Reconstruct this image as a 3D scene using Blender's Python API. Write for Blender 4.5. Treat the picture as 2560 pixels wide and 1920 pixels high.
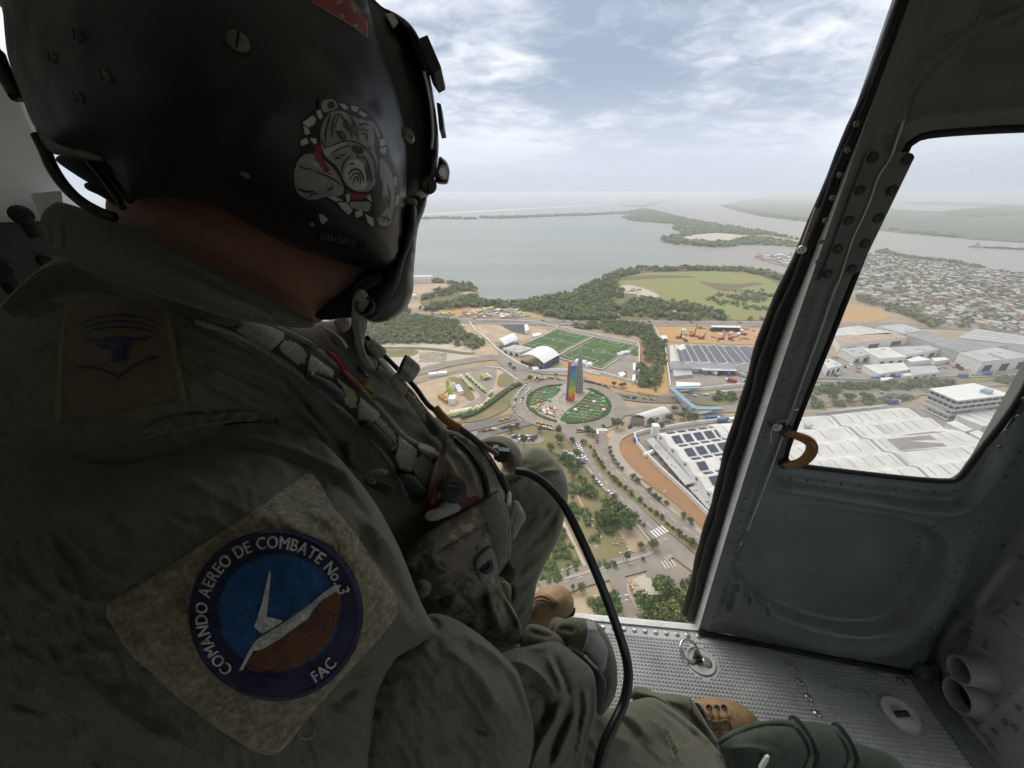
import bpy,bmesh,math,random
import numpy as np
from mathutils import Vector,Matrix
from mathutils.bvhtree import BVHTree
from mathutils.geometry import tessellate_polygon
R=math.radians
rng=random.Random(7)
for o in list(bpy.data.objects):
 bpy.data.objects.remove(o)
SC=bpy.context.scene
COL=SC.collection

# -- camera
ALT = 170.0                       # helicopter height above the water, metres
F = 980.0                         # focal length in pixels of the 2560 px wide photograph
PITCH = math.atan(480.0 / F)      # the horizon lies 480 px above the middle
CP,SP=math.cos(PITCH),math.sin(PITCH)
cam_d=bpy.data.cameras.new('camera')
cam=bpy.data.objects.new('camera',cam_d)
COL.objects.link(cam)
cam.location=(0,0,ALT)
cam.rotation_euler=(math.pi/2-PITCH,0,0)
cam_d.sensor_width=36.0
cam_d.lens=F/2560*36.0
cam_d.clip_start=.01
cam_d.clip_end=120000.0
SC.camera=cam

# -- sky, sun, exposure
SUN_EL, SUN_AZ = R(58), R(-25)    # azimuth clockwise from +Y
w=bpy.data.worlds.new('World')
SC.world=w
w.use_nodes=True
nt=w.node_tree
nt.nodes.clear()
def wn(t,**k):
 n=nt.nodes.new(t)
 for a,b in k.items():
  setattr(n,a,b)
 return n
def wmath(op,a,b=None,clamp=False):
 n=wn('ShaderNodeMath',operation=op)
 n.use_clamp=clamp
 for i,v in enumerate((a,b)):
  if v is None:
   continue
  if isinstance(v,(int,float)):
   n.inputs[i].default_value=v
  else:
   nt.links.new(v,n.inputs[i])
 return n.outputs[0]
def wmix(fac,a,b):
 n=wn('ShaderNodeMix',data_type='RGBA')
 for i,v in ((0,fac),(6,a),(7,b)):
  if isinstance(v,(int,float)):
   n.inputs[i].default_value=v
  elif isinstance(v,tuple):
   n.inputs[i].default_value=(*v,1)
  else:
   nt.links.new(v,n.inputs[i])
 return n.outputs[2]
def wramp(fac,stops):
 n=wn('ShaderNodeMapRange',interpolation_type='SMOOTHSTEP')
 nt.links.new(fac,n.inputs[0])
 n.inputs[1].default_value,n.inputs[2].default_value=stops
 return n.outputs[0]
sky=wn('ShaderNodeTexSky',sky_type='NISHITA')
sky.sun_disc=False
sky.sun_elevation=SUN_EL
sky.sun_rotation=SUN_AZ
sky.altitude=170
tc=wn('ShaderNodeTexCoord')
sep=wn('ShaderNodeSeparateXYZ')
nt.links.new(tc.outputs['Generated'],sep.inputs[0])
zc=wmath('ADD',wmath('MAXIMUM',sep.outputs[2],.0),.17)
cmb=wn('ShaderNodeCombineXYZ')
nt.links.new(wmath('DIVIDE',sep.outputs[0],zc),cmb.inputs[0])
nt.links.new(wmath('DIVIDE',sep.outputs[1],zc),cmb.inputs[1])
def wnoise(scale,detail,rough,dist,off):
 mp=wn('ShaderNodeMapping')
 mp.inputs['Location'].default_value=off
 mp.inputs['Scale'].default_value=(scale,scale*1.25,1)
 nt.links.new(cmb.outputs[0],mp.inputs[0])
 n=wn('ShaderNodeTexNoise')
 n.inputs['Scale'].default_value=1.0
 n.inputs['Detail'].default_value=detail
 n.inputs['Roughness'].default_value=rough
 n.inputs['Distortion'].default_value=dist
 nt.links.new(mp.outputs[0],n.inputs['Vector'])
 return n.outputs['Fac']
n_big=wnoise(.6,6,.5,.5,(3.1,1.7,0))
n_mid=wnoise(1.8,7,.55,.35,(8.2,4.1,2))
n_sm=wnoise(5.2,6,.6,.6,(2.2,7.7,1))
n_thin=wnoise(1.3,5,.5,.2,(1.4,9.3,5))
bright=wmath('ADD',wmath('ADD',wmath('MULTIPLY',n_big,.45),wmath('MULTIPLY',n_mid,.33)),wmath('MULTIPLY',n_sm,.22))
def toward(px,py,lo,hi):
 u,v=(px-1280)/F,(960-py)/F
 d=Vector((u,CP+v*SP,-SP+v*CP)).normalized()
 n=wn('ShaderNodeVectorMath',operation='DOT_PRODUCT')
 nt.links.new(tc.outputs['Generated'],n.inputs[0])
 n.inputs[1].default_value=d
 return wramp(n.outputs['Value'],(lo,hi))
dark=wmath('MULTIPLY',toward(1690,235,.935,.998),.12)
dark2=wmath('MULTIPLY',toward(1330,150,.95,.998),.05)
lite=wmath('MULTIPLY',toward(2080,130,.965,.998),.06)
lite2=wmath('MULTIPLY',toward(1260,330,.97,.999),.05)
bright=wmath('SUBTRACT',wmath('ADD',wmath('ADD',bright,lite),lite2),wmath('ADD',dark,dark2))
cloud=wmix(wramp(bright,(.365,.59)),(2.5,3.0,3.9),(6.6,6.8,7.15))
cover=wramp(n_thin,(.12,.40))
high=wmix(cover,wmix(.55,sky.outputs[0],(4.7,5.25,6.1)),cloud)
hz=wramp(sep.outputs[2],(.0,.24))
pale=wmix(wramp(sep.outputs[2],(.0,.09)),(4.1,4.42,5.0),(4.7,5.05,5.7))
col=wmix(hz,pale,high)
col=wmix(wramp(sep.outputs[2],(-.02,.0)),(3.9,4.2,4.75),col)
bg=wn('ShaderNodeBackground')
bg.inputs['Strength'].default_value=.1
nt.links.new(col,bg.inputs['Color'])
out=wn('ShaderNodeOutputWorld')
nt.links.new(bg.outputs[0],out.inputs['Surface'])
w.cycles.sampling_method='MANUAL'
w.cycles.sample_map_resolution=512

sun_d=bpy.data.lights.new('sun','SUN')
sun_d.energy=1.5
sun_d.angle=R(40)
sun_d.color=(1.0,.92,.80)
sun=bpy.data.objects.new('sun',sun_d)
COL.objects.link(sun)
sd_=Vector((math.sin(SUN_AZ)*math.cos(SUN_EL),math.cos(SUN_AZ)*math.cos(SUN_EL),math.sin(SUN_EL)))
sun.rotation_euler=sd_.to_track_quat('Z','Y').to_euler()

SC.view_settings.view_transform='Standard'
SC.view_settings.look='None'
SC.view_settings.gamma=1.0
SC.view_settings.exposure=.72
SC.view_settings.use_curve_mapping=False
SC.cycles.use_denoising=True
SC.cycles.max_bounces=8
SC.cycles.diffuse_bounces=4
SC.cycles.transparent_max_bounces=12
SC.cycles.volume_bounces=2
SC.cycles.caustics_reflective=False
SC.cycles.caustics_refractive=False

# -- helpers: where things stand
def ray(px,py):
 """direction (depth 1 along the lens axis) through a spot of the photograph"""
 u,v=(px-1280)/F,(960-py)/F
 return Vector((u,CP+v*SP,-SP+v*CP))
CAM=Vector((0,0,ALT))
def P(px,py,d):
 return CAM+ray(px,py)*d
def G(px,py,z=.0):
 r=ray(px,py)
 t=(z-ALT)/r.z
 return Vector((r.x*t,r.y*t,z))
CROP={'A':(1000,400,2.212),'B':(1000,650,4.148),'C':(1400,650,3.95),'D':(1250,1000,2.765),
  'E':(2000,480,3.95),'F':(1960,800,3.687),'L':(0,0,.8641),'H':(680,0,4.148),
  'I':(720,220,3.95),'J':(80,700,2.765),'K':(500,760,3.318),'M':(1000,1080,3.19),
  'N':(700,1100,2.552),'O':(1150,1400,2.765),'Q':(1700,1650,2.572),'S':(0,960,1.728),
  'T':(1280,960,1.728),'U':(2200,900,1.658),'V':(0,50,2.074),'W':(1900,300,2.765),
  'X':(0,0,1.728),'Y':(800,780,2.513),'Z':(650,180,2.592),'P':(0,0,1.0)}
def cx(k,pts):
 x0,y0,s=CROP[k]
 return [(x0+x/s,y0+y/s) for x,y in pts]
def c1(k,x,y):
 x0,y0,s=CROP[k]
 return (x0+x/s,y0+y/s)
def gp(k,pts,z=.0):
 return [G(x,y,z) for x,y in cx(k,pts)]

# -- helpers: materials
MATS={}
def mat(name,col,rough=.8,var=.25,scale=1.0,bump=.0,bscale=None,metal=.0,col2=None,spec=.4,
  island=.0,coords='Object',detail=5,coat=.0,bdist=.01,sheen=.0,fine=.0,rvar=.0,chips=None):
 """procedural paint/cloth/soil: base colour broken up by two noises, optional relief"""
 if name in MATS:
  return MATS[name]
 m=bpy.data.materials.new(name)
 m.use_nodes=True
 t=m.node_tree
 b=t.nodes['Principled BSDF']
 b.inputs['Roughness'].default_value=rough
 b.inputs['Metallic'].default_value=metal
 b.inputs['Specular IOR Level'].default_value=spec
 b.inputs['Coat Weight'].default_value=coat
 b.inputs['Sheen Weight'].default_value=sheen
 tcn=t.nodes.new('ShaderNodeTexCoord')
 co=tcn.outputs[coords]
 nz=t.nodes.new('ShaderNodeTexNoise')
 nz.inputs['Scale'].default_value=scale
 nz.inputs['Detail'].default_value=detail
 nz.inputs['Roughness'].default_value=.6
 t.links.new(co,nz.inputs['Vector'])
 mr=t.nodes.new('ShaderNodeMapRange')
 mr.inputs[1].default_value,mr.inputs[2].default_value=.3,.7
 t.links.new(nz.outputs['Fac'],mr.inputs[0])
 fac=mr.outputs[0]
 if island:
  geo=t.nodes.new('ShaderNodeNewGeometry')
  mx=t.nodes.new('ShaderNodeMix')
  mx.inputs[0].default_value=island
  t.links.new(fac,mx.inputs[2])
  t.links.new(geo.outputs['Random Per Island'],mx.inputs[3])
  fac=mx.outputs[0]
 c2=col2 if col2 else tuple(c*(1-var) for c in col)
 ca=col if col2 else tuple(min(1,c*(1+var)) for c in col)
 mix=t.nodes.new('ShaderNodeMix')
 mix.data_type='RGBA'
 t.links.new(fac,mix.inputs[0])
 mix.inputs[6].default_value=(*c2,1)
 mix.inputs[7].default_value=(*ca,1)
 if fine:
  n3=t.nodes.new('ShaderNodeTexNoise')
  n3.inputs['Scale'].default_value=(bscale or 500)*.8
  n3.inputs['Detail'].default_value=2
  t.links.new(co,n3.inputs['Vector'])
  m3=t.nodes.new('ShaderNodeMapRange')
  m3.inputs[1].default_value,m3.inputs[2].default_value=.3,.7
  m3.inputs[3].default_value,m3.inputs[4].default_value=1-fine,1+fine
  t.links.new(n3.outputs['Fac'],m3.inputs[0])
  vm=t.nodes.new('ShaderNodeVectorMath')
  vm.operation='SCALE'
  t.links.new(mix.outputs[2],vm.inputs[0])
  t.links.new(m3.outputs[0],vm.inputs['Scale'])
  t.links.new(vm.outputs[0],b.inputs['Base Color'])
 else:
  t.links.new(mix.outputs[2],b.inputs['Base Color'])
 if chips:
  n5=t.nodes.new('ShaderNodeTexNoise')
  n5.inputs['Scale'].default_value,n5.inputs['Detail'].default_value=chips[0],8
  n5.inputs['Roughness'].default_value=.7
  t.links.new(co,n5.inputs['Vector'])
  m5=t.nodes.new('ShaderNodeMapRange')
  m5.inputs[1].default_value,m5.inputs[2].default_value=chips[1],chips[1]+.03
  t.links.new(n5.outputs['Fac'],m5.inputs[0])
  x5=t.nodes.new('ShaderNodeMix')
  x5.data_type='RGBA'
  t.links.new(m5.outputs[0],x5.inputs[0])
  t.links.new(b.inputs['Base Color'].links[0].from_socket,x5.inputs[6])
  x5.inputs[7].default_value=(*chips[2],1)
  t.links.new(x5.outputs[2],b.inputs['Base Color'])
 if rvar:
  m4=t.nodes.new('ShaderNodeMapRange')
  m4.inputs[3].default_value,m4.inputs[4].default_value=rough-rvar,rough+rvar
  t.links.new(mr.outputs[0],m4.inputs[0])
  t.links.new(m4.outputs[0],b.inputs['Roughness'])
 if bump:
  n2=t.nodes.new('ShaderNodeTexNoise')
  n2.inputs['Scale'].default_value=bscale or scale*6
  n2.inputs['Detail'].default_value=4
  t.links.new(co,n2.inputs['Vector'])
  bp=t.nodes.new('ShaderNodeBump')
  bp.inputs['Strength'].default_value=bump
  bp.inputs['Distance'].default_value=bdist
  t.links.new(n2.outputs['Fac'],bp.inputs['Height'])
  t.links.new(bp.outputs[0],b.inputs['Normal'])
 MATS[name]=m
 return m

# -- helpers: objects
def mesh_obj(name,verts,faces,m=None,parent=None,smooth=False,mats=None,midx=None):
 me=bpy.data.meshes.new(name)
 me.from_pydata([tuple(v) for v in verts] if not isinstance(verts,np.ndarray) else verts.tolist(),[],faces)
 if mats:
  for q in mats:
   me.materials.append(q)
  if midx is not None:
   me.polygons.foreach_set('material_index',np.asarray(midx,dtype=np.int32))
 elif m:
  me.materials.append(m)
 if smooth:
  me.polygons.foreach_set('use_smooth',np.ones(len(me.polygons),dtype=bool))
 me.update()
 o=bpy.data.objects.new(name,me)
 COL.objects.link(o)
 if parent:
  o.parent=parent
  o.matrix_parent_inverse=Matrix.Translation(-Vector(parent.location))
 return o
def tag(o,label=None,cat=None,group=None,kind=None):
 if label:o['label']=label
 if cat:o['category']=cat
 if group:o['group']=group
 if kind:o['kind']=kind
 return o
def empty(name,label,cat,group=None,loc=(0,0,0)):
 o=bpy.data.objects.new(name,None)
 COL.objects.link(o)
 o.empty_display_size=.1
 o.location=loc
 return tag(o,label,cat,group)

class MB:
 """collects boxes, tubes, prisms ... of one part; build() links them as one mesh object"""
 def __init__(s):
  s.v,s.f,s.mi=[],[],[]
 def add(s,verts,faces,mi=0):
  n=len(s.v)
  s.v+=[Vector(q) for q in verts]
  s.f+=[tuple(i+n for i in f) for f in faces]
  s.mi+=[mi]*len(faces)
  return s
 def hexa(s,b,t,mi=0):
  return s.add(list(b)+list(t),[(3,2,1,0),(4,5,6,7),(0,1,5,4),(1,2,6,5),(2,3,7,6),(3,0,4,7)],mi)
 def box(s,c,size,rz=.0,mi=0,M=None):
  c=Vector(c);hx,hy,hz=size[0]/2,size[1]/2,size[2]/2
  m=M if M is not None else Matrix.Rotation(rz,3,'Z')
  q=[c+m @ Vector((x*hx,y*hy,z*hz)) for z in (-1,1) for x,y in ((-1,-1),(1,-1),(1,1),(-1,1))]
  return s.hexa(q[:4],q[4:],mi)
 def prism(s,base,up,mi=0):
  """extrude a planar polygon by vector up (or to a list of points)"""
  n=len(base)
  base=[Vector(b) for b in base]
  top=[b+Vector(up) for b in base] if not isinstance(up,list) else up
  nrm=Vector((0,0,0))
  for i in range(n):
   nrm+=base[i].cross(base[(i+1) % n])
  fs=[(i,(i+1) % n,n+(i+1) % n,n+i) for i in range(n)]
  tr=tessellate_polygon([base])
  fs+=[tuple(n+i for i in f) for f in tr]
  fs+=[tuple(reversed(f)) for f in tr]
  return s.add(base+list(top),fs,mi)
 def tube(s,pts,r,n=8,mi=0,caps=True,closed=False):
  pts=[Vector(p) for p in pts]
  rs=r if isinstance(r,(list,tuple)) else [r]*len(pts)
  base=len(s.v)
  prev=None
  N=len(pts)
  for i,p in enumerate(pts):
   if closed:
    d=pts[(i+1) % N]-pts[i-1]
   else:
    d=pts[min(i+1,N-1)]-pts[max(i-1,0)]
   d=d.normalized() if d.length>1e-9 else Vector((0,0,1))
   if prev is None:
    a=d.orthogonal().normalized()
   else:
    a=prev-d*prev.dot(d)
    a=a.normalized() if a.length>1e-6 else d.orthogonal().normalized()
   prev=a
   b=d.cross(a)
   for k in range(n):
    t=2*math.pi*k/n
    s.v.append(p+(a*math.cos(t)+b*math.sin(t))*rs[i])
  fs=[]
  for i in range(N if closed else N-1):
   j=(i+1) % N
   for k in range(n):
    k2=(k+1) % n
    fs.append((base+i*n+k,base+i*n+k2,base+j*n+k2,base+j*n+k))
  if caps and not closed:
   fs.append(tuple(base+k for k in reversed(range(n))))
   fs.append(tuple(base+(N-1)*n+k for k in range(n)))
  s.f+=fs
  s.mi+=[mi]*len(fs)
  return s
 def disc(s,c,nrm,r,h,n=10,mi=0,dome=.0):
  """short cylinder / domed head sitting on a surface point c with normal nrm"""
  c=Vector(c);nrm=Vector(nrm).normalized()
  a=nrm.orthogonal().normalized();b=nrm.cross(a)
  rings=[(r,0),(r,h*(1-dome)),(r*.6,h)] if dome else [(r,0),(r,h)]
  base=len(s.v)
  for rr,hh in rings:
   for k in range(n):
    t=2*math.pi*k/n
    s.v.append(c+nrm*hh+(a*math.cos(t)+b*math.sin(t))*rr)
  fs=[]
  for i in range(len(rings)-1):
   for k in range(n):
    k2=(k+1) % n
    fs.append((base+i*n+k,base+i*n+k2,base+(i+1)*n+k2,base+(i+1)*n+k))
  fs.append(tuple(base+(len(rings)-1)*n+k for k in range(n)))
  s.f+=fs;s.mi+=[mi]*len(fs)
  return s
 def build(s,name,m=None,parent=None,smooth=False,mats=None):
  return mesh_obj(name,s.v,s.f,m,parent,smooth,mats,s.mi if mats else None)

def copy_thing(o,loc=None,rz=None):
 """a thing with copies of its parts and sub-parts (mesh data shared)"""
 c=o.copy();COL.objects.link(c)
 if loc is not None:c.location=loc
 if rz is not None:c.rotation_euler=(0,0,rz)
 for ch in KIDS.get(o.name,[]):
  k=ch.copy();COL.objects.link(k);k.parent=c
  for g in KIDS.get(ch.name,[]):
   q=g.copy();COL.objects.link(q);q.parent=k
 return c
KIDS={}
def kid(o,parent):
 KIDS.setdefault(parent.name,[]).append(o)
 o.parent=parent
 return o

def chaikin(pts,it=2,closed=True):
 pts=[tuple(map(float,p)) for p in pts]
 for _ in range(it):
  q=[]
  n=len(pts)
  rng_=range(n) if closed else range(n-1)
  if not closed:q.append(pts[0])
  for i in rng_:
   a,b=pts[i],pts[(i+1) % n]
   q.append(tuple(.75*s+.25*t for s,t in zip(a,b)))
   q.append(tuple(.25*s+.75*t for s,t in zip(a,b)))
  if not closed:q.append(pts[-1])
  pts=q
 return pts
def resample(pts,step):
 pts=[Vector(p) for p in pts]
 out_,acc=[pts[0].copy()],.0
 for a,b in zip(pts[:-1],pts[1:]):
  L=(b-a).length
  if L<1e-9:continue
  t=step-acc
  while t<=L:
   out_.append(a.lerp(b,t/L));t+=step
  acc=(acc+L) % step
 return out_
def in_poly(x,y,poly):
 """vectorised point-in-polygon"""
 x=np.asarray(x);y=np.asarray(y)
 ins=np.zeros(x.shape,bool)
 n=len(poly)
 for i in range(n):
  x1,y1=poly[i][0],poly[i][1]
  x2,y2=poly[i-1][0],poly[i-1][1]
  if y1==y2:continue
  c=((y1>y) !=(y2>y))&(x<(x2-x1)*(y-y1)/(y2-y1)+x1)
  ins ^=c
 return ins
def seg_dist(X,Y,pts,closed=False):
 """distance to a polyline and nearest points"""
 best=np.full(X.shape,1e18);bx=np.zeros(X.shape);by=np.zeros(X.shape)
 n=len(pts)
 for i in range(n if closed else n-1):
  x1,y1=pts[i][0],pts[i][1];x2,y2=pts[(i+1) % n][0],pts[(i+1) % n][1]
  dx,dy=x2-x1,y2-y1
  L=dx*dx+dy*dy
  if L<1e-12:continue
  t=np.clip(((X-x1)*dx+(Y-y1)*dy)/L,0,1)
  qx,qy=x1+t*dx,y1+t*dy
  d=(X-qx)**2+(Y-qy)**2
  m=d<best
  best=np.where(m,d,best);bx=np.where(m,qx,bx);by=np.where(m,qy,by)
 return np.sqrt(best),bx,by
LAYER=[0]
def sheet(name,pts,z,m,kind='structure',parent=None,label=None):
 """flat ground polygon (world xy) at height z"""
 z += .002 * LAYER[0]; LAYER[0] += 1      # every sheet a little above the one before
 pts=[Vector((p[0],p[1],z)) for p in pts]
 tr=tessellate_polygon([pts])
 fs=[]
 for f in tr:
  a,b,c=(pts[i] for i in f)
  fs.append(tuple(f) if (b-a).cross(c-a).z>0 else tuple(reversed(f)))
 o=mesh_obj(name,pts,fs,m,parent)
 if kind:o['kind']=kind
 if label:o['label']=label
 return o
def ribbon_pts(line,width,smooth=2):
 pts=[Vector((p[0],p[1],0)) for p in (chaikin([(q[0],q[1]) for q in line],smooth,False) if smooth else line)]
 L,Rr=[],[]
 for i,p in enumerate(pts):
  d=(pts[min(i+1,len(pts)-1)]-pts[max(i-1,0)]).normalized()
  nn=Vector((-d.y,d.x,0))*width/2
  L.append(p+nn);Rr.append(p-nn)
 return L,Rr
def ribbon(name,line,width,z,m,kind='structure',smooth=2,thick=.0):
 z+=.002*LAYER[0];LAYER[0]+=1
 L,Rr=ribbon_pts(line,width,smooth)
 n=len(L)
 v=[Vector((p.x,p.y,z)) for p in L]+[Vector((p.x,p.y,z)) for p in Rr]
 f=[(n+i,n+i+1,i+1,i) for i in range(n-1)]
 if thick:
  v+=[Vector((p.x,p.y,z-thick)) for p in L]+[Vector((p.x,p.y,z-thick)) for p in Rr]
  f+=[(i,i+1,2*n+i+1,2*n+i) for i in range(n-1)]
  f+=[(3*n+i,3*n+i+1,n+i+1,n+i) for i in range(n-1)]
 o=mesh_obj(name,v,f,m)
 if kind:o['kind']=kind
 return o
ORD=('first second third fourth fifth sixth seventh eighth ninth tenth eleventh twelfth thirteenth fourteenth fifteenth '
 'sixteenth seventeenth eighteenth nineteenth twentieth twenty-first twenty-second twenty-third twenty-fourth twenty-fifth '
 'twenty-sixth twenty-seventh twenty-eighth twenty-ninth thirtieth thirty-first thirty-second thirty-third thirty-fourth '
 'thirty-fifth thirty-sixth thirty-seventh thirty-eighth thirty-ninth fortieth').split()
# ================================================================== THE LAND
def water_mat():
 m=bpy.data.materials.new('water');m.use_nodes=True
 t=m.node_tree;b=t.nodes['Principled BSDF']
 tcn=t.nodes.new('ShaderNodeTexCoord')
 n1=t.nodes.new('ShaderNodeTexNoise');n1.inputs['Scale'].default_value=.0035;n1.inputs['Detail'].default_value=4
 mp=t.nodes.new('ShaderNodeMapping');mp.inputs['Scale'].default_value=(.35,1.6,1)
 t.links.new(tcn.outputs['Object'],mp.inputs[0]);t.links.new(mp.outputs[0],n1.inputs['Vector'])
 mr=t.nodes.new('ShaderNodeMapRange');mr.inputs[1].default_value,mr.inputs[2].default_value=.35,.68
 t.links.new(n1.outputs['Fac'],mr.inputs[0])
 sx=t.nodes.new('ShaderNodeSeparateXYZ');t.links.new(tcn.outputs['Object'],sx.inputs[0])
 rv=t.nodes.new('ShaderNodeMath');rv.operation='MULTIPLY_ADD'
 t.links.new(sx.outputs[1],rv.inputs[0]);rv.inputs[1].default_value=-.20;t.links.new(sx.outputs[0],rv.inputs[2])
 rr=t.nodes.new('ShaderNodeMapRange');rr.inputs[1].default_value,rr.inputs[2].default_value=150,420
 t.links.new(rv.outputs[0],rr.inputs[0])
 mxa=t.nodes.new('ShaderNodeMix');mxa.data_type='RGBA';t.links.new(mr.outputs[0],mxa.inputs[0])
 mxa.inputs[6].default_value=(.205,.23,.20,1);mxa.inputs[7].default_value=(.26,.285,.245,1)
 mxb=t.nodes.new('ShaderNodeMix');mxb.data_type='RGBA';t.links.new(rr.outputs[0],mxb.inputs[0])
 t.links.new(mxa.outputs[2],mxb.inputs[6]);mxb.inputs[7].default_value=(.27,.235,.195,1)
 t.links.new(mxb.outputs[2],b.inputs['Base Color'])
 b.inputs['Roughness'].default_value=.33
 b.inputs['IOR'].default_value=1.33
 n2=t.nodes.new('ShaderNodeTexNoise');n2.inputs['Scale'].default_value=.12;n2.inputs['Detail'].default_value=7
 mp2=t.nodes.new('ShaderNodeMapping');mp2.inputs['Scale'].default_value=(.5,1.5,1);mp2.inputs['Rotation'].default_value=(0,0,.25)
 t.links.new(tcn.outputs['Object'],mp2.inputs[0]);t.links.new(mp2.outputs[0],n2.inputs['Vector'])
 bp=t.nodes.new('ShaderNodeBump');bp.inputs['Strength'].default_value=.55;bp.inputs['Distance'].default_value=1.0
 t.links.new(n2.outputs['Fac'],bp.inputs['Height']);t.links.new(bp.outputs[0],b.inputs['Normal'])
 return m
M_WATER=water_mat()
M_SOIL=mat('soil',(.42,.31,.20),.95,scale=.03,col2=(.27,.22,.14),bump=.4,bscale=.6,detail=9,bdist=.3)
M_SAND=mat('sand',(.50,.40,.28),.95,scale=.06,col2=(.36,.27,.17),bump=.4,bscale=.5,detail=10,bdist=.4)
M_OCHRE=mat('ochre_earth',(.47,.27,.11),.95,scale=.05,col2=(.40,.26,.13),bump=.4,bscale=.7,detail=9,bdist=.3)
M_RED=mat('red_earth',(.34,.18,.085),.95,scale=.045,col2=(.26,.155,.08),bump=.5,bscale=.5,detail=10,bdist=.3)
M_PALE=mat('pale_gravel',(.52,.46,.38),.95,scale=.05,col2=(.40,.35,.27),bump=.4,bscale=.7,detail=9,bdist=.3)
M_GRASS=mat('grass',(.125,.145,.05),.95,scale=.04,col2=(.27,.20,.11),bump=.5,bscale=.8,detail=10,bdist=.5)
M_MEADOW=mat('meadow',(.20,.245,.07),.95,scale=.012,col2=(.24,.20,.085),bump=.4,bscale=.3,detail=10,bdist=.6)
M_SCRUB=mat('scrub_ground',(.12,.135,.055),.95,scale=.05,col2=(.20,.15,.08),bump=.5,bscale=.6,detail=9,bdist=.6)
M_BURNT=mat('burnt_grass',(.17,.105,.07),.95,scale=.03,col2=(.13,.12,.06),detail=9)
M_DELTA=mat('delta_scrub',(.075,.10,.05),.95,scale=.004,col2=(.12,.145,.065),detail=10)
M_ASPH=mat('asphalt',(.30,.26,.215),.9,scale=.07,col2=(.205,.18,.15),bump=.15,bscale=2.0,detail=10,bdist=.05)
M_ASPHD=mat('dark_asphalt',(.19,.175,.155),.9,scale=.12,col2=(.14,.13,.115),detail=10)
M_YARD=mat('concrete_yard',(.32,.285,.24),.9,scale=.08,col2=(.22,.195,.165),detail=10)
M_WALK=mat('pavement_concrete',(.40,.35,.285),.9,scale=.3,col2=(.31,.27,.22),detail=9)
M_PAINT=mat('road_paint',(.75,.74,.70),.8,var=.15,scale=.8)
M_TURF=mat('sports_turf',(.062,.115,.03),.95,var=.25,scale=.06,detail=9)
M_TARP=mat('black_liner',(.035,.037,.042),.45,var=.3,scale=.05)
M_WHITE=mat('white_paint',(.72,.72,.71),.6,var=.06,scale=.3)
M_WALLW=mat('white_wall',(.70,.69,.66),.8,var=.12,scale=.4,detail=8)
M_ROOFW=mat('white_metal_roof',(.61,.585,.54),.55,var=.17,scale=.07,detail=10)
M_ROOFG=mat('grey_metal_roof',(.42,.42,.41),.6,var=.14,scale=.05,detail=10)
M_ROOFD=mat('dull_grey_roof',(.27,.27,.265),.7,var=.18,scale=.05,detail=10)
M_ROOFT=mat('tan_roof',(.42,.31,.225),.8,var=.16,scale=.06,detail=10)
M_ROOFB=mat('weathered_brown_roof',(.27,.235,.205),.75,var=.15,scale=.1,detail=9)
M_CONC=mat('concrete_wall',(.45,.44,.42),.85,var=.15,scale=.25,detail=9)
M_NAVY=mat('navy_wall',(.045,.07,.13),.6,var=.25,scale=.2)
M_BLUE=mat('blue_steel',(.06,.15,.36),.5,var=.2,scale=.3)
M_LBLUE=mat('pale_blue_cladding',(.26,.35,.41),.5,var=.12,scale=.3)
M_DARK=mat('dark_opening',(.03,.03,.032),.8,var=.3,scale=.3)
M_ORANGE=mat('orange_machine_paint',(.42,.10,.03),.6,var=.2,scale=.6)
M_RUST=mat('rusty_tile_roof',(.32,.17,.11),.9,var=.25,scale=.3)
M_PANEL=mat('solar_cells',(.030,.040,.068),.28,var=.2,scale=.4,spec=.6)
M_STEEL=mat('galvanised_steel',(.50,.50,.50),.45,var=.1,scale=1.0,metal=.4)
M_BARK=mat('tree_bark',(.13,.095,.065),.95,var=.3,scale=2.0)
M_LEAF=mat('leaves',(.135,.185,.055),.75,scale=.25,col2=(.065,.105,.028),island=.65,spec=.25)
M_LEAFY=mat('yellow_green_leaves',(.23,.235,.065),.75,scale=.25,col2=(.11,.14,.038),island=.65,spec=.25)
M_WOOD=mat('woodland_crowns',(.19,.215,.085),.85,scale=.02,col2=(.055,.078,.030),island=.6,spec=.15)
M_WOODL=mat('pale_woodland_crowns',(.20,.215,.10),.85,scale=.02,col2=(.080,.105,.045),island=.6,spec=.15)
M_HEDGE=mat('hedge_leaves',(.05,.085,.022),.85,scale=.5,col2=(.028,.05,.014),bump=.6,bscale=2.5,bdist=.4)

# ---- water to the horizon
nseg=96
wv=[(0,0,-1.0)];wf=[]
radii=[300,1200,4000,12000,30000,48000]
for r_ in radii:
 wv+=[(r_*math.cos(2*math.pi*k/nseg),r_*math.sin(2*math.pi*k/nseg),-1.0) for k in range(nseg)]
for k in range(nseg):
 wf.append((0,1+k,1+(k+1) % nseg))
for i in range(len(radii)-1):
 for k in range(nseg):
  a,b_=1+i*nseg+k,1+i*nseg+(k+1) % nseg
  wf.append((a,a+nseg,b_+nseg,b_))
tag(mesh_obj('water',wv,wf,M_WATER),kind='structure')

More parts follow.
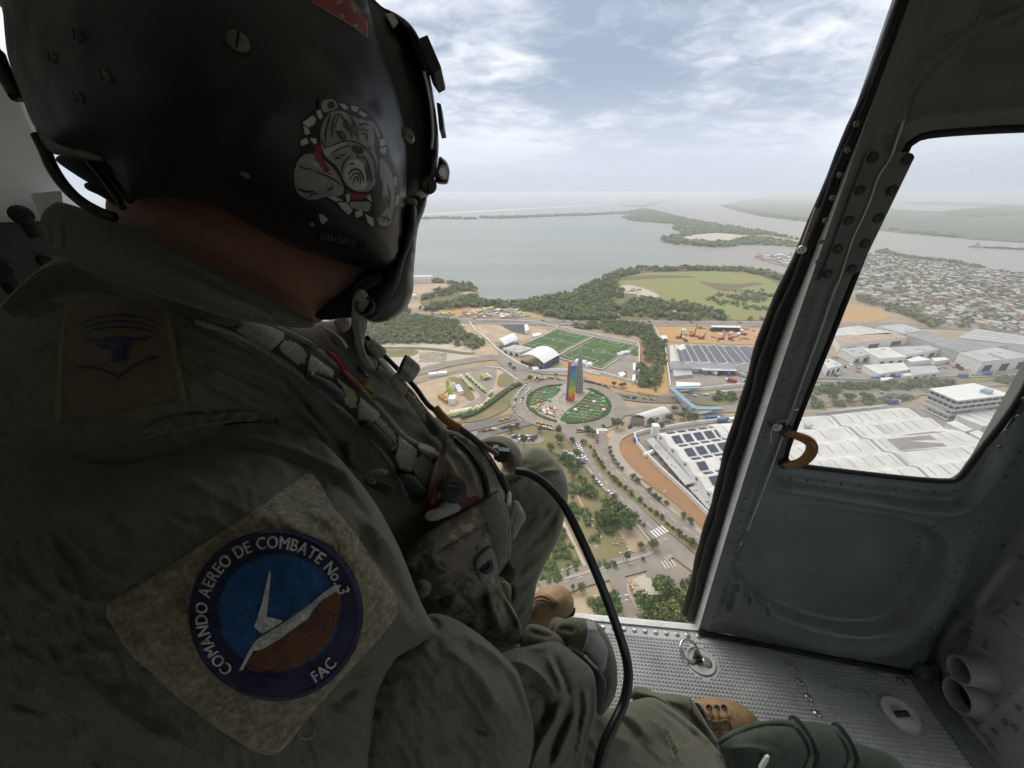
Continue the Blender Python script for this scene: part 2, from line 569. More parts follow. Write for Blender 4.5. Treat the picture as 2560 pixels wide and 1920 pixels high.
# ---- the mainland
coast=gp('A',[(-900,560),(-300,640),(40,660),(120,657),(200,668),(300,690),(385,692),(415,715),(440,735),(428,758),
    (425,775),(520,788),(600,793),(650,778),(760,772),(840,757),(960,737),(1050,692),(1130,652),(1200,622),
    (1260,606),(1350,600),(1500,606),(1600,598),(1700,600),(1900,606),(2010,622),(2100,640),(2145,652),
    (2215,640),(2230,618),(2170,592),(2060,570),(1995,548),(1965,530),(1990,521),(2100,523),(2220,520)])
coast+=gp('E',[(700,590),(820,575),(1000,640),(1200,665),(1500,695),(1650,722),(1800,755),(1950,770),(2212,800),(2900,880)])
land=[(p.x,p.y) for p in coast]+[(3600,1150),(4200,-3000),(-4200,-3000),(-4200,500)]
sheet('ground',land,.0,M_SOIL)

# ---- islands and the far river bank
spit=gp('A',[(1230,315),(1290,336),(1400,345),(1510,352),(1545,365),(1508,380),(1590,402),(1540,418),(1450,430),(1447,447),
    (1500,460),(1570,466),(1700,478),(1790,481),(1900,466),(2050,470),(2212,478),(2400,484),(2430,455),
    (2212,438),(2050,406),(1900,380),(1700,350),(1550,318),(1400,279),(1340,271),(1285,281),(1255,289),
    (1100,297),(1000,301),(820,306),(650,314),(520,316),(445,314),(440,321),(560,324),(640,321),(820,313),
    (1000,307),(1200,298),(1300,296),(1310,306)])
tag(sheet('spit',spit,.3,M_SCRUB),None)
spitclear=gp('A',[(1540,432),(1640,412),(1760,404),(1850,412),(1930,418),(1870,436),(1820,458),(1700,452),(1590,445)])
sheet('tidal_flat',spitclear,.8,M_PALE)
sheet('sandy_clearing',gp('A',[(1900,420),(2020,418),(2212,446),(2330,456),(2330,470),(2212,464),(2060,436),(1960,428)]),.8,M_SAND)
sheet('tidal_flat',gp('A',[(1590,372),(1700,366),(1760,374),(1700,384),(1610,383)]),.8,M_SAND)
sheet('island',gp('A',[(115,322),(240,318),(345,320),(340,326),(230,325),(120,327)]),.3,M_SCRUB)
sheet('island',gp('A',[(360,322),(410,322),(408,327),(362,328)]),.3,M_SCRUB)
sheet('breakwater',gp('A',[(1215,248),(1330,250),(1390,243),(1500,217),(1585,196),(1500,222),(1400,249),(1340,259),(1220,253)]),.6,M_BURNT)
sheet('surf',gp('A',[(130,299),(480,280),(780,264),(1000,255),(1120,250),(1120,252),(1000,258),(780,267),(480,284),(130,303)]),-.3,M_PAINT)
sheet('surf',gp('A',[(1140,213),(1280,207),(1360,204),(1280,210),(1150,215)]),-.3,M_PAINT)
bank=gp('A',[(1765,252),(1790,246),(1850,236),(1900,224),(2000,210),(2100,202),(2212,199),(2400,197)])
bank+=gp('E',[(880,160),(1150,185),(1420,190),(1600,165),(1900,140),(2300,120),(3300,108),(3300,700),(2212,500),(1900,478),(1700,468),
    (1500,445),(1250,425),(1000,400),(860,390)])
bank+=gp('A',[(2400,352),(2212,338),(2000,312),(1880,285),(1800,264)])
sheet('river_bank',bank,.5,M_DELTA)
sheet('river_bank',gp('E',[(960,112),(1100,95),(1400,92),(1700,108),(2212,128),(3200,140),(3200,120),(2212,122),(1800,140),(1300,132),(1050,122)]),.5,M_DELTA)
sheet('far_shore',gp('E',[(-600,18),(500,14),(1000,20),(2212,22),(3200,16),(3200,27),(2212,30),(1000,27),(500,20),(-600,22)]),1.0,M_DELTA)
sheet('far_shore',gp('E',[(1740,50),(2212,44),(3200,40),(3200,46),(2212,54)]),1.0,M_DELTA)

# ---- patches of soil, grass and yard on the mainland
Z1,Z2,Z3,Z4=.05,.30,.55,.85
def patch(name,k,pts,z,m,it=1):
 q=chaikin(cx(k,pts),it) if it else cx(k,pts)
 return sheet(name,[G(x,y) for x,y in q],z,m)
sheet('scrubland',[(-3900,700),(-700,620),(-420,480),(-260,330),(-150,150),(-130,-40),(-400,-1500),(-3900,-1500)],Z1,M_SCRUB)
sheet('scrubland',[(90,60),(420,180),(900,230),(1400,-100),(900,-1500),(-60,-1500)],Z1,M_SCRUB)
patch('field','A',[(60,684),(180,682),(275,686),(335,690),(240,708),(120,740),(40,752)],Z1,M_SAND)
patch('field','A',[(20,800),(140,785),(240,768),(260,780),(160,816),(20,818)],Z1,M_SAND)
patch('scrubland','A',[(130,745),(250,708),(350,692),(440,730),(430,785),(640,795),(840,765),(1040,700),(1140,660),(1230,625),(1400,612),(1700,606),
      (1960,612),(2140,655),(2200,660),(2200,888),(2000,893),(1400,893),(830,880),(620,840),(300,800),(180,830),(100,800)],Z1,M_SCRUB)
patch('meadow','A',[(1195,660),(1250,640),(1330,626),(1500,622),(1700,613),(1880,616),(1990,640),(2100,690),(2110,780),(2080,890),(1800,885),
     (1760,850),(1600,800),(1450,780),(1420,735),(1300,700),(1210,690)],Z2,M_MEADOW)
patch('burnt_meadow','A',[(1640,668),(1740,682),(1860,690),(1960,676),(2030,685),(1900,705),(1840,728),(1760,724),(1700,695)],Z3,M_BURNT)
patch('burnt_meadow','A',[(1200,655),(1330,640),(1500,636),(1660,648),(1560,652),(1400,655),(1260,668)],Z3,M_BURNT)
patch('clearing','A',[(1180,705),(1250,690),(1340,705),(1450,755),(1400,765),(1330,745),(1260,740),(1190,735)],Z3,M_PALE)
patch('clearing','A',[(320,745),(380,728),(425,735),(400,750),(350,752)],Z3,M_SAND)
ribbon('track',gp('A',[(1310,700),(1310,740),(1335,770),(1300,795),(1240,835),(1200,860),(1205,890)]),5,Z3,M_SAND)
patch('shanty_yard','B',[(300,560),(500,500),(740,480),(900,510),(1250,515),(1400,560),(1530,595),(1300,612),(900,605),(520,590)],Z2,M_OCHRE)
patch('sand_lot','B',[(0,870),(480,870),(700,900),(860,880),(900,900),(1050,1000),(900,1040),(400,1110),(100,1260),(-700,1400),(-900,900)],Z1,M_PALE)
patch('dirt_lot','B',[(600,640),(740,650),(800,740),(1000,930),(1040,1000),(880,1000),(700,980),(880,880),(690,760)],Z2,M_SAND)
patch('quarry_lot','B',[(730,660),(1330,650),(1360,700),(1570,740),(1470,780),(1330,830),(1260,850),(1000,870),(900,820),(800,720)],Z2,M_SAND)
patch('pond_liner','B',[(1040,680),(1290,665),(1310,780),(1160,745)],Z3,M_TARP,0)
patch('mixer_yard','B',[(150,1260),(420,1180),(640,1150),(960,1100),(1060,1130),(1150,1220),(1260,1290),(1130,1330),(1000,1420),(900,1530),(700,1600),(500,1640),(200,1500)],Z2,M_SAND)
patch('yard_road','B',[(620,1165),(680,1160),(900,1410),(880,1460),(760,1530),(640,1580),(600,1560),(820,1440),(840,1410)],Z3,M_YARD)
patch('yard_road','B',[(690,1180),(950,1110),(1010,1130),(990,1250),(960,1350),(900,1360),(760,1230)],Z3,M_YARD)
patch('yard_grass','B',[(490,1225),(600,1215),(660,1280),(790,1430),(740,1470),(680,1440),(600,1330),(520,1250)],Z3,M_GRASS)
patch('yard_grass','B',[(1000,1300),(1020,1210),(1070,1170),(1200,1260),(1160,1310),(1060,1330)],Z3,M_GRASS)
patch('embankment','B',[(640,1650),(900,1540),(1000,1430),(1130,1330),(1260,1280),(1290,1300),(1200,1420),(1150,1520),(1000,1620),(800,1680),(560,1700)],Z3,M_GRASS)
patch('verge','B',[(300,1180),(420,1165),(560,1165),(560,1185),(420,1215),(310,1225)],Z3,M_GRASS)
patch('verge','B',[(0,930),(180,930),(190,985),(0,1010),(-400,1000),(-400,930)],Z2,M_GRASS)
patch('drain','B',[(-300,905),(200,905),(450,925),(650,960),(800,965),(760,985),(600,975),(400,945),(150,925),(-300,920)],Z3,M_SCRUB)
patch('ochre_slope','C',[(220,1135),(420,1150),(640,1200),(760,1235),(900,1270),(980,1300),(1080,1310),(1060,1345),(900,1340),(700,1310),(480,1240),(300,1200)],Z2,M_OCHRE)
patch('ochre_track','C',[(990,880),(1030,880),(1045,1040),(1060,1180),(1080,1320),(980,1340),(985,1200),(1000,1040)],Z3,M_OCHRE)
patch('ochre_slope','C',[(780,830),(830,850),(840,900),(815,960),(850,1000),(840,1090),(790,1000)],Z2,M_RED)
patch('building_site','C',[(890,650),(1000,660),(1500,650),(1930,660),(2060,800),(2050,840),(1450,830),(1130,815),(950,800)],Z2,M_OCHRE)
patch('parking_lot','C',[(420,1085),(600,960),(680,920),(760,950),(770,1220),(640,1190),(400,1110)],Z2,M_YARD)
patch('parking_lot','C',[(570,1130),(640,1090),(670,1110),(640,1190),(560,1170)],Z3,M_GRASS)
patch('truck_yard','C',[(1050,1000),(1120,1000),(1300,1060),(1900,1090),(2050,1090),(2030,1240),(1800,1230),(1100,1260),(1070,1240)],Z2,M_YARD,0)
patch('verge','C',[(750,1300),(900,1330),(1000,1350),(860,1345),(770,1325)],Z3,M_GRASS)
patch('ochre_plot','D',[(905,245),(960,240),(950,280),(1020,360),(1180,520),(1330,680),(1460,840),(1520,930),(1440,940),(1330,820),(1180,690),(1000,570),(850,450),(800,370),(810,300)],Z2,M_RED)
patch('garden','D',[(130,160),(330,170),(420,210),(500,240),(560,380),(680,540),(800,690),(920,830),(1020,950),(1070,1050),(960,1080),(800,1120),(600,1190),
     (420,1240),(200,1310),(0,1200),(0,200)],Z1,M_GRASS)
patch('car_park','D',[(90,250),(180,245),(300,260),(310,290),(240,310),(100,300),(-100,290),(-100,240)],Z2,M_YARD)
patch('dry_bank','D',[(780,690),(880,800),(1010,940),(1030,1010),(900,1080),(820,900),(690,760)],Z2,M_SOIL,2)
patch('bare_plot','D',[(520,1370),(640,1340),(720,1360),(820,1480),(900,1640),(900,1800),(300,1800),(420,1450)],Z1,M_SAND)
patch('turning_circle','D',[(900,1260),(960,1220),(1080,1195),(1180,1220),(1250,1280),(1180,1340),(1020,1360),(920,1340)],Z3,M_PALE)
patch('wood_floor','D',[(940,1380),(1080,1290),(1240,1300),(1390,1250),(1500,1300),(1500,1900),(1000,1900),(1000,1640),(950,1500)],Z1,M_GRASS)
patch('footpath','D',[(430,820),(455,860),(600,1150),(580,1165),(500,1000),(420,850)],Z3,M_PALE,0)
ribbon('footpath',gp('D',[(545,590),(525,650),(570,740),(610,830),(680,930)]),1.2,Z3,M_SAND)
ribbon('footpath',gp('D',[(600,830),(670,830),(700,960)]),.9,Z3,M_SAND)
patch('verge','D',[(730,265),(760,215),(900,190),(960,185),(890,240),(800,265)],Z2,M_SAND)
patch('verge','C',[(1310,1400),(1500,1390),(1900,1370),(2300,1330),(2300,1420),(1700,1440),(1340,1440)],Z3,M_GRASS)
patch('verge','F',[(200,700),(240,640),(600,590),(1300,570),(2212,530),(2600,520),(2600,560),(1800,620),(1000,660),(300,715)],Z2,M_GRASS)
patch('verge','F',[(180,830),(220,780),(700,740),(1250,700),(1250,730),(900,780),(500,800)],Z2,M_GRASS)
patch('dirt_lot','E',[(430,1120),(560,1110),(850,1190),(900,1250),(700,1290),(420,1310),(200,1300)],Z2,M_OCHRE)
patch('factory_yard','F',[(300,540),(380,380),(600,300),(1200,300),(1700,480),(1500,520),(900,560)],Z1,M_YARD,0)
patch('factory_yard','F',[(0,870),(300,850),(1250,760),(2000,900),(2500,1000),(2500,1300),(1500,1700),(-200,1700),(-800,1000)],Z1,M_YARD,0)
patch('factory_yard','D',[(920,260),(1100,200),(1700,130),(2000,400),(1700,1000),(1470,850),(1200,580),(960,330)],Z1,M_YARD,0)

# ---- roads
def road(k,pts,wd,z=Z3+.02,m=None,name='road',smooth=2):
 return ribbon(name,gp(k,pts),wd,z,m or M_ASPH,smooth=smooth)
hw=[(-700,690),(-200,770),(0,826),(60,846),(150,864),(260,876),(400,885),(600,889),(900,893),(1200,895),(1500,897),(1800,899),(2070,902),(2500,906),(3000,912)]
road('A',hw,13,name='highway')
road('A',[(x,y+16) for x,y in hw],13,name='highway')
road('A',[(640,1420),(560,1440),(480,1462),(380,1482),(250,1520),(50,1580)],11,m=M_ASPHD)
road('A',[(720,1450),(600,1480),(500,1510),(430,1545),(300,1590)],9,m=M_ASPHD)
road('A',[(700,1215),(640,1165),(585,1120),(540,1090),(420,1105),(260,1130),(100,1175),(-100,1250),(-300,1330)],15)
road('A',[(690,1240),(600,1180),(560,1145),(420,1155),(250,1185),(60,1240)],8)
road('A',[(1010,1215),(940,1185),(800,1180),(700,1160),(640,1130),(560,1090)],8,m=M_YARD)
road('A',[(1130,1290),(1220,1310),(1330,1325),(1450,1330),(1600,1325),(1760,1310),(1950,1290),(2300,1260)],12,m=M_ASPHD)
road('A',[(1130,1425),(1230,1395),(1350,1385),(1500,1388),(1700,1386),(1900,1372),(2300,1340)],12)
road('F',[(-100,760),(250,725),(700,700),(1000,675),(1300,650),(1900,600),(2600,550)],8)
road('F',[(-100,790),(250,755),(700,728),(1000,703),(1300,675)],8)
road('F',[(-100,575),(300,560),(700,570),(1000,560),(1700,520),(2600,470)],9,m=M_YARD)
road('E',[(300,1330),(700,1310),(1100,1330),(1600,1355),(2400,1390)],9)
road('D',[(440,190),(485,235),(520,285),(565,345),(600,405),(640,470),(700,545),(770,620),(850,700),(950,800),(1060,905),(1170,1005),(1290,1100),(1420,1190),(1600,1330)],10.5)
road('D',[(690,190),(690,260),(695,330),(720,400),(770,470),(850,550),(960,650),(1080,750),(1200,840),(1330,935),(1450,1020),(1650,1170)],9.5)
road('D',[(1000,200),(900,215),(830,245),(785,290),(785,350),(820,420),(880,490),(960,555)],8,m=M_WALK)
road('D',[(300,1330),(440,1268),(560,1225),(700,1190),(850,1155),(980,1120),(1080,1075),(1170,1020)],11)
road('D',[(800,1215),(830,1290),(855,1380),(900,1460),(960,1560),(1030,1700),(1100,1900)],8)
road('D',[(1020,1150),(1130,1190),(1260,1260),(1400,1340)],14)

# ---- roundabout with its round garden
RC=G(1423,1012)
ra_l,ra_r=G(1313,1007),G(1532,1020)
RAD=(ra_r-ra_l).length/2
def circ(c,r,n=48,a0=0,a1=2*math.pi,sx=1.0,sy=1.0):
 return [Vector((c.x+r*sx*math.cos(a0+(a1-a0)*k/n),c.y+r*sy*math.sin(a0+(a1-a0)*k/n),0)) for k in range(n+(0 if abs(a1-a0-2*math.pi)<1e-6 else 1))]
ryb=(G(1423,963)-G(1423,1061)).length/2/RAD
RC=(G(1423,963)+G(1423,1061))/2
RC.x=(ra_l.x+ra_r.x)/2
sheet('roundabout_road',circ(RC,RAD*1.33,64,sy=ryb),Z3+.05,M_ASPH)
sheet('roundabout_apron',circ(RC,RAD*1.02,64,sy=ryb),Z3+.10,M_WALK)
plaza_w=[G(*q) for q in cx('B',[(1660,1330),(1720,1330),(1990,1340),(1900,1400),(1880,1500),(1720,1560),(1640,1680),(1600,1640),(1500,1580),(1420,1520),(1560,1450),(1640,1380)])]
def clip_circle(pts,k=.99):
 q=[]
 for p in pts:
  d=Vector((p.x-RC.x,(p.y-RC.y)/ryb,0))
  if d.length>RAD*k:d*=RAD*k/d.length
  q.append(Vector((RC.x+d.x,RC.y+d.y*ryb,0)))
 return q
lawn_l=clip_circle(gp('B',[(1310,1480),(1330,1420),(1400,1350),(1520,1310),(1660,1300),(1665,1340),(1640,1390),(1560,1450),(1440,1510),(1350,1520)]))
lawn_r=clip_circle(gp('C',[(215,1265),(290,1270),(420,1320),(500,1400),(525,1480),(480,1550),(380,1600),(220,1625),(60,1615),(5,1600),(0,1580),(60,1500),(180,1420),(300,1300)]))
lawn_b=clip_circle(gp('B',[(1320,1530),(1390,1540),(1440,1600),(1560,1650),(1600,1680),(1640,1720),(1500,1700),(1380,1640),(1320,1580)]))
for q in (lawn_l,lawn_r,lawn_b):
 sheet('lawn',q,Z3+.16,M_TURF)
def hedge(line,wd,h,label):
 L,Rr=ribbon_pts(line,wd,1)
 b=MB()
 n=len(L)
 for i in range(n-1):
  hh=h*rng.uniform(.8,1.15)
  q=[L[i],Rr[i],Rr[i+1],L[i+1]]
  b.hexa([Vector((p.x,p.y,.1)) for p in q],[Vector((p.x+rng.uniform(-.2,.2),p.y+rng.uniform(-.2,.2),hh)) for p in q])
 return tag(b.build('hedge',M_HEDGE),label,'hedge')
hedge([p for p in clip_circle(gp('C',[(300,1275),(420,1315),(500,1400),(520,1480),(480,1550),(380,1605),(220,1635),(60,1625)]),.97)],3.0,1.6,'clipped green hedge rounding the larger lawn of the roundabout')
hedge([p for p in clip_circle(gp('B',[(1330,1530),(1315,1480),(1340,1400),(1420,1340),(1540,1305),(1680,1300)]),.97)],2.6,1.6,'clipped green hedge round the smaller western lawn of the roundabout')
hedge([p for p in clip_circle(gp('B',[(1330,1560),(1400,1640),(1500,1700),(1600,1730)]),.97)],2.4,1.5,'clipped green hedge below the orange stalls on the roundabout')
hedge(gp('B',[(640,1650),(800,1590),(920,1510),(1040,1420),(1140,1340),(1250,1300)]),4.5,3.0,'long dark hedge along the embankment of the mixer yard')

def zig(k,a,b,n,label):
 pa,pb=G(*c1(k,*a)),G(*c1(k,*b))
 pts=[]
 for i in range(n+1):
  p=pa.lerp(pb,i/n)
  d=(pb-pa).normalized()
  p=p+Vector((-d.y,d.x,0))*(.7 if i % 2 else-.7)
  pts.append(p)
 L,Rr=ribbon_pts(pts,.42,0)
 m=MB()
 for i in range(len(L)-1):
  q=[L[i],Rr[i],Rr[i+1],L[i+1]]
  m.hexa([Vector((p.x,p.y,.6)) for p in q],[Vector((p.x,p.y,1.45)) for p in q])
 o=m.build('zigzag_bench',M_PALE)
 return tag(o,label,'bench','white zigzag benches on the roundabout lawns')
for i in range(9):
 t=i/8
 zig('C',(285-210*t,1335+215*t),(470-130*t*t,1375+215*t),8,'white zigzag bench, %s row from the spire on the larger lawn' % ORD[i])
for i in range(6):
 t=i/5
 zig('B',(1420-70*t,1350+150*t),(1650-110*t,1325+130*t),6,'white zigzag bench, %s row from the top of the smaller lawn' % ORD[i])

def dash(k,pts,wd,z,n,duty=.5,name='road_marking'):
 line=resample([Vector((q[0],q[1],0)) for q in chaikin([(p.x,p.y) for p in gp(k,pts)],2,False)],1.0)
 b=MB();per=n
 i=0
 while i+int(per*duty)+1<len(line):
  seg=line[i:i+int(per*duty)+1]
  L,Rr=ribbon_pts(seg,wd,0)
  nn=len(L)
  b.add([Vector((p.x,p.y,z)) for p in L]+[Vector((p.x,p.y,z)) for p in Rr],[(nn+j,nn+j+1,j+1,j) for j in range(nn-1)])
  i+=per
 o=b.build(name,M_PAINT);o['kind']='structure'
 return o
ZM=Z3+.50
dash('D',[(520,285),(600,405),(700,545),(850,700),(1060,905)],.25,ZM,8)
dash('D',[(720,400),(850,550),(1080,750),(1330,935),(1450,1020)],.25,ZM,8)
dash('D',[(440,1268),(700,1190),(980,1120)],.2,ZM,7)
dash('A',[(150,864),(400,885),(900,893),(1500,897),(2070,902)],.5,ZM,20)
def bars(k,a,b,n,ln,wd):
 pa,pb=G(*c1(k,*a)),G(*c1(k,*b))
 d=(pb-pa).normalized();nn=Vector((-d.y,d.x,0))
 m=MB()
 for i in range(n):
  c=pa.lerp(pb,i/max(1,n-1))
  q=[c+d*wd/2*s1+nn*ln/2*s2 for s1,s2 in ((-1,-1),(1,-1),(1,1),(-1,1))]
  m.add([Vector((p.x,p.y,ZM+.02)) for p in q],[(0,1,2,3)])
 o=m.build('zebra_crossing',M_PAINT);o['kind']='structure'
bars('D',(1060,935),(1135,900),5,5.0,1.0)
bars('D',(1130,1150),(1195,1135),4,4.5,.4)
bars('D',(1140,1105),(1180,1085),4,2.0,.25)
bars('D',(670,215),(735,212),6,4.0,1.0)
bars('D',(825,1367),(872,1357),2,.5,2.0)
bars('D',(832,1402),(872,1392),2,.4,1.6)
bars('C',(1260,1300),(1290,1300),3,4.0,.8)
def kerb(k,pts,h=.15,wd=.6,name='kerb'):
 L,Rr=ribbon_pts(gp(k,pts),wd,1)
 b=MB();n=len(L)
 for i in range(n-1):
  q=[L[i],Rr[i],Rr[i+1],L[i+1]]
  b.hexa([Vector((p.x,p.y,.05)) for p in q],[Vector((p.x,p.y,Z4+h)) for p in q])
 o=b.build(name,M_WALK);o['kind']='structure'
med=[(590,300),(640,360),(660,430),(740,530),(850,625),(960,715),(1080,820),(1190,910),(1300,1000),(1365,1070)]
ribbon('median',gp('D',med),4.0,Z4+.1,M_GRASS,thick=.2)
kerb('D',[(570,300),(620,370),(645,440),(725,540),(835,635),(945,725),(1065,832),(1175,922),(1285,1012),(1360,1078)])
kerb('D',[(630,330),(680,420),(760,520),(870,612),(980,702),(1100,805),(1215,895),(1320,985),(1372,1065)])
kerb('D',[(420,1250),(600,1200),(790,1140),(940,1100),(1040,1070),(1080,1030),(1020,965),(930,850),(800,710),(690,580),(600,470)],wd=1.6,name='pavement')
kerb('D',[(960,560),(1100,690),(1250,820),(1440,965),(1600,1080)],wd=2.6,name='pavement')
kerb('D',[(880,1275),(890,1350),(940,1440),(1010,1560),(1060,1700)],wd=1.4,name='pavement')
# ================================================================== BUILDINGS
def hgt(base,px,py):
 """height of a spot of the photograph that stands straight above a ground point"""
 r=ray(px,py)
 t=math.hypot(base.x,base.y)/math.hypot(r.x,r.y)
 return ALT+r.z*t
def walls(b,roof,z0=.0,mi=0):
 """wall faces from a roof outline down to the ground"""
 n=len(roof)
 for i in range(n):
  a,c=roof[i],roof[(i+1) % n]
  b.add([Vector((a.x,a.y,z0)),Vector((c.x,c.y,z0)),c,a],[(0,1,2,3)],mi)
def ccw(pts):
 A=sum(pts[i].x*pts[(i+1) % len(pts)].y-pts[(i+1) % len(pts)].x*pts[i].y for i in range(len(pts)))
 return pts if A>0 else list(reversed(pts))
def quad_at(q,u,v,dz=.0):
 a=q[0].lerp(q[1],u);b=q[3].lerp(q[2],u)
 p=a.lerp(b,v)
 return Vector((p.x,p.y,p.z+dz))
def shed(k,pts,h,label,roofm,wallm=None,name='warehouse',cat='warehouse',group=None,parapet=.5,seams=0,vents=0,doors=0):
 """flat-roofed hall from the four roof corners seen in the photograph"""
 q=gp(k,pts,h)
 root=empty(name,label,cat,group,(q[0].x,q[0].y,0))
 b=MB();walls(b,q);b.build('wall',wallm or M_WALLW,root)
 m=MB();e=.12
 c=sum(q,Vector((0,0,0)))/4
 o=[p+(p-c).normalized()*.4 for p in q]
 m.prism([Vector((p.x,p.y,h+.02)) for p in ccw(o)],(0,0,.3))
 m.build('roof',roofm,root)
 for i in range(vents):
  u,v=rng.uniform(.15,.85),rng.uniform(.15,.85)
  x=quad_at(q,u,v)
  s_=MB();s_.box((x.x,x.y,h+.75),(rng.uniform(1.5,3.5),rng.uniform(1.2,2),.9),rng.uniform(0,1));s_.build('roof_vent',M_STEEL,root)
 for i in range(seams):
  u=(i+1)/(seams+1)
  a,d=quad_at(q,u,.03),quad_at(q,u,.97)
  s_=MB();s_.hexa([a+Vector((-.18,0,.33)),a+Vector((.18,0,.33)),d+Vector((.18,0,.33)),d+Vector((-.18,0,.33))],
      [a+Vector((-.18,0,.5)),a+Vector((.18,0,.5)),d+Vector((.18,0,.5)),d+Vector((-.18,0,.5))]);s_.build('roof_seam',M_ROOFD,root)
 if doors:
  ed=sorted(range(4),key=lambda i:(q[i].y+q[(i+1) % 4].y))[0]
  a,c2=q[ed],q[(ed+1) % 4]
  d=(c2-a);L=d.length;d.normalize()
  nn=Vector((d.y,-d.x,0))
  if nn.y>0:nn=-nn
  for i in range(doors):
   x=a+d*L*(i+.5)/doors+nn*.12
   s_=MB();s_.box((x.x,x.y,h*.33),(L/doors*.45,.2,h*.6),math.atan2(d.y,d.x));s_.build('door',M_DARK,root)
 return root,q

def arch_hall(k,pts,h,rise,label,roofm,wallm,ends=True,name='sports_hall',cat='hall',wall_open=None,seg=12):
 """barrel roof: pts = eave corners (front-left, front-right, back-right, back-left); arch spans left-right"""
 q=gp(k,pts,h)
 root=empty(name,label,cat,None,(q[0].x,q[0].y,0))
 m=MB()
 fr,bk=[],[]
 for i in range(seg+1):
  u=i/seg;z=rise*math.sin(math.pi*u)
  fr.append(q[0].lerp(q[1],u)+Vector((0,0,z)));bk.append(q[3].lerp(q[2],u)+Vector((0,0,z)))
 n=seg+1
 vs=fr+bk+[p+Vector((0,0,.5)) for p in fr+bk]
 fs=[]
 for i in range(seg):
  fs+=[(i,i+1,n+i+1,n+i),(2*n+i,2*n+i+1,3*n+i+1,3*n+i),(i,i+1,2*n+i+1,2*n+i),(n+i,n+i+1,3*n+i+1,3*n+i)]
 fs+=[(0,n,3*n,2*n),(seg,n+seg,3*n+seg,2*n+seg)]
 m.add(vs,fs);m.build('roof',roofm,root,smooth=False)
 return root,q,fr,bk

# ---- monument: painted slab, its slim twin, and the grey lattice spire
tow=empty('window_monument','tall rainbow painted slab monument beside a grey spire on the roundabout','monument',None,G(*c1('B',1778,1470)))
def rainbow(name,flip=.0):
 m=bpy.data.materials.new(name);m.use_nodes=True
 t=m.node_tree;b=t.nodes['Principled BSDF'];b.inputs['Roughness'].default_value=.35
 tcn=t.nodes.new('ShaderNodeTexCoord');sx=t.nodes.new('ShaderNodeSeparateXYZ');t.links.new(tcn.outputs['Object'],sx.inputs[0])
 n=t.nodes.new('ShaderNodeTexNoise');n.inputs['Scale'].default_value=.22;n.inputs['Detail'].default_value=3;n.inputs['Distortion'].default_value=1.2
 mp=t.nodes.new('ShaderNodeMapping');mp.inputs['Scale'].default_value=(1,1,.55);t.links.new(tcn.outputs['Object'],mp.inputs[0]);t.links.new(mp.outputs[0],n.inputs['Vector'])
 a=t.nodes.new('ShaderNodeMath');a.operation='MULTIPLY_ADD';t.links.new(sx.outputs[2],a.inputs[0]);a.inputs[1].default_value=1/40.0
 n2=t.nodes.new('ShaderNodeMath');n2.operation='MULTIPLY_ADD';t.links.new(n.outputs['Fac'],n2.inputs[0]);n2.inputs[1].default_value=.75;n2.inputs[2].default_value=-.36
 t.links.new(n2.outputs[0],a.inputs[2])
 v=t.nodes.new('ShaderNodeTexVoronoi');v.inputs['Scale'].default_value=.55;t.links.new(tcn.outputs['Object'],v.inputs['Vector'])
 a2=t.nodes.new('ShaderNodeMath');a2.operation='MULTIPLY_ADD';t.links.new(v.outputs['Distance'],a2.inputs[0]);a2.inputs[1].default_value=.06;t.links.new(a.outputs[0],a2.inputs[2])
 r=t.nodes.new('ShaderNodeValToRGB');t.links.new(a2.outputs[0],r.inputs[0])
 cols=[(.0,(.48,.035,.02)),(.16,(.55,.08,.02)),(.27,(.62,.26,.02)),(.38,(.60,.46,.03)),(.50,(.19,.36,.05)),(.62,(.06,.30,.20)),(.74,(.05,.27,.40)),(.90,(.035,.11,.32)),(1.0,(.25,.42,.55))]
 if flip:cols=[(.0,(.05,.10,.25)),(.3,(.04,.13,.30)),(.45,(.10,.16,.25)),(.6,(.45,.06,.04)),(1.0,(.6,.07,.04))]
 e=r.color_ramp.elements
 e[0].position,e[0].color=cols[0][0],(*cols[0][1],1)
 e[1].position,e[1].color=cols[-1][0],(*cols[-1][1],1)
 for p_,c_ in cols[1:-1]:
  x=e.new(p_);x.color=(*c_,1)
 t.links.new(r.outputs[0],b.inputs['Base Color'])
 return m
M_RAIN,M_RAIN2=rainbow('rainbow_mosaic'),rainbow('red_blue_mosaic',1.0)
def slab(name,k,bl,br,tl,tr,depth,m,skew=.0):
 b0,b1=G(*c1(k,*bl)),G(*c1(k,*br))
 z0,z1=hgt(b0,*c1(k,*tl)),hgt(b1,*c1(k,*tr))
 d=(b1-b0).normalized();nn=Vector((-d.y,d.x,0))*depth
 if nn.y<0:nn=-nn
 b=MB();b.hexa([b0,b1,b1+nn,b0+nn],[b0+Vector((0,0,z0)),b1+Vector((0,0,z1)),b1+nn+Vector((0,0,z1)),b0+nn+Vector((0,0,z0))])
 return b.build(name,m,tow)
slab('painted_slab','B',(1745,1478),(1808,1476),(1745,1100),(1824,1098),2.6,M_RAIN)
slab('painted_fin','B',(1718,1462),(1740,1466),(1736,1058),(1762,1066),2.2,M_RAIN2)
sp=empty('lattice_spire','slender grey glass spire tapering to a mast behind the rainbow slab','spire',None,G(*c1('C',185,1308)))
b0=sp.location.copy()
m=MB()
hs=hgt(b0,*c1('C',172,850));hm=hgt(b0,*c1('C',172,788))
wl=(G(*c1('C',215,1300))-G(*c1('C',143,1312))).length/2
prof=[(0,1.0),(.18,.93),(.4,.78),(.6,.60),(.78,.40),(.92,.22),(1.0,.10)]
rings=[]
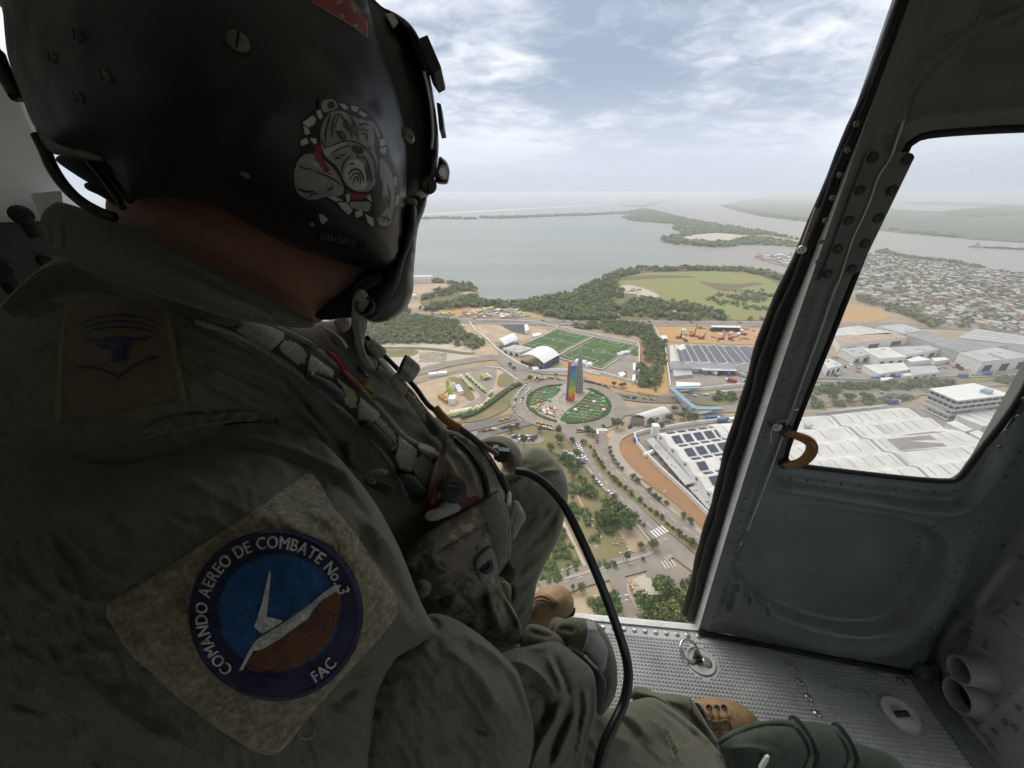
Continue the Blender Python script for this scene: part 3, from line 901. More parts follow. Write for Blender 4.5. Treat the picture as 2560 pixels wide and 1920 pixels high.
for t_,k_ in prof:
 rings.append([b0+Vector((wl*k_*math.cos(R(a))+(-1.6*t_*1.0),wl*k_*math.sin(R(a))*.9,.4+hs*t_)) for a in (20,70,110,160,200,250,290,340)])
vs=[p for r_ in rings for p in r_]
fs=[(i*8+k_,i*8+(k_+1) % 8,(i+1)*8+(k_+1) % 8,(i+1)*8+k_) for i in range(len(prof)-1) for k_ in range(8)]
m.add(vs,fs)
m.build('glass_skin',mat('grey_glass',(.15,.155,.15),.35,var=.35,scale=.35,spec=.6),sp)
m=MB()
for a in range(8):
 m.tube([r_[a]*1.0 for r_ in rings],.22,4)
for i in range(1,15):
 t_=i/15
 j=max(q for q in range(len(prof)) if prof[q][0]<=t_)
 f_=(t_-prof[j][0])/(prof[min(j+1,6)][0]-prof[j][0]+1e-9)
 rr=[rings[j][a].lerp(rings[min(j+1,6)][a],f_) for a in range(8)]
 m.tube(rr,.16,4,closed=True)
m.build('lattice',M_STEEL,sp)
m=MB();m.tube([b0+Vector((-1.6,0,hs)),b0+Vector((-1.7,0,hm))],[.5,.12],6);m.build('mast',M_STEEL,sp)

# ---- sports ground
def pitch(name,k,pts,label,goals=True):
 q=gp(k,pts,0)
 z=Z4+.05
 sheet('football_pitch',q,z-.04,M_TURF)
 z+=.30
 b=MB()
 def ln(p0,p1,wd=.35):
  d=(p1-p0).normalized();nn=Vector((-d.y,d.x,0))*wd/2
  b.add([Vector((x.x,x.y,z+.003*len(b.f))) for x in (p0-nn,p1-nn,p1+nn,p0+nn)],[(0,1,2,3)])
 def qa(u,v):return quad_at(q,u,v)
 e=.035
 box=[qa(e,e),qa(1-e,e),qa(1-e,1-e),qa(e,1-e)]
 for i in range(4):ln(box[i],box[(i+1) % 4])
 ln(qa(e,.5),qa(1-e,.5))
 c=[qa(.5+.13*math.cos(t),.5+.09*math.sin(t)) for t in [2*math.pi*i/28 for i in range(28)]]
 for i in range(28):ln(c[i],c[(i+1) % 28],.3)
 for v0,v1 in ((e,.19),(1-e,.81)):
  pp=[qa(.24,v0),qa(.24,v1),qa(.76,v1),qa(.76,v0)]
  for i in range(3):ln(pp[i],pp[i+1])
  v2=v0+(v1-v0)*.35
  pp=[qa(.38,v0),qa(.38,v2),qa(.62,v2),qa(.62,v0)]
  for i in range(3):ln(pp[i],pp[i+1])
 b.build('pitch_lines',M_PAINT)['kind']='structure'
 for i,v0 in enumerate((e,1-e)):
  a,c_=qa(.455,v0),qa(.545,v0)
  d=(qa(.5,.5)-qa(.5,v0)).normalized()*-2.0
  m=MB();H=2.6
  up=Vector((0,0,H))
  m.tube([a,a+up,c_+up,c_],.09,5);m.tube([a+up,a+d,c_+d,c_+up],.05,4);m.tube([a,a+d],.05,4);m.tube([c_,c_+d],.05,4)
  tag(m.build('football_goal',M_WHITE),'white football goal at the %s end of the %s' % (('far','near')[i],label),'goal','goals of the two pitches')
 return q
q1=pitch('left','P',[(1390.5,824.8),(1479.7,842.9),(1398,884),(1306,863)],'pitch beside the white dome')
q2=pitch('right','P',[(1488.6,845),(1591,865),(1502.5,923.4),(1400,893)],'pitch beside the overgrown strip')
ribbon('walkway',[G(1484,842.5),G(1440,864),G(1397,889)],4,Z4,M_WALK,smooth=0)
ribbon('walkway',[G(1388,822),G(1486,843),G(1594,864.5)],4,Z4,M_WALK,smooth=0)
ribbon('walkway',[G(1595,866),G(1546,897),G(1503,926)],3,Z4,M_WALK,smooth=0)
ribbon('walkway',[G(1503,925),G(1450,910),G(1400,897)],4,Z4,M_WALK,smooth=0)
sheet('side_lawn',gp('C',[(690,905),(755,860),(768,945),(720,950)]),Z4,M_TURF)
def wall(k,pts,h,th,label,m=None,name='boundary_wall'):
 b=MB();line=gp(k,pts)
 for a,c in zip(line[:-1],line[1:]):
  d=(c-a).normalized();nn=Vector((-d.y,d.x,0))*th/2
  b.hexa([a-nn,c-nn,c+nn,a+nn],[p+Vector((0,0,h)) for p in (a-nn,c-nn,c+nn,a+nn)])
 return tag(b.build(name,m or M_WALLW),label,'wall')
wall('B',[(760,640),(900,632),(1340,645),(1640,700),(2074,790)],2.6,.8,'white boundary wall along the highway behind the football pitches')
wall('C',[(340,745),(560,790),(765,830),(785,880),(770,1220)],2.6,.7,'white boundary wall on the east side of the pitches')
wall('B',[(720,655),(780,740),(900,830),(1000,930),(1120,1020),(1240,1095),(1330,1130)],3.0,1.3,'long pale boundary wall running from the quarry lot to the white dome')
wall('B',[(1640,705),(1480,800),(1350,850)],2.2,.8,'white low wall on the quarry side of the football pitches')
wall('C',[(770,1222),(640,1190),(400,1120),(220,1105),(-60,1090),(-250,1110)],2.5,.9,'white wall between the parking lot and the orange slope')
wall('C',[(1035,870),(1050,1000),(1085,1270)],4.0,.8,'white wall beside the orange dirt track of the solar factory')
wall('C',[(870,655),(905,660),(950,790)],4.0,1.0,'brown timber fence on the west side of the building site',M_ROOFB,'site_fence')
wall('C',[(905,652),(950,700),(985,790)],2.5,.8,'white fence on the west side of the building site',None,'site_fence')
wall('D',[(925,250),(945,310),(1010,390),(1130,510),(1290,660),(1400,770),(1490,870)],3.4,.8,'white curved boundary wall beside the red earth strip')
wall('D',[(925,250),(1000,225),(1150,200),(1300,175),(1450,158),(1700,130)],3.2,.8,'white boundary wall behind the lower solar warehouse')
wall('C',[(1090,1275),(1400,1290),(1760,1250),(2050,1235)],3.5,.8,'pale wall along the avenue in front of the truck yard')
wall('B',[(880,1110),(1050,1130),(1220,1250)],1.4,.9,'low pale wall on the roundabout side of the mixer yard')
wall('B',[(1390,1160),(1750,1155),(1900,1160),(2074,1195)],1.6,1.2,'low white wall below the big white dome')

hall,q,fr,bk=arch_hall('B',[(1252,996),(1492,1074),(1656,984),(1420,908)],8.5,5.0,'large white barrel-roofed sports dome with navy walls by the pitches',M_WHITE,M_NAVY)
m=MB()
for a,c in ((q[1],q[2]),(q[2],q[3])):
 m.add([Vector((a.x,a.y,0)),Vector((c.x,c.y,0)),Vector((c.x,c.y,6.8)),Vector((a.x,a.y,6.8))],[(0,1,2,3)])
m.build('wall',M_NAVY,hall)
m=MB();i0=[q[0].lerp(q[1],.02) ,q[0].lerp(q[1],.98)]
m.add([Vector((i0[0].x,i0[0].y,0)),Vector((i0[1].x,i0[1].y,0)),Vector((i0[1].x,i0[1].y,4.0)),Vector((i0[0].x,i0[0].y,4.0))],[(0,1,2,3)]);m.build('front_wall',mat('brown_screen',(.10,.055,.045),.8),hall)
for i in range(7):
 a=q[0].lerp(q[1],i/6);z1=8.5+5*math.sin(math.pi*i/6)
 m=MB();m.tube([Vector((a.x,a.y,0)),Vector((a.x,a.y,z1))],.22,5);m.build('column',M_STEEL,hall)
hall2,q,fr,bk=arch_hall('B',[(1000,836),(1082,886),(1226,822),(1142,772)],7.0,3.6,'smaller white barrel-roofed court canopy with blue stands',M_WHITE,M_BLUE,name='court_canopy',cat='canopy')
m=MB();a,c=q[1],q[2]
for a,c in ((q[1],q[2]),(q[0].lerp(q[1],.35),q[1])):
 m.add([Vector((a.x,a.y,0)),Vector((c.x,c.y,0)),Vector((c.x,c.y,3.4)),Vector((a.x,a.y,3.4))],[(0,1,2,3)])
m.build('stand',M_BLUE,hall2)
for i in range(5):
 for e0,e1 in ((q[0],q[3]),(q[1],q[2])):
  a=e0.lerp(e1,i/4);m=MB();m.tube([Vector((a.x,a.y,0)),Vector((a.x,a.y,7.2))],.2,5);m.build('column',M_STEEL,hall2)
shed('B',[(1065,920),(1240,960),(1372,915),(1190,880)],5.5,'low flat white changing room block between the two domes',M_CONC,M_WALLW,'changing_room','building',vents=4,doors=3)
shed('B',[(1065,915),(1130,905),(1200,945),(1140,960)],3.0,'small white annex beside the changing room block',M_WHITE,M_WALLW,'annex','building')
shed('B',[(1290,675),(1320,668),(1340,720),(1300,740)],5,'small white pump house beside the black pond',M_WHITE,M_WALLW,'pump_house','building')
shed('B',[(1370,1110),(1425,1105),(1440,1130),(1385,1140)],3,'white gatehouse at the corner of the big dome',M_WHITE,M_WALLW,'gatehouse','building')
shed('B',[(1370,770),(1450,755),(1468,775),(1390,795)],2.5,'long white cabin on the quarry side of the pitch',M_WHITE,M_WALLW,'site_cabin','cabin')
tent_mat=M_WHITE
for i,(x,y) in enumerate([(1830,1080),(1890,1095),(1950,1115)]):
 q=G(*c1('B',x,y));m=MB()
 N=10;vs=[q+Vector((4*math.cos(math.pi*j/N)*(1),0,4*math.sin(math.pi*j/N))) for j in range(N+1)]
 vs+=[p+Vector((3,7,0)) for p in vs]
 m.add(vs,[(j,j+1,N+2+j,N+1+j) for j in range(N)]+[tuple(range(N+1)),tuple(range(N+1,2*N+2))])
 tag(m.build('arched_tent',tent_mat),'%s white arched tent from the rainbow slab' % ORD[i],'tent','white tents by the pitch')
for i,(x,y) in enumerate([(590,945),(625,930),(665,925)]):
 q=G(*c1('C',x,y));m=MB();m.box(q+Vector((0,0,1.4)),(6,4,2.8),.6);m.prism([q+Vector((-3.2,-2.2,2.8)),q+Vector((3.2,-2.2,2.8)),q+Vector((3.2,2.2,2.8)),q+Vector((-3.2,2.2,2.8))],[q+Vector((-.3,0,4.3))]*2+[q+Vector((.3,0,4.3))]*2)
 tag(m.build('pavilion_tent',tent_mat),'%s white pavilion from the east lot beside the pitch' % ORD[i],'tent','white pavilions east of the pitch')
shed('C',[(575,1120),(625,1105),(645,1130),(600,1155)],3.0,'white tent roof in the middle of the parking lot',M_WHITE,M_WALLW,'ticket_tent','tent')
shed('C',[(715,1140),(745,1128),(745,1185),(712,1195)],3.5,'narrow white cabin at the east wall of the parking lot',M_WALLW,M_WALLW,'site_cabin','cabin')
shed('C',[(720,1020),(745,1020),(745,1085),(725,1090)],3.5,'white container at the east wall near the pitch',M_WHITE,M_WALLW,'site_cabin','cabin')

# ---- solar factory (upper): folded white roof covered with dark panels
M_PANEL2=mat('sheen_tinted_solar_cells',(.115,.12,.135),.4,var=.2,scale=.4)  # lighter tone puts reflection and haze into the panel colour
def panel_on(root,a,b,c,d,lift=.35,m=None):
 pm=m or M_PANEL
 """one solar array lying on a roof face (a..d corners)"""
 n=(b-a).cross(d-a).normalized()
 if n.z<0:n=-n
 q=[p+n*lift for p in (a,b,c,d)]
 m=MB();m.hexa(q,[p+n*.12 for p in q]);m.build('solar_panel',pm,root)
fac=empty('solar_factory','long white factory with a folded roof of dark solar panels behind the truck yard','factory',None,G(*c1('C',1085,1120)))
HR=10.0
ridT=[(1130,822),(1220,828),(1370,830),(1525,836),(1680,840),(1830,843),(1930,848),(2060,852),(2240,858)]
ridB=[(1180,1005),(1308,1003),(1480,1010),(1660,1016),(1830,1018),(1980,1012),(2100,1030),(2240,1040),(2420,1050)]
rf=MB()
T_=[G(*c1('C',*p),HR+2.2) for p in ridT];B_=[G(*c1('C',*p),HR+2.2) for p in ridB]
for i in range(len(T_)-1):
 tm=(T_[i]+T_[i+1])/2-Vector((0,0,2.4));bm_=(B_[i]+B_[i+1])/2-Vector((0,0,2.4))
 rf.add([T_[i],tm,bm_,B_[i]],[(0,1,2,3)]);rf.add([tm,T_[i+1],B_[i+1],bm_],[(0,1,2,3)])
 rf.add([T_[i],tm,Vector((tm.x,tm.y,0)),Vector((T_[i].x,T_[i].y,0))],[(0,1,2,3)])
 for (q0,q1,q2,q3) in ((T_[i],tm,bm_,B_[i]),(tm,T_[i+1],B_[i+1],bm_)):
  for j in range(7):
   v0,v1=.03+j*.137,.03+j*.137+.118
   if i==0 and j<2:continue
   a,b_=q0.lerp(q3,v0).lerp(q1.lerp(q2,v0),.09),q0.lerp(q3,v0).lerp(q1.lerp(q2,v0),.96)
   d,c=q0.lerp(q3,v1).lerp(q1.lerp(q2,v1),.09),q0.lerp(q3,v1).lerp(q1.lerp(q2,v1),.96)
   panel_on(fac,a,b_,c,d,m=M_PANEL2)
rf.build('roof',M_ROOFW,fac)
w_=MB()
fr=[G(*c1('C',*p),HR) for p in [(1095,1012),(1280,1018),(1480,1022),(1660,1026),(1830,1030),(1980,1032),(2420,1060)]]
for a,c in zip(fr[:-1],fr[1:]):
 w_.add([Vector((a.x,a.y,0)),Vector((c.x,c.y,0)),c+Vector((0,0,1.8)),a+Vector((0,0,1.8))],[(0,1,2,3)])
w_.build('front_wall',M_WALLW,fac)
sd=MB();q=[G(*c1('C',*p),HR-1) for p in [(1085,845),(1150,835),(1232,1005),(1092,1012)]]
walls(sd,q);sd.add(q,[(0,1,2,3)]);sd.build('side_wing',M_ROOFW,fac)
for i,(x0,x1,y) in enumerate([(1300,1400,1072),(1410,1750,1090),(1790,1960,1070)]):
 a,c=G(*c1('C',x0,y),5),G(*c1('C',x1,y+8),5)
 m=MB();n_=Vector((0,7,1.2));m.hexa([a,c,c+n_,a+n_],[p+Vector((0,0,.3)) for p in (a,c,c+n_,a+n_)]);m.build('loading_canopy',M_WHITE,fac)
 m=MB();n_=Vector((0,7.5,0));m.hexa([Vector((p.x,p.y,.1)) for p in (a+n_,c+n_,c+n_*1.02,a+n_*1.02)],[Vector((p.x,p.y,4.6)) for p in (a+n_,c+n_,c+n_*1.02,a+n_*1.02)]);m.build('loading_door',M_DARK,fac)
shed('C',[(1110,1048),(1260,1040),(1310,1130),(1125,1150)],3.0,'grey service yard roof beside the solar factory',M_ROOFG,M_CONC,'service_shed','shed',vents=6)
shed('C',[(1150,1205),(1380,1215),(1385,1240),(1155,1250)],5.0,'white gate canopy at the west end of the truck yard',M_WHITE,M_WALLW,'gate_canopy','canopy')
shed('C',[(1500,648),(1780,652),(1780,670),(1495,664)],6,'long white site shed at the back of the building site',M_WHITE,M_DARK,'site_shed','shed',seams=7)
shed('C',[(995,748),(1050,748),(1060,780),(1005,785)],4,'white site office at the west end of the building site',M_WHITE,M_WALLW,'site_office','building')
shed('C',[(2030,695),(2130,690),(2140,720),(2035,725)],5,'white truck shed east of the building site',M_WHITE,M_WALLW,'site_shed','shed')
shed('C',[(1980,745),(2060,740),(2070,780),(2000,785)],4,'grey container stack east of the building site',M_ROOFG,M_WALLW,'site_shed','shed')

def lorry(k,xy,ang,colm,label,L=11.0,group='lorries in the truck yard'):
 p=G(*c1(k,*xy));root=empty('lorry',label,'lorry',group,p)
 M_=Matrix.Rotation(ang,3,'Z')
 def bx(c,s_,n,m):b=MB();b.box(p+M_ @ Vector(c),s_,M=M_);b.build(n,m,root)
 bx((-1,0,2.5),(L-3,2.6,2.9),'cargo_box',colm)
 bx((L/2-1.2,0,1.7),(2.1,2.4,2.6),'cab',M_WHITE)
 bx((L/2-.12,0,2.2),(.1,2.1,.9),'windscreen',M_DARK)
 bx((0,0,.85),(L-1.5,1.6,.35),'chassis',M_DARK)
 for x in (-L/2+1.6,-L/2+2.9,L/2-1.6):
  for s_ in (-1,1):
   b=MB();c=p+M_ @ Vector((x,s_*1.05,.5));ax=M_ @ Vector((0,.18,0));b.tube([c-ax,c+ax],.5,8);b.build('wheel',M_DARK,root)
M_RED2=mat('red_container_paint',(.30,.06,.045),.6,var=.2,scale=.3)
M_BLU2=mat('blue_container_paint',(.06,.15,.32),.6,var=.2,scale=.3)
for xy,a,mm,lb in [((1505,1125),1.9,M_WHITE,'white lorry parked leftmost at the factory loading bay'),((1540,1128),1.9,M_DARK,'dark lorry parked between the white and red lorries at the loading bay'),
     ((1580,1120),1.9,M_RED2,'red lorry parked left of the blue one at the loading bay'),((1635,1130),1.9,M_BLU2,'blue lorry parked between two red ones at the loading bay'),
     ((1690,1125),1.9,M_RED2,'red lorry parked right of the blue one at the loading bay'),((1685,1208),2.4,M_RED2,'red lorry standing alone in the middle of the truck yard'),
     ((1840,1225),1.6,M_BLU2,'blue lorry beside the wall at the east end of the truck yard'),((1790,1150),2.0,M_ROOFG,'grey lorry standing in front of the loading canopy'),
     ((1400,1120),2.2,M_ROOFD,'grey lorry beside the service yard roof')]:
 lorry('C',xy,a,mm,lb)
for xy,a,mm,lb in [((1500,1580),.1,M_BLU2,'blue lorry with white roof behind the lower solar warehouse'),((1700,1600),.15,M_WHITE,'white trailer lorry along the wall behind the lower solar warehouse'),((1620,1605),.12,M_BLU2,'blue open lorry between the trailer and the blue lorry')]:
 lorry('C',xy,a,mm,lb,12,'lorries behind the lower solar warehouse')
m=MB();p=G(*c1('D',938,290));m.box(p+Vector((0,0,1.5)),(3.5,3,3),.3);m.box(p+Vector((0,0,3.2)),(3.8,3.3,.3),.3);tag(m.build('guard_hut',M_BLUE),'small blue guard hut at the corner of the red earth strip','hut')

# ---- drilling rigs on the building site
for i,(x,y,top,lean) in enumerate([(1312,755,625,0),(1180,775,705,-6),(1400,780,710,12),(1595,790,680,6),(1700,780,725,60)]):
 p=G(*c1('C',x,y));h=hgt(p,*c1('C',x,top));root=empty('drilling_rig','%s orange piling rig from the west on the building site' % ORD[[1,0,2,3,4][i]],'drilling rig','orange piling rigs on the building site',p)
 r_=(G(*c1('C',x+lean,y))-p)
 b=MB();b.box(p+Vector((-2,0,2.2)),(5.5,3,2.2));b.build('body',M_ORANGE,root)
 b=MB();b.box(p+Vector((.9,0,3.0)),(1.4,1.6,1.8));b.build('cab',M_DARK,root)
 for s_ in (-1,1):
  b=MB();b.box(p+Vector((-1.5,s_*1.6,.6)),(6,.8,1.2));b.build('track',M_DARK,root)
 b=MB();b.tube([p+Vector((2.2,0,.5)),p+Vector((2.2,0,h))+r_],[.75,.5],6);b.tube([p+Vector((-1,0,3)),p+Vector((2.2,0,h*.7))+r_*.7],.25,5);b.build('mast',M_ORANGE if i !=1 else M_DARK,root)
STK=[]
for i in range(46):
 x,y=rng.uniform(1180,1960),rng.uniform(668,810)
 if 1480<x<1800 and y<680:continue
 p=G(*c1('C',x,y));b=MB();s_=rng.uniform(1.2,4.5)
 b.box(p+Vector((0,0,.8)),(s_*1.8,s_,rng.uniform(1,2.6)),rng.uniform(0,3))
 q_=rng.choice([('concrete',M_CONC),('white',M_WHITE),('brown',M_ROOFB),('black',M_DARK),('grey',M_ROOFD),('rusty',M_RUST)]);STK.append((x,q_[0],b.build('material_stack',q_[1])))

# ---- concrete plant and its yellow-white mixer trucks
pl=empty('concrete_plant','lime green concrete batching plant with tall silo and conveyor','concrete plant',None,G(*c1('B',520,1460)))
M_LIME=mat('lime_paint',(.36,.50,.05),.5,var=.15,scale=.5)
def up(k,xy,top,r0,m,name,parent,n=10):
 p=G(*c1(k,*xy));h=hgt(p,*c1(k,*top));b=MB();b.tube([p,p+Vector((0,0,h))],r0,n);b.tube([p+Vector((0,0,h)),p+Vector((0,0,h+r0))],[r0,.2],n);return b.build(name,m,parent)
up('B',(525,1430),(512,1330),2.0,M_LIME,'silo',pl);up('B',(560,1350),(560,1280),1.8,M_WHITE,'silo',pl);up('B',(500,1360),(484,1250),1.5,M_LIME,'silo',pl)
b=MB();p=G(*c1('B',545,1480));b.box(p+Vector((0,0,3)),(6,8,6));b.build('control_house',M_WHITE,pl)
b=MB();a,c=G(*c1('B',430,1420)),G(*c1('B',525,1440));b.tube([a+Vector((0,0,1)),c+Vector((0,0,11))],.8,4);b.build('conveyor',M_OCHRE,pl)
for i in range(4):
 p=G(*c1('B',420+i*22,1430+i*16));b=MB();b.box(p+Vector((0,0,2)),(4,5,4),.4);b.build('hopper',mat('yellow_hopper',(.45,.27,.08),.7),pl)
for i in range(3):
 p=G(*c1('B',600+i*15,1340+i*25));b=MB();b.box(p+Vector((0,0,2)),(5,4,4),.4);b.build('bin',M_WALLW,pl)
def mixer_mesh():
 b=MB()
 b.box((0,0,.95),(8.6,1.1,.35),mi=2)
 b.box((3.4,0,1.9),(1.9,2.4,2.2),mi=0);b.box((4.36,0,2.3),(.06,2.1,.9),mi=2)
 b.tube([(-4.2,0,2.8),(-3.2,0,2.6),(-.6,0,2.3),(1.4,0,2.0),(2.2,0,1.9)],[.7,1.15,1.35,1.15,.6],10,mi=1)
 b.box((-3.9,0,1.6),(.8,2.2,1.4),mi=0)
 for x in (-3,-1.7,3.2):
  for s in (-1,1):b.tube([(x,s*.9,.5),(x,s*1.25,.5)],.52,8,mi=2)
 return b
proto=None
spots=[]
def row(k,a,c,n,ang,nm):
 for i in range(n):
  t=i/max(1,n-1);x,y=a[0]+(c[0]-a[0])*t,a[1]+(c[1]-a[1])*t
  spots.append((k,x,y,ang,'%s mixer truck from the %s' % (ORD[i],nm)))
row('B',(655,1240),(740,1335),5,2.2,'north end of the west row beside the grass bank')
row('B',(715,1220),(870,1360),6,2.2,'north end of the east row on the yard road')
row('B',(935,1400),(905,1480),2,1.2,'bend of the yard road')
row('B',(870,1210),(905,1235),3,.5,'wall in the far corner of the yard')
row('B',(780,1560),(830,1550),2,1.1,'hedge in the pair at the yard gate')
row('B',(515,1615),(705,1580),8,1.1,'west end of the row along the hedge')
for i,(k,x,y,a,lb) in enumerate(spots):
 if proto is None:
  o=mixer_mesh().build('mixer_truck',None,None,mats=[M_WHITE,mat('lime_drum',(.46,.50,.14),.5,var=.15,scale=1.0),M_DARK]);proto=o
 else:
  o=proto.copy();COL.objects.link(o)
 o.location=G(*c1(k,x,y),Z4+.05);o.rotation_euler=(0,0,a+rng.uniform(-.08,.08))
 tag(o,lb.replace(' from the ',' at the ',1),'mixer truck','mixer trucks parked at the concrete plant')
for i,(x,y) in enumerate([(350,1205),(440,1195)]):
 p=G(*c1('B',x,y));b=MB();b.box(p+Vector((0,0,1.8)),(9,5,3),.2);b.box(p+Vector((0,0,3.45)),(9.6,5.6,.3),.2)
 tag(b.build('site_cabin',M_WHITE),'%s white cabin on the grass strip of the mixer yard' % ('western','eastern')[i],'cabin','white cabins on the grass strip')

# ---- lower solar warehouse: gabled bays running away to the east
lw=empty('solar_warehouse','white sawtooth warehouse with solar panels beside the red earth strip','warehouse',None,G(*c1('D',1180,480)))
ED=[(1088,232),(1170,322),(1256,412),(1336,512),(1420,615),(1505,722),(1600,840)]
EE=[(1640,160),(1735,232),(1845,312),(1950,400),(2060,500),(2180,610),(2300,730)]
HB=9.0
ea=[G(*c1('D',*p),HB) for p in ED];eb=[G(*c1('D',*p),HB) for p in EE]
rf,wl_=MB(),MB()
for i in range(6):
 a0,a1,c0,c1_=ea[i],ea[i+1],eb[i],eb[i+1]
 ra,rc=a0.lerp(a1,.42)+Vector((0,0,2.6)),c0.lerp(c1_,.42)+Vector((0,0,2.6))
 rf.add([a0,c0,rc,ra],[(0,1,2,3)]);rf.add([ra,rc,c1_,a1],[(0,1,2,3)])
 wl_.add([Vector((a0.x,a0.y,0)),Vector((a1.x,a1.y,0)),a1,ra,a0],[(0,1,2,3,4)])
 for side,(q0,q1,q2,q3) in enumerate(((a0,c0,rc,ra),(ra,rc,c1_,a1))):
  for j in range(7):
   if (i==2 and side==1 and j==1) or (i>=4 and side==1 and j==0):continue
   u0,u1=.085+j*.13,.085+j*.13+.092
   v0,v1=(.22,.72) if side==0 else (.16,.86)
   def at(u,v):return q0.lerp(q1,u).lerp(q3.lerp(q2,u),v)
   panel_on(lw,at(u0,v0),at(u1,v0),at(u1,v1),at(u0,v1))
a0,c0=ea[0],eb[0];wl_.add([Vector((a0.x,a0.y,0)),Vector((c0.x,c0.y,0)),c0,a0],[(0,1,2,3)])
rf.build('roof',M_ROOFW,lw);wl_.build('wall',M_WALLW,lw)
for i in range(6):
 p=ea[i].lerp(ea[i+1],.30) ;b=MB();d=(ea[i+1]-ea[i]).normalized();nn=Vector((d.y,-d.x,0));nn=nn if nn.x<0 else-nn
 b.box(p+nn*.1+Vector((0,0,-.6)),(2.2,.3,1.3),math.atan2(d.y,d.x));b.build('louvre',M_DARK,lw)
for lb,k,pts,h in [('long grey lean-to canopy along the west side of the lower solar warehouse','D',[(1010,275),(1060,262),(1345,572),(1280,590)],4.5),
     ('lower grey lean-to canopy at the south end of the solar warehouse','D',[(1305,608),(1365,592),(1505,745),(1450,770)],4.2),
     ('southernmost grey lean-to canopy beside the white curved wall','D',[(1450,770),(1540,740),(1640,880),(1570,910)],4.0)]:
 q=gp(k,pts,h);root=empty('lean_to_canopy',lb,'canopy','grey canopies beside the lower solar warehouse',(q[0].x,q[0].y,0))
 b=MB();b.prism(ccw(q),(0,0,.35));b.build('roof',M_ROOFG,root)
 for i in range(9):
  for e0,e1 in ((q[0],q[3]),):
   p=e0.lerp(e1,i/8);b=MB();b.box((p.x,p.y,h/2),(.35,.35,h));b.build('post',M_STEEL,root)
 for i in range(6):
  p=quad_at(q,rng.uniform(.2,.8),rng.uniform(.1,.9));b=MB();b.box(p+Vector((0,0,.6)),(.8,.8,.5));b.build('roof_vent',M_ROOFD,root)
b=MB();p=G(*c1('D',1065,240));b.box(p+Vector((0,0,4.5)),(5,5,9));tag(b.build('stair_tower',M_WALLW),'small white stair tower at the north-west corner of the lower warehouse','tower')
b=MB();p=G(*c1('D',1040,395));b.tube([p+Vector((-5,0,1.5)),p+Vector((5,6,1.5))],1.6,10);tag(b.build('storage_tank',M_WALLW),'white horizontal tank lying beside the grey lean-to canopy','tank')

# ---- arched white warehouse by the roundabout
ah,q,fr,bk=arch_hall('D',[(893,118),(1012,128),(1178,88),(1100,52)],7.0,2.4,'white barrel-roofed shed with a grey open front beside the roundabout',M_ROOFW,M_WALLW,name='barrel_shed',cat='shed')
b=MB();walls(b,q);b.build('wall',M_WALLW,ah)
b=MB();a,c=q[0],q[1];d=(c-a).normalized();nn=Vector((d.y,-d.x,0));nn=nn if nn.y<0 else-nn
pts=[Vector((a.lerp(c,u).x,a.lerp(c,u).y,z))+nn*.15 for u,z in ((.12,0),(.88,0),(.88,5.6),(.7,7.2),(.5,7.8),(.3,7.2),(.12,5.6))]
b.add(pts,[tuple(range(7))]);b.build('shutter',M_ROOFD,ah)
b=MB();b.tube([p+nn*.2 for p in pts],.3,5);b.build('door_frame',M_RED2,ah)

# ---- pale blue footbridge over the avenue
fbr=empty('footbridge','pale blue covered footbridge crossing the avenue near the truck yard','footbridge',None,G(*c1('C',1215,1380)))
def deck(k,a,c,h0,h1,wd,name,m,th=2.6):
 A_,C_=G(*c1(k,*a),h0),G(*c1(k,*c),h1);d=Vector((C_.x-A_.x,C_.y-A_.y,0)).normalized();nn=Vector((-d.y,d.x,0))*wd/2
 b=MB();q=[A_-nn,C_-nn,C_+nn,A_+nn];b.hexa([p-Vector((0,0,th)) for p in q],q);b.build(name,m,fbr)
 return A_,C_
A_,C_=deck('C',(1100,1262),(1330,1462),8.5,8.5,4.2,'span',M_LBLUE)
deck('C',(1330,1462),(1600,1462),8.4,5.5,3.0,'ramp',M_LBLUE,1.6);deck('C',(1610,1470),(1370,1512),5.2,1.2,3.0,'ramp',M_LBLUE,1.4)
deck('C',(1090,1262),(1380,1258),8.4,5.5,3.0,'ramp',M_LBLUE,1.6);deck('C',(1380,1272),(1170,1290),5.2,1.2,3.0,'ramp',M_LBLUE,1.4)
for i in range(5):
 p=A_.lerp(C_,i/4);b=MB();b.tube([Vector((p.x,p.y,0)),Vector((p.x,p.y,6))],.5,6);b.build('pier',M_CONC,fbr)
for i in range(12):
 p0,p1=A_.lerp(C_,(i+.08)/12),A_.lerp(C_,(i+.92)/12);d=(p1-p0).normalized();nn=Vector((-d.y,d.x,0))*2.2
 b=MB();q=[p0-nn,p1-nn,p1+nn,p0+nn];b.hexa([x+Vector((0,0,.02)) for x in q],[x+Vector((0,0,.22)) for x in q]);b.build('roof_panel',M_LBLUE,fbr)

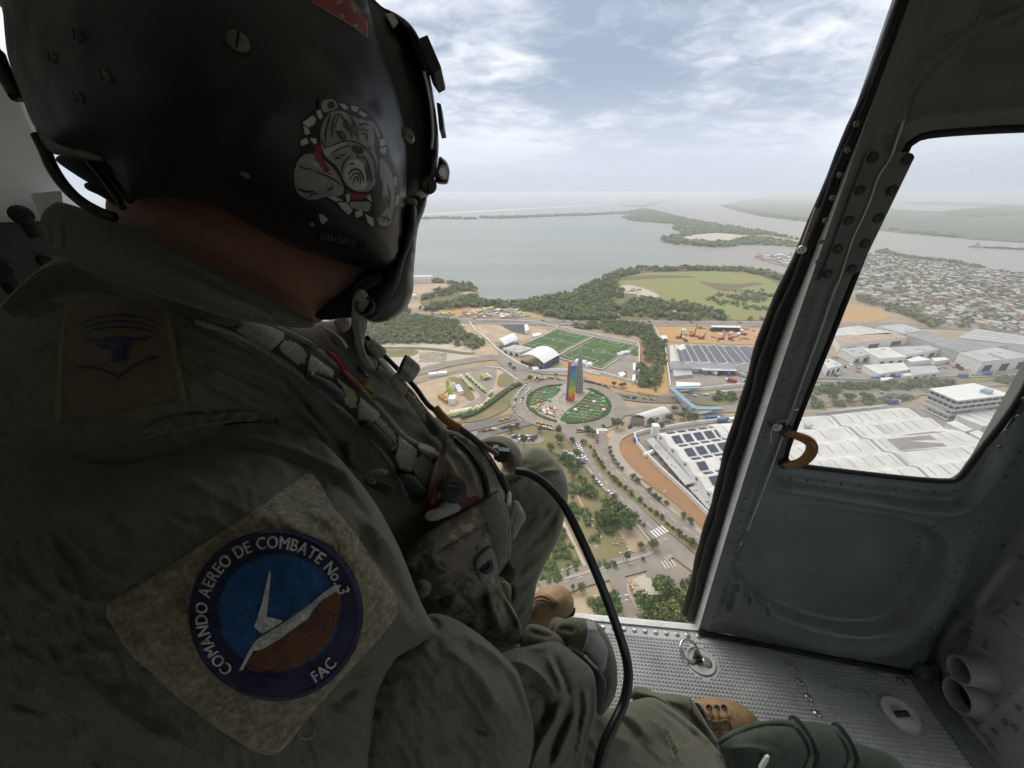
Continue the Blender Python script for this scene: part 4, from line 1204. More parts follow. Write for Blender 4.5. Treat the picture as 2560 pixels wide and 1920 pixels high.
# ---- big white warehouse seen through the door window
bw=empty('white_warehouse','huge white warehouse of many gabled bays behind the door window','warehouse',None,G(*c1('F',200,1300)))
JX=[(372,880),(520,976),(706,1088),(910,1212),(1132,1342),(1350,1475),(1600,1640)]
LX=[(-700,965),(-560,1085),(-400,1205),(-240,1340),(-60,1475),(120,1620),(400,1800)]
RX=[(1062,806),(1268,896),(1482,1001),(1860,1140),(2120,1220),(2420,1310),(2700,1420)]
KX=[(1062,806),(1170,830),(1268,896)]
HV=10.5
J=[G(*c1('F',*p),HV) for p in JX];L_=[G(*c1('F',*p),HV) for p in LX];R_=[G(*c1('F',*p),HV) for p in RX]
rf,wl_=MB(),MB()
def gable(A0,A1,B0,B1,rise,tag_):
 ra,rb=A0.lerp(A1,.36)+Vector((0,0,rise)),B0.lerp(B1,.36)+Vector((0,0,rise))
 rf.add([A0,B0,rb,ra],[(0,1,2,3)]);rf.add([ra,rb,B1,A1],[(0,1,2,3)])
 for e0,e1,r_ in ((A0,A1,ra),(B0,B1,rb)):
  wl_.add([Vector((e0.x,e0.y,0)),Vector((e1.x,e1.y,0)),e1,r_,e0],[(0,1,2,3,4)])
 n=9
 for i in range(n):
  u=(i+.6)/n
  if rng.random()<.12:continue
  for f0,f1,v0,v1 in ((ra,A1,.05,.80),(ra,A0,.1,.6)):
   q0=ra.lerp(rb,u);e_=(A1.lerp(B1,u) if f1 is A1 else A0.lerp(B0,u))
   p0,p1=q0.lerp(e_,v0),q0.lerp(e_,v1)
   d=(rb-ra).normalized()*.28;z_=Vector((0,0,.12))
   m=MB();m.hexa([p0-d,p0+d,p1+d,p1-d],[x+z_ for x in (p0-d,p0+d,p1+d,p1-d)]);m.build('roof_seam',M_ROOFD if not (tag_==3 and .05<u<.6) else M_WHITE,bw)
for i in range(6):
 gable(L_[i],L_[i+1],J[i],J[i+1],2.6,0)
 gable(J[i]+Vector((.9,0,0)),J[i+1]+Vector((.9,0,0)),R_[i],R_[i+1],2.6,i)
rf.build('roof',M_ROOFW,bw);wl_.build('wall',M_WALLW,bw)
b=MB()
for i in range(6):
 a,c=J[i],J[i+1];ra=a.lerp(c,.36)+Vector((0,0,2.6))
 for x,y in ((a,ra),(ra,c)):
  o_=Vector((.9,0,.25));z_=Vector((0,0,.3));b.hexa([x+Vector((-.3,0,.1)),x+o_,y+o_,y+Vector((-.3,0,.1))],[p+z_ for p in (x+Vector((-.3,0,.1)),x+o_,y+o_,y+Vector((-.3,0,.1)))])
b.build('expansion_gutter',M_ROOFD,bw)
def sheet_on(i,u0,u1,side,v0,v1,m,nm):
 A0,A1,B0,B1=J[i],J[i+1],R_[i],R_[i+1]
 ra,rb=A0.lerp(A1,.36)+Vector((0,0,2.6)),B0.lerp(B1,.36)+Vector((0,0,2.6))
 e0,e1=(A1,B1) if side else (A0,B0)
 def at(u,v):return ra.lerp(rb,u).lerp(e0.lerp(e1,u),v)+Vector((0,0,.06))
 q=[at(u0,v0),at(u1,v0),at(u1,v1),at(u0,v1)]
 b=MB();b.hexa(q,[p+Vector((0,0,.05)) for p in q]);b.build(nm,m,bw)
sheet_on(2,.16,.62,1,.10,.98,M_ROOFB,'brown_roof_sheet');sheet_on(2,.45,.80,0,.08,.6,M_ROOFB,'brown_roof_sheet');sheet_on(3,.12,.46,0,.1,.9,M_ROOFB,'brown_roof_sheet')
sheet_on(3,.02,.05,1,.1,.9,M_ROOFG,'grey_roof_sheet');sheet_on(1,.30,.36,1,.1,.9,M_ROOFG,'grey_roof_sheet')
b=MB();p=G(*c1('F',225,970),13);b.box(p,(6,3,2),.4);b.build('roof_unit',M_STEEL,bw)

# ---- office block with open storeys
ob=empty('office_block','pale four-storey concrete block with open window bands beside the white warehouse','building',None,G(*c1('F',1580,930)))
HO=19.0
q=[G(*c1('F',*p),HO) for p in [(1345,640),(1602,748),(2082,692),(1745,588)]]
b=MB()
cen=sum(q,Vector((0,0,0)))/4
qi=[cen+(p-cen)*.965 for p in q]
walls(b,[Vector((p.x,p.y,HO)) for p in qi]);b.build('wall',M_CONC,ob)
b=MB();b.prism([Vector((p.x,p.y,HO+.03)) for p in ccw([cen+(p-cen)*1.03 for p in q])],(0,0,.6));b.build('roof',M_WALLW,ob)
for a,c,n in ((qi[0],qi[1],5),(qi[1],qi[2],7)):
 d=(c-a);Ln=d.length;d.normalize();nn=Vector((d.y,-d.x,0));nn=nn if nn.y<0 else-nn
 for s_ in range(4):
  zc=HO-2.4-s_*4.6
  for i in range(n):
   if s_>1 and rng.random()<.35:continue
   p=a+d*Ln*(i+.5)/n+nn*.05
   b=MB();b.box((p.x,p.y,zc),(Ln/n*.78,.3,2.0 if s_<2 else 1.1),math.atan2(d.y,d.x));b.build('window',M_DARK,ob)
  b=MB();p=a+d*Ln*.5+nn*.35;b.box((p.x,p.y,zc-1.7),(Ln*1.0,.7,.5),math.atan2(d.y,d.x));b.build('ledge',M_WALLW,ob)
p=q[0].lerp(q[2],.7);b=MB();b.box((p.x,p.y,HO+2),(8,5,2.8),.4);b.build('roof_unit',M_LBLUE,ob)
shed('F',[(2140,640),(2212,585),(2600,560),(2560,640)],22,'white apartment block with dark window bands at the edge of the door window',M_WALLW,M_WALLW,'apartment_block','building',doors=0)

# ---- factories beyond the avenue
FA=[([(380,92),(690,56),(1050,128),(470,146)],9,M_ROOFW,'long white factory hall north of the river road',9),
 ([(865,60),(1092,38),(1282,98),(1100,128)],10,M_ROOFG,'pale grey square hall right of the long white factory',0),
 ([(470,156),(960,118),(1150,158),(520,238)],9,M_ROOFT,'tan roofed factory hall behind the white block',5),
 ([(1105,134),(1285,104),(1510,182),(1365,212)],10,M_ROOFD,'dark grey hall right of the tan roof',0),
 ([(1365,222),(1560,172),(2080,232),(1600,298)],11,M_ROOFD,'wide dull grey hall in the middle of the factories',2),
 ([(1600,165),(1770,82),(2300,165),(2300,240)],11,M_ROOFG,'very large pale grey hall at the back of the factories',3),
 ([(1610,305),(1950,252),(2300,340),(1830,384)],13,M_ROOFG,'pale grey hall with long front wall facing the avenue',0),
 ([(520,270),(730,245),(880,308),(650,342)],8,M_ROOFG,'grey hall behind the storage yard',0),
 ([(728,272),(960,250),(1128,340),(880,356)],10,M_ROOFW,'bright white block in the middle of the factories',0),
 ([(985,254),(1370,236),(1432,272),(1115,326)],8,M_ROOFG,'grey hall behind the bright white block',0),
 ([(728,418),(1100,395),(1155,456),(870,500)],6,M_ROOFW,'low white shop along the service road',0),
 ([(1150,432),(1390,424),(1432,482),(1190,512)],5.5,M_ROOFG,'low grey shop right of the white shop',0),
 ([(360,372),(420,358),(536,416),(400,452)],8,M_ROOFW,'white shop at the left edge of the door window',0),
 ([(1130,366),(1240,334),(1352,366),(1170,388)],5,M_WHITE,'small white shed behind the low grey shop',0),
 ([(1365,352),(1480,345),(1520,366),(1390,382)],4.5,M_WHITE,'smallest white shed left of the rubble yard',0),
 ([(890,536),(990,530),(1010,550),(900,560)],3,M_WHITE,'white kiosk beside the service road',0),
 ([(1080,496),(1170,488),(1190,512),(1080,522)],3.5,M_ROOFW,'little white garage beside the blue lorry',0),
 ([(1590,880),(2120,812),(2400,900),(1830,980)],8,M_ROOFW,'white hall right of the concrete office block',6),
 ([(1840,985),(2150,930),(2300,985),(1960,1040)],7,M_ROOFG,'grey shed behind the far corner of the white warehouse',0),
 ([(1500,950),(1580,930),(1740,1010),(1660,1030)],5,M_ROOFW,'narrow white lean-to below the office block',0),
 ([(1710,1040),(1790,1018),(1900,1080),(1820,1100)],5,M_ROOFW,'white lean-to at the corner of the white hall',0),
 ([(300,860),(560,820),(960,780),(900,800)],4,M_ROOFG,'long grey verandah along the top of the white warehouse',0),
 ([(-400,300),(-100,280),(60,330),(-250,370)],8,M_ROOFG,'grey hall hidden behind the door post',0)]
for pts,h,mm,lb,sm in FA:
 shed('F',pts,h,lb,mm,M_WALLW if mm is not M_ROOFD else M_CONC,'factory_hall','factory',seams=sm,vents=2 if sm==0 and h>7 else 0,doors=3 if h>5 else 0)
sheet('skylight_strip',gp('F',[(1870,306),(1890,300),(2040,352),(2015,356)],13.6),13.45,M_ROOFD)
wall('F',[(300,548),(600,560),(900,566),(1500,535),(2212,480)],2.5,.6,'pale wall along the service road in front of the factories',M_CONC)
for i,(x,y) in enumerate([(850,555),(1060,540),(1650,530),(1870,510),(1000,770)]):
 lorry('F',(x,y),.1,M_BLU2,'%s blue lorry from the left on the road before the factories' % ORD[i] if i<4 else 'blue lorry parked behind the top of the white warehouse',12,'blue lorries on the service road')
for i in range(30):
 x,y=(rng.uniform(1380,1740),rng.uniform(395,470)) if i<14 else (rng.uniform(420,720),rng.uniform(350,520))
 p=G(*c1('F',x,y));b=MB();b.box(p+Vector((0,0,1)),(rng.uniform(2,5),rng.uniform(2,4),rng.uniform(1,2.5)),rng.uniform(0,3))
 tag(b.build('scrap_stack',rng.choice([M_ROOFD,M_ROOFB,M_DARK,M_WALLW,M_RUST])),'stack of scrap lying in the factory storage yards','scrap stack','scrap stacks in the storage yards')

# ---- barge convoy on the river
tb=empty('push_boat','grey push boat with stepped cabins shoving a long barge along the river','boat',None,G(*c1('E',1720,545)))
pa,pb=G(*c1('E',1660,545),-1),G(*c1('E',1800,552),-1)
d=(pb-pa).normalized();nn=Vector((-d.y,d.x,0));Lb=(pb-pa).length
def hull(a,L,wd,h,name,m,root,z0=-1):
 b=MB();c=[a+nn*wd*.2,a+d*L*.1-nn*0,a+d*L,a+d*L+nn*wd,a+d*L*.1+nn*wd,a+nn*wd*.8]
 c=[Vector((p.x,p.y,z0)) for p in c];b.prism(c,(0,0,h));return b.build(name,m,root)
hull(pa,Lb,13,3.5,'hull',M_ROOFD,tb)
for i,(u,l,h,z) in enumerate([(.25,.55,4,2.5),(.40,.38,4,6.5),(.5,.22,4,10.5)]):
 b=MB();p=pa+d*Lb*(u+l/2)+nn*6.5;b.box((p.x,p.y,z+h/2),(Lb*l,9-i*1.5,h),math.atan2(d.y,d.x));b.build('cabin',M_CONC,tb)
b=MB();p=pa+d*Lb*.62+nn*6;b.tube([Vector((p.x,p.y,14)),Vector((p.x,p.y,19))],.8,6);b.build('funnel',M_DARK,tb)
br=empty('cargo_barge','long dark barge with pale cargo hatches pushed along the river','barge',None,pb)
hull(pb+d*3,Lb*4.6,16,5,'hull',mat('dark_hull',(.12,.09,.09),.7),br)
for i in range(8):
 p=pb+d*(3+Lb*(.5+i*.52))+nn*8;b=MB();b.box((p.x,p.y,5.0),(Lb*.42,11,2.0),math.atan2(d.y,d.x));b.build('hatch',M_SAND if i % 3 else M_WALLW,br)

# ================================================================== THINGS ALONG THE ROADS
def lamp(k,xy,top,label,group='street lamp posts',arm=2.0,ang=.0,r0=.16):
 p=G(*c1(k,*xy));h=max(6,hgt(p,*c1(k,*top)));root=empty('lamp_post',label,'lamp post',group,p)
 b=MB();b.tube([p,p+Vector((0,0,h))],[r0,r0*.6],6);b.build('pole',M_STEEL,root)
 for s_ in ((1,-1) if arm>0 else (1,)):
  A2=Vector((math.cos(ang),math.sin(ang),0))*abs(arm)*s_
  b=MB();b.tube([p+Vector((0,0,h)),p+Vector((0,0,h+.4))+A2],.09,5);b.build('arm',M_STEEL,root)
  b=MB();b.box(p+Vector((0,0,h+.4))+A2*1.15,(.9,.4,.2),ang);b.build('lamp_head',M_WHITE,root)
for i,(x,y,t,lb) in enumerate([(1140,1510,1320,'tall lamp post beside the embankment hedge'),(1900,1640,1580,'lamp post on the near edge of the larger lawn')]):
 lamp('B',(x,y),(x,t),lb)
lamp('C',(228,1620),(228,1545),'tall lamp post standing in the larger lawn hedge',arm=1.5,r0=.22)
for i,(x,y,t) in enumerate([(262,1030),(418,1060),(113,990),(725,800),(765,830),(488,760),(628,790),(220,710),(350,735)] and
       [(262,1030,960),(418,1060,990),(113,990,925),(728,810,740),(765,832,770),(486,785,725),(628,805,745),(220,720,660),(350,748,690)]):
 lamp('C',(x,y),(x,t),'floodlight mast, %s of the nine round the football pitches' % ORD[i],'floodlight masts round the pitches',1.0)
for i,(x,y,t) in enumerate([(162,610,570),(905,620,580),(1180,612,575),(1490,640,595),(1810,640,600)]):
 lamp('C',(x,y),(x,t),'%s lamp post from the west along the highway' % ORD[i],'lamp posts along the highway',2.0)
lamp('D',(430,350),(425,300),'lamp post in the trees behind the airman knee',arm=-2.5,ang=2.8)
lamp('D',(850,1120),(848,1045),'white lamp post at the corner of the overgrown plot',arm=2.2,ang=.3)
lamp('D',(455,1225),(450,1175),'white lamp post at the west end of the cross street',arm=2,ang=.4)
lamp('D',(1075,1060),(1085,975),'dark traffic lamp post at the avenue crossing',arm=-4,ang=.3,r0=.22)
lamp('D',(640,1090),(655,1035),'thin lamp post behind the black hose',arm=-2,ang=.8)
lamp('D',(1110,700),(1140,680),'lamp post on the east pavement of the avenue',arm=-2.5,ang=.8)
lamp('D',(575,165),(575,95),'lamp post on the roundabout edge above the avenue',arm=1.5)

# ---- cars
def car_mesh(van=False):
 b=MB()
 L,W=(4.4,1.8) if not van else (5.2,2.0)
 H=.75
 b.hexa([Vector((-L/2,-W/2,.35)),Vector((L/2,-W/2,.35)),Vector((L/2,W/2,.35)),Vector((-L/2,W/2,.35))],
  [Vector((-L/2+.05,-W/2,.95)),Vector((L/2-.1,-W/2+.08,.85)),Vector((L/2-.1,W/2-.08,.85)),Vector((-L/2+.05,W/2,.95))],0)
 x0,x1=(-L/2+.15,L/2-1.3) if not van else (-L/2+.1,L/2-.7)
 t0,t1=(x0+.55,x1-.75) if not van else (x0+.1,x1-.5)
 zt=1.45 if not van else 2.0
 b.hexa([Vector((x0,-W/2+.06,.93)),Vector((x1,-W/2+.06,.86)),Vector((x1,W/2-.06,.86)),Vector((x0,W/2-.06,.93))],
  [Vector((t0,-W/2+.22,zt-.05)),Vector((t1,-W/2+.22,zt-.05)),Vector((t1,W/2-.22,zt-.05)),Vector((t0,W/2-.22,zt-.05))],1)
 b.hexa([Vector((t0-.02,-W/2+.2,zt-.05)),Vector((t1+.02,-W/2+.2,zt-.05)),Vector((t1+.02,W/2-.2,zt-.05)),Vector((t0-.02,W/2-.2,zt-.05))],
  [Vector((t0,-W/2+.25,zt+.03)),Vector((t1,-W/2+.25,zt+.03)),Vector((t1,W/2-.25,zt+.03)),Vector((t0,W/2-.25,zt+.03))],0)
 for x in (-L/2+.8,L/2-.85):
  for s in (-1,1):b.tube([(x,s*(W/2-.2),.33),(x,s*(W/2+.02),.33)],.33,8,mi=2)
 return b
CARC={'white':(.78,.78,.77),'silver':(.45,.45,.46),'grey':(.16,.165,.17),'black':(.025,.025,.028),'red':(.36,.03,.025),'yellow':(.62,.40,.03),'blue':(.04,.09,.22)}
PROTO={}
def car(k,xy,ang,colr,label,group,van=False):
 key=(colr,van)
 if key not in PROTO:
  mm=mat('car_paint_'+colr,CARC[colr],.3,var=.05,scale=.5,coat=.5)
  o=car_mesh(van).build('car' if not van else 'van',None,None,mats=[mm,M_DARK,M_DARK]);PROTO[key]=o
 else:
  o=PROTO[key].copy();COL.objects.link(o)
 o.location=G(*c1(k,*xy),Z4+.12);o.rotation_euler=(0,0,ang)
 return tag(o,label,'van' if van else 'car',group)
def carline(k,pts,n,where,group,cols,flip=0,jit=.0,turn=.0):
 line=resample([Vector((p.x,p.y,0)) for p in gp(k,chaikin(pts,2,False))],.5)
 cnt={}
 for i in range(n):
  j=int((i+.5+rng.uniform(-jit,jit))/n*(len(line)-1));j=min(max(j,1),len(line)-2)
  d=line[j+1]-line[j-1];p=line[j]
  colr=rng.choice(cols)
  cnt[colr]=cnt.get(colr,0)+1
  key=(colr,False)
  lb='%s %s car along %s' % (ORD[cnt[colr]-1],colr,where)
  o=car('B',(0,0),0,colr,lb,group);o.location=(p.x,p.y,Z4+.12);o.rotation_euler=(0,0,math.atan2(d.y,d.x)+(math.pi if flip else 0)+turn)
CW=['white','white','white','silver','grey','black','red','yellow']
carline('B',[(1300,1310),(1240,1370),(1200,1450),(1180,1520),(1190,1600)],9,'the western outer lane of the roundabout','cars on the roundabout',CW,jit=.3)
carline('B',[(1345,1350),(1260,1450),(1250,1500)],4,'the western inner lane of the roundabout','cars on the roundabout',CW,jit=.3)
carline('B',[(1420,1270),(1500,1235),(1600,1245),(1700,1250)],7,'the northern arc left of the rainbow slab','cars on the roundabout',CW,jit=.3)
carline('C',[(235,1205),(330,1225),(420,1250),(510,1285)],8,'the northern arc right of the spire','cars on the roundabout',['black','grey','yellow','white','black'],jit=.3)
carline('C',[(600,1335),(700,1380),(760,1365),(930,1390)],5,'the exit towards the footbridge','cars on the avenue to the footbridge',['yellow','black','yellow','grey'],jit=.3)
carline('C',[(1250,1355),(1410,1350),(1640,1310)],3,'the avenue under the footbridge','cars on the avenue to the footbridge',['white','yellow','grey'],jit=.3)
carline('A',[(760,1460),(790,1470),(840,1480)],6,'the taxi rank at the plaza steps','cars at the plaza steps',['yellow','white','grey','yellow'],jit=.3)
carline('A',[(770,1480),(830,1492)],5,'the second row at the plaza steps','cars at the plaza steps',['yellow','white','red','yellow'],jit=.3)
carline('A',[(980,1498),(1050,1500)],3,'the mouth of the avenue','cars at the mouth of the avenue',['yellow','white'],jit=.3)
carline('A',[(560,1490),(600,1482),(650,1475)],5,'the lower left approach road','cars on the lower left approach',['white','silver','grey','black'],jit=.2)
carline('A',[(430,1510),(500,1500),(540,1492)],4,'the lower left approach behind the pouch','cars on the lower left approach',['white','grey','red'],jit=.2)
carline('A',[(540,1452),(610,1432)],2,'the upper left approach road','cars on the upper left approach',['grey','yellow'],jit=.2)
carline('D',[(518,290),(540,330),(565,385),(585,430)],9,'the parking strip at the top of the avenue','cars parked along the avenue',['white','white','silver','grey'],turn=1.1)
carline('D',[(660,565),(700,600)],2,'the avenue beside the overgrown plot','cars parked along the avenue',['white','silver'])
carline('D',[(745,645),(768,660)],1,'the avenue beside the lone round tree','cars parked along the avenue',['white'])
carline('D',[(668,268),(672,305)],2,'the east carriageway below the crossing','cars on the east carriageway',['red','grey'])
carline('D',[(715,190),(720,195)],1,'the crossing beside the roundabout','cars on the east carriageway',['black'])
carline('D',[(895,198),(905,193)],1,'the lane beside the barrel shed','cars on the east carriageway',['black'])
carline('D',[(80,258),(150,262),(260,262)],8,'the upper row of the car park','cars in the car park',['black','white','grey','silver','black'],turn=1.0)
carline('D',[(120,285),(250,280)],4,'the lower row of the car park','cars in the car park',['black','white','grey','silver'],turn=1.0)
carline('D',[(440,365),(520,400),(585,450)],8,'the row under the trees left of the avenue','cars under the trees',['white','silver','grey'],turn=.9)
carline('A',[(80,850),(300,880),(600,890),(900,893),(1250,896),(1700,905),(2000,906)],14,'the highway','cars on the highway',['white','white','silver','grey','black'],jit=.4)
carline('F',[(300,722),(1100,668),(1800,610)],6,'the avenue behind the door window','cars on the avenue behind the window',['black','white','grey','silver'],jit=.4)
car('D',(672,238),1.5,'white','white van at the crossing above the red car','vans',True)
car('A',(905,892),.05,'white','white van on the highway behind the football pitches','vans',True)
car('A',(750,1212),1.2,'white','white van by the gatehouse of the big dome','vans',True)

def name_row(items,fmt,cat,group):
 n={}
 for x,c,o in sorted(items,key=lambda t:t[0]):
  n[c]=n.get(c,0)+1
  tag(o,fmt % (ORD[n[c]-1],c),cat,group)
STALLS=[]
name_row(STK,'%s %s material stack from the west on the orange building site','material stack','material stacks on the building site')
for i in range(34):
 x,y=rng.uniform(1400,1640),rng.uniform(1480,1640)
 if y<1680-(x-1360)*.75 or y>1500+(x-1380)*.9:pass
 x=1420+200*rng.random();y=1520+(x-1420)*.45+rng.uniform(-45,45)
 p=G(*c1('B',x,y));b=MB();s_=rng.uniform(1.1,1.9)
 b.box(p+Vector((0,0,1.0)),(s_,s_,1.4),rng.uniform(0,1));sm_=rng.choice([('orange',mat('orange_awning',(.5,.22,.1),.7)),('red',mat('red_awning',(.34,.12,.08),.7)),('white',M_WHITE),('yellow',mat('yellow_awning',(.6,.42,.1),.7)),('pale',M_WALLW),('lime',M_LIME)]);b.prism([p+Vector((a*s_,c*s_,2.4)) for a,c in ((-.8,-.8),(.8,-.8),(.8,.8),(-.8,.8))],[p+Vector((0,0,3.2))]*4)
 STALLS.append((x,sm_[0],b.build('market_stall',sm_[1])))
name_row(STALLS,'%s %s awning stall from the west below the rainbow slab','market stall','awning stalls on the roundabout plaza')
for i,(x,y,mm) in enumerate([(318,1340,0),(425,1388,0),(430,1420,0),(305,1510,0),(75,1535,0),(265,1470,1),(415,1460,1),(335,1420,2),(150,1500,2),(430,1500,2)]):
 p=G(*c1('C',x,y));b=MB();b.box(p+Vector((0,0,1.4)),(1.8,1.8,2.6),.4);b.prism([p+Vector((a*1.5,c*1.5,2.7)) for a,c in ((-1,-1),(1,-1),(1,1),(-1,1))],[p+Vector((0,0,3.8))]*4)
 tag(b.build('kiosk',[mat('green_kiosk',(.12,.50,.22),.6),mat('orange_awning',(.5,.2,.1),.7),M_WHITE][mm]),'%s kiosk among the zigzag benches of the larger lawn' % (('%s green' % ORD[i]) if mm==0 else ('%s orange' % ORD[i-5]) if mm==1 else ('%s white' % ORD[i-7])),'kiosk','kiosks on the larger lawn')
for i,(x,y) in enumerate([(1645,1350),(1550,1470),(1500,1400)]):
 p=G(*c1('B',x,y));b=MB();b.box(p+Vector((0,0,1.4)),(1.8,1.8,2.6),.4);b.prism([p+Vector((a*1.5,c*1.5,2.7)) for a,c in ((-1,-1),(1,-1),(1,1),(-1,1))],[p+Vector((0,0,3.8))]*4)
 tag(b.build('kiosk',mat('green_kiosk',(.12,.50,.22),.6)),'%s green kiosk on the smaller lawn' % ORD[i],'kiosk','kiosks on the smaller lawn')
b=MB()
for i in range(150):
 if rng.random()<.55:x,y=rng.uniform(1640,1860),rng.uniform(1370,1500)
 else:x,y=rng.uniform(1440,1700),0;y=1540+(x-1440)*.3+rng.uniform(-50,50)
 p=G(*c1('B',x,y));h=rng.uniform(1.5,1.8);w__=.25
 b.tube([p,p+Vector((0,0,h*.5)),p+Vector((0,0,h*.8)),p+Vector((0,0,h))],[.18,.24,.22,.1],5,mi=rng.randrange(4))
tag(b.build('crowd',None,mats=[M_NAVY,M_RED2,M_WALLW,M_DARK]),'crowd of visitors round the foot of the rainbow slab','crowd',None,'stuff')
# ================================================================== VEGETATION
nr=np.random.default_rng(5)
def leaf_cloud(centres,radii,n,size,flat=.75):
 """many leaf-sized quads spread through overlapping lobes (numpy, returns verts, faces)"""
 c=np.asarray(centres,float);r=np.asarray(radii,float)
 k=nr.choice(len(c),n,p=(r**2)/(r**2).sum())
 d=nr.normal(size=(n,3));d/=np.linalg.norm(d,axis=1)[:,None]
 rad=r[k][:,None]*(nr.uniform(.35,1.0,n)**.45)[:,None]
 p=c[k]+d*rad*np.array([1,1,flat])
 nrm=d+nr.normal(size=(n,3))*.6;nrm/=np.linalg.norm(nrm,axis=1)[:,None]
 a=np.cross(nrm,nr.normal(size=(n,3)));a/=np.linalg.norm(a,axis=1)[:,None]
 b=np.cross(nrm,a)
 s=size*nr.uniform(.55,1.25,n)[:,None]
 v=np.stack([p+a*s*.6,p+b*s,p-a*s*.6,p-b*s*.8],1).reshape(-1,3)
 f=np.arange(n*4).reshape(-1,4)
 return v,f
TREES=[]
def tree_proto(i,kind):
 """unit tree, crown radius about 1, standing at the origin"""
 rr=random.Random(40+i)
 h={'round':1.5,'tall':2.1,'bush':.75,'spread':1.35}[kind]
 lob,rad=[],[]
 nl={'round':6,'tall':6,'bush':6,'spread':9}[kind]
 for j in range(nl):
  a=rr.uniform(0,6.28);q=rr.uniform(.15,.62) if kind !='tall' else rr.uniform(.05,.42)
  z=h*rr.uniform(.55,1.0) if kind !='bush' else rr.uniform(.25,.75)
  if kind=='spread':q=rr.uniform(.2,.75);z=h*rr.uniform(.75,.98)
  lob.append((q*math.cos(a),q*math.sin(a),z));rad.append(rr.uniform(.36,.58))
 lob.append((0,0,h*.8));rad.append(.55)
 v,f=leaf_cloud(lob,rad,620,.125)
 trunk=MB()
 tz=h*.62
 trunk.tube([(0,0,-.05),(.02,.01,tz*.5),(.0,.03,tz)],[.075,.055,.04],6)
 for l in lob[:5]:trunk.tube([(0,.02,tz*.7),((l[0])*.6,l[1]*.6,(tz+l[2])*.5),l],[.035,.025,.01],4)
 return v,f,trunk
for i,kd in enumerate(['round','round','tall','bush','spread','round','bush']):
 v,f,tr=tree_proto(i,kd)
 me=bpy.data.meshes.new('crown');me.from_pydata(v.tolist(),[],f.tolist());me.materials.append(M_LEAF if i not in (5,6) else M_LEAFY)
 tm=bpy.data.meshes.new('trunk');tm.from_pydata([tuple(q) for q in tr.v],[],tr.f);tm.materials.append(M_BARK)
 TREES.append((me,tm))
def tree(k,xy,rad_px,ti,label,group=None,cat='tree',sq=1.0):
 p=G(*c1(k,*xy));x0,y0,s=CROP[k]
 dist=(p-CAM).length
 rad=rad_px/s/F*dist
 name='tree' if cat=='tree' else 'bush'
 root=empty(name,label,cat,group,(p.x,p.y,.4))
 root.rotation_euler=(0,0,rng.uniform(0,6.28));root.scale=(rad,rad,rad*sq)
 for me,nm in zip(TREES[ti],('crown','trunk')):
  o=bpy.data.objects.new(nm,me);COL.objects.link(o);o.parent=root
 return root
MEDT=[(625,335,16),(652,365,17),(655,395,17),(678,425,19),(697,452,19),(715,480,20),(750,518,20),(770,545,20),(795,570,22),(825,600,24),(862,622,20),
  (903,660,24),(965,705,24),(1000,742,20),(1037,770,22),(1077,802,20),(1117,830,20),(1152,870,21),(1192,900,22),(1235,942,23),(1277,970,24),(1320,1010,30)]
for i,(x,y,r) in enumerate(MEDT):
 tree('D',(x,y),r*rng.uniform(.72,1.22),(0,1,5)[i*7 % 3],'round green tree on the avenue median, %s from the roundabout' % ORD[i],'trees on the avenue median')
SIDET=[(757,345,17),(762,375,18),(775,405,18),(790,435,20),(810,462,20),(838,488,18),(915,550,24),(945,575,24),(1030,640,20),(1065,680,22),(1095,700,20),(1148,728,20),(1265,822,24),(1312,862,30)]
for i,(x,y,r) in enumerate(SIDET):
 tree('D',(x,y),r,(i+1) % 2,'green tree on the east pavement of the avenue, %s from the roundabout' % ORD[i],'trees on the east pavement')
EDGE=[(575,300,26,'tree at the roundabout end of the western pavement'),(495,285,26,'tree between the car park and the avenue'),(525,380,30,'bushy tree left of the parked row'),(400,240,38,'tree beside the plaza steps'),
  (275,215,22,'round tree above the car park'),(75,210,32,'dark tree left of the car park'),(120,185,22,'small tree behind the car park'),(165,310,42,'wide tree below the car park'),(410,290,42,'large tree over the car park exit'),
  (350,345,36,'tree beside the airman knee'),(480,440,36,'tree left of the row of parked cars'),(540,470,34,'tree below the parked cars'),(440,400,30,'tree right beside the knee'),(505,520,44,'broad tree on the western plot'),
  (785,685,28,'lone round tree beside the western pavement'),(640,555,22,'small tree beside the parked white cars'),(855,745,14,'smallest tree on the western pavement'),(890,780,12,'tiny tree below the lone round one'),
  (930,820,32,'spreading tree at the pavement bend'),(965,852,14,'little tree below the spreading one'),(992,870,15,'little round tree nearest the crossing'),(1055,1010,40,'tree at the corner of the avenue and cross street'),
  (970,1020,28,'bush beside the street corner'),(870,1105,34,'bush along the cross street'),(790,1145,24,'small bush on the kerb of the cross street'),(985,1105,16,'tiny bush at the concrete kerb'),
  (560,1310,34,'small tree on the verge below the cross street'),(500,1310,22,'pale sapling left of the small verge tree'),(810,180,46,'wide tree at the fork beside the roundabout'),(605,215,34,'tree on the point of the avenue fork'),
  (640,240,26,'second tree on the avenue fork'),(775,160,20,'small tree west of the wide fork tree')]
for i,(x,y,r,lb) in enumerate(EDGE):
 tree('D',(x,y+r*.4),r,[0,1,4,2][i % 4],lb,None)
PARKT=[(1040,160,34),(1110,190,26),(1070,140,30),(1170,140,34),(1250,120,26),(1300,140,34),(1345,130,30),(1200,70,26),(1265,75,18),(1140,120,26)]
for i,(x,y,r) in enumerate(PARKT):
 tree('D',(x,y+r*.5),r,[0,4,1][i % 3],'tree in the grove behind the barrel shed, %s counted from the road' % ORD[i],'trees behind the barrel shed')
NEART=[(740,750,60,4),(710,840,64,0),(770,820,60,4),(880,880,56,4),(820,760,50,1),(870,820,52,0),(750,900,40,3),(600,620,60,3),(640,650,50,6)]
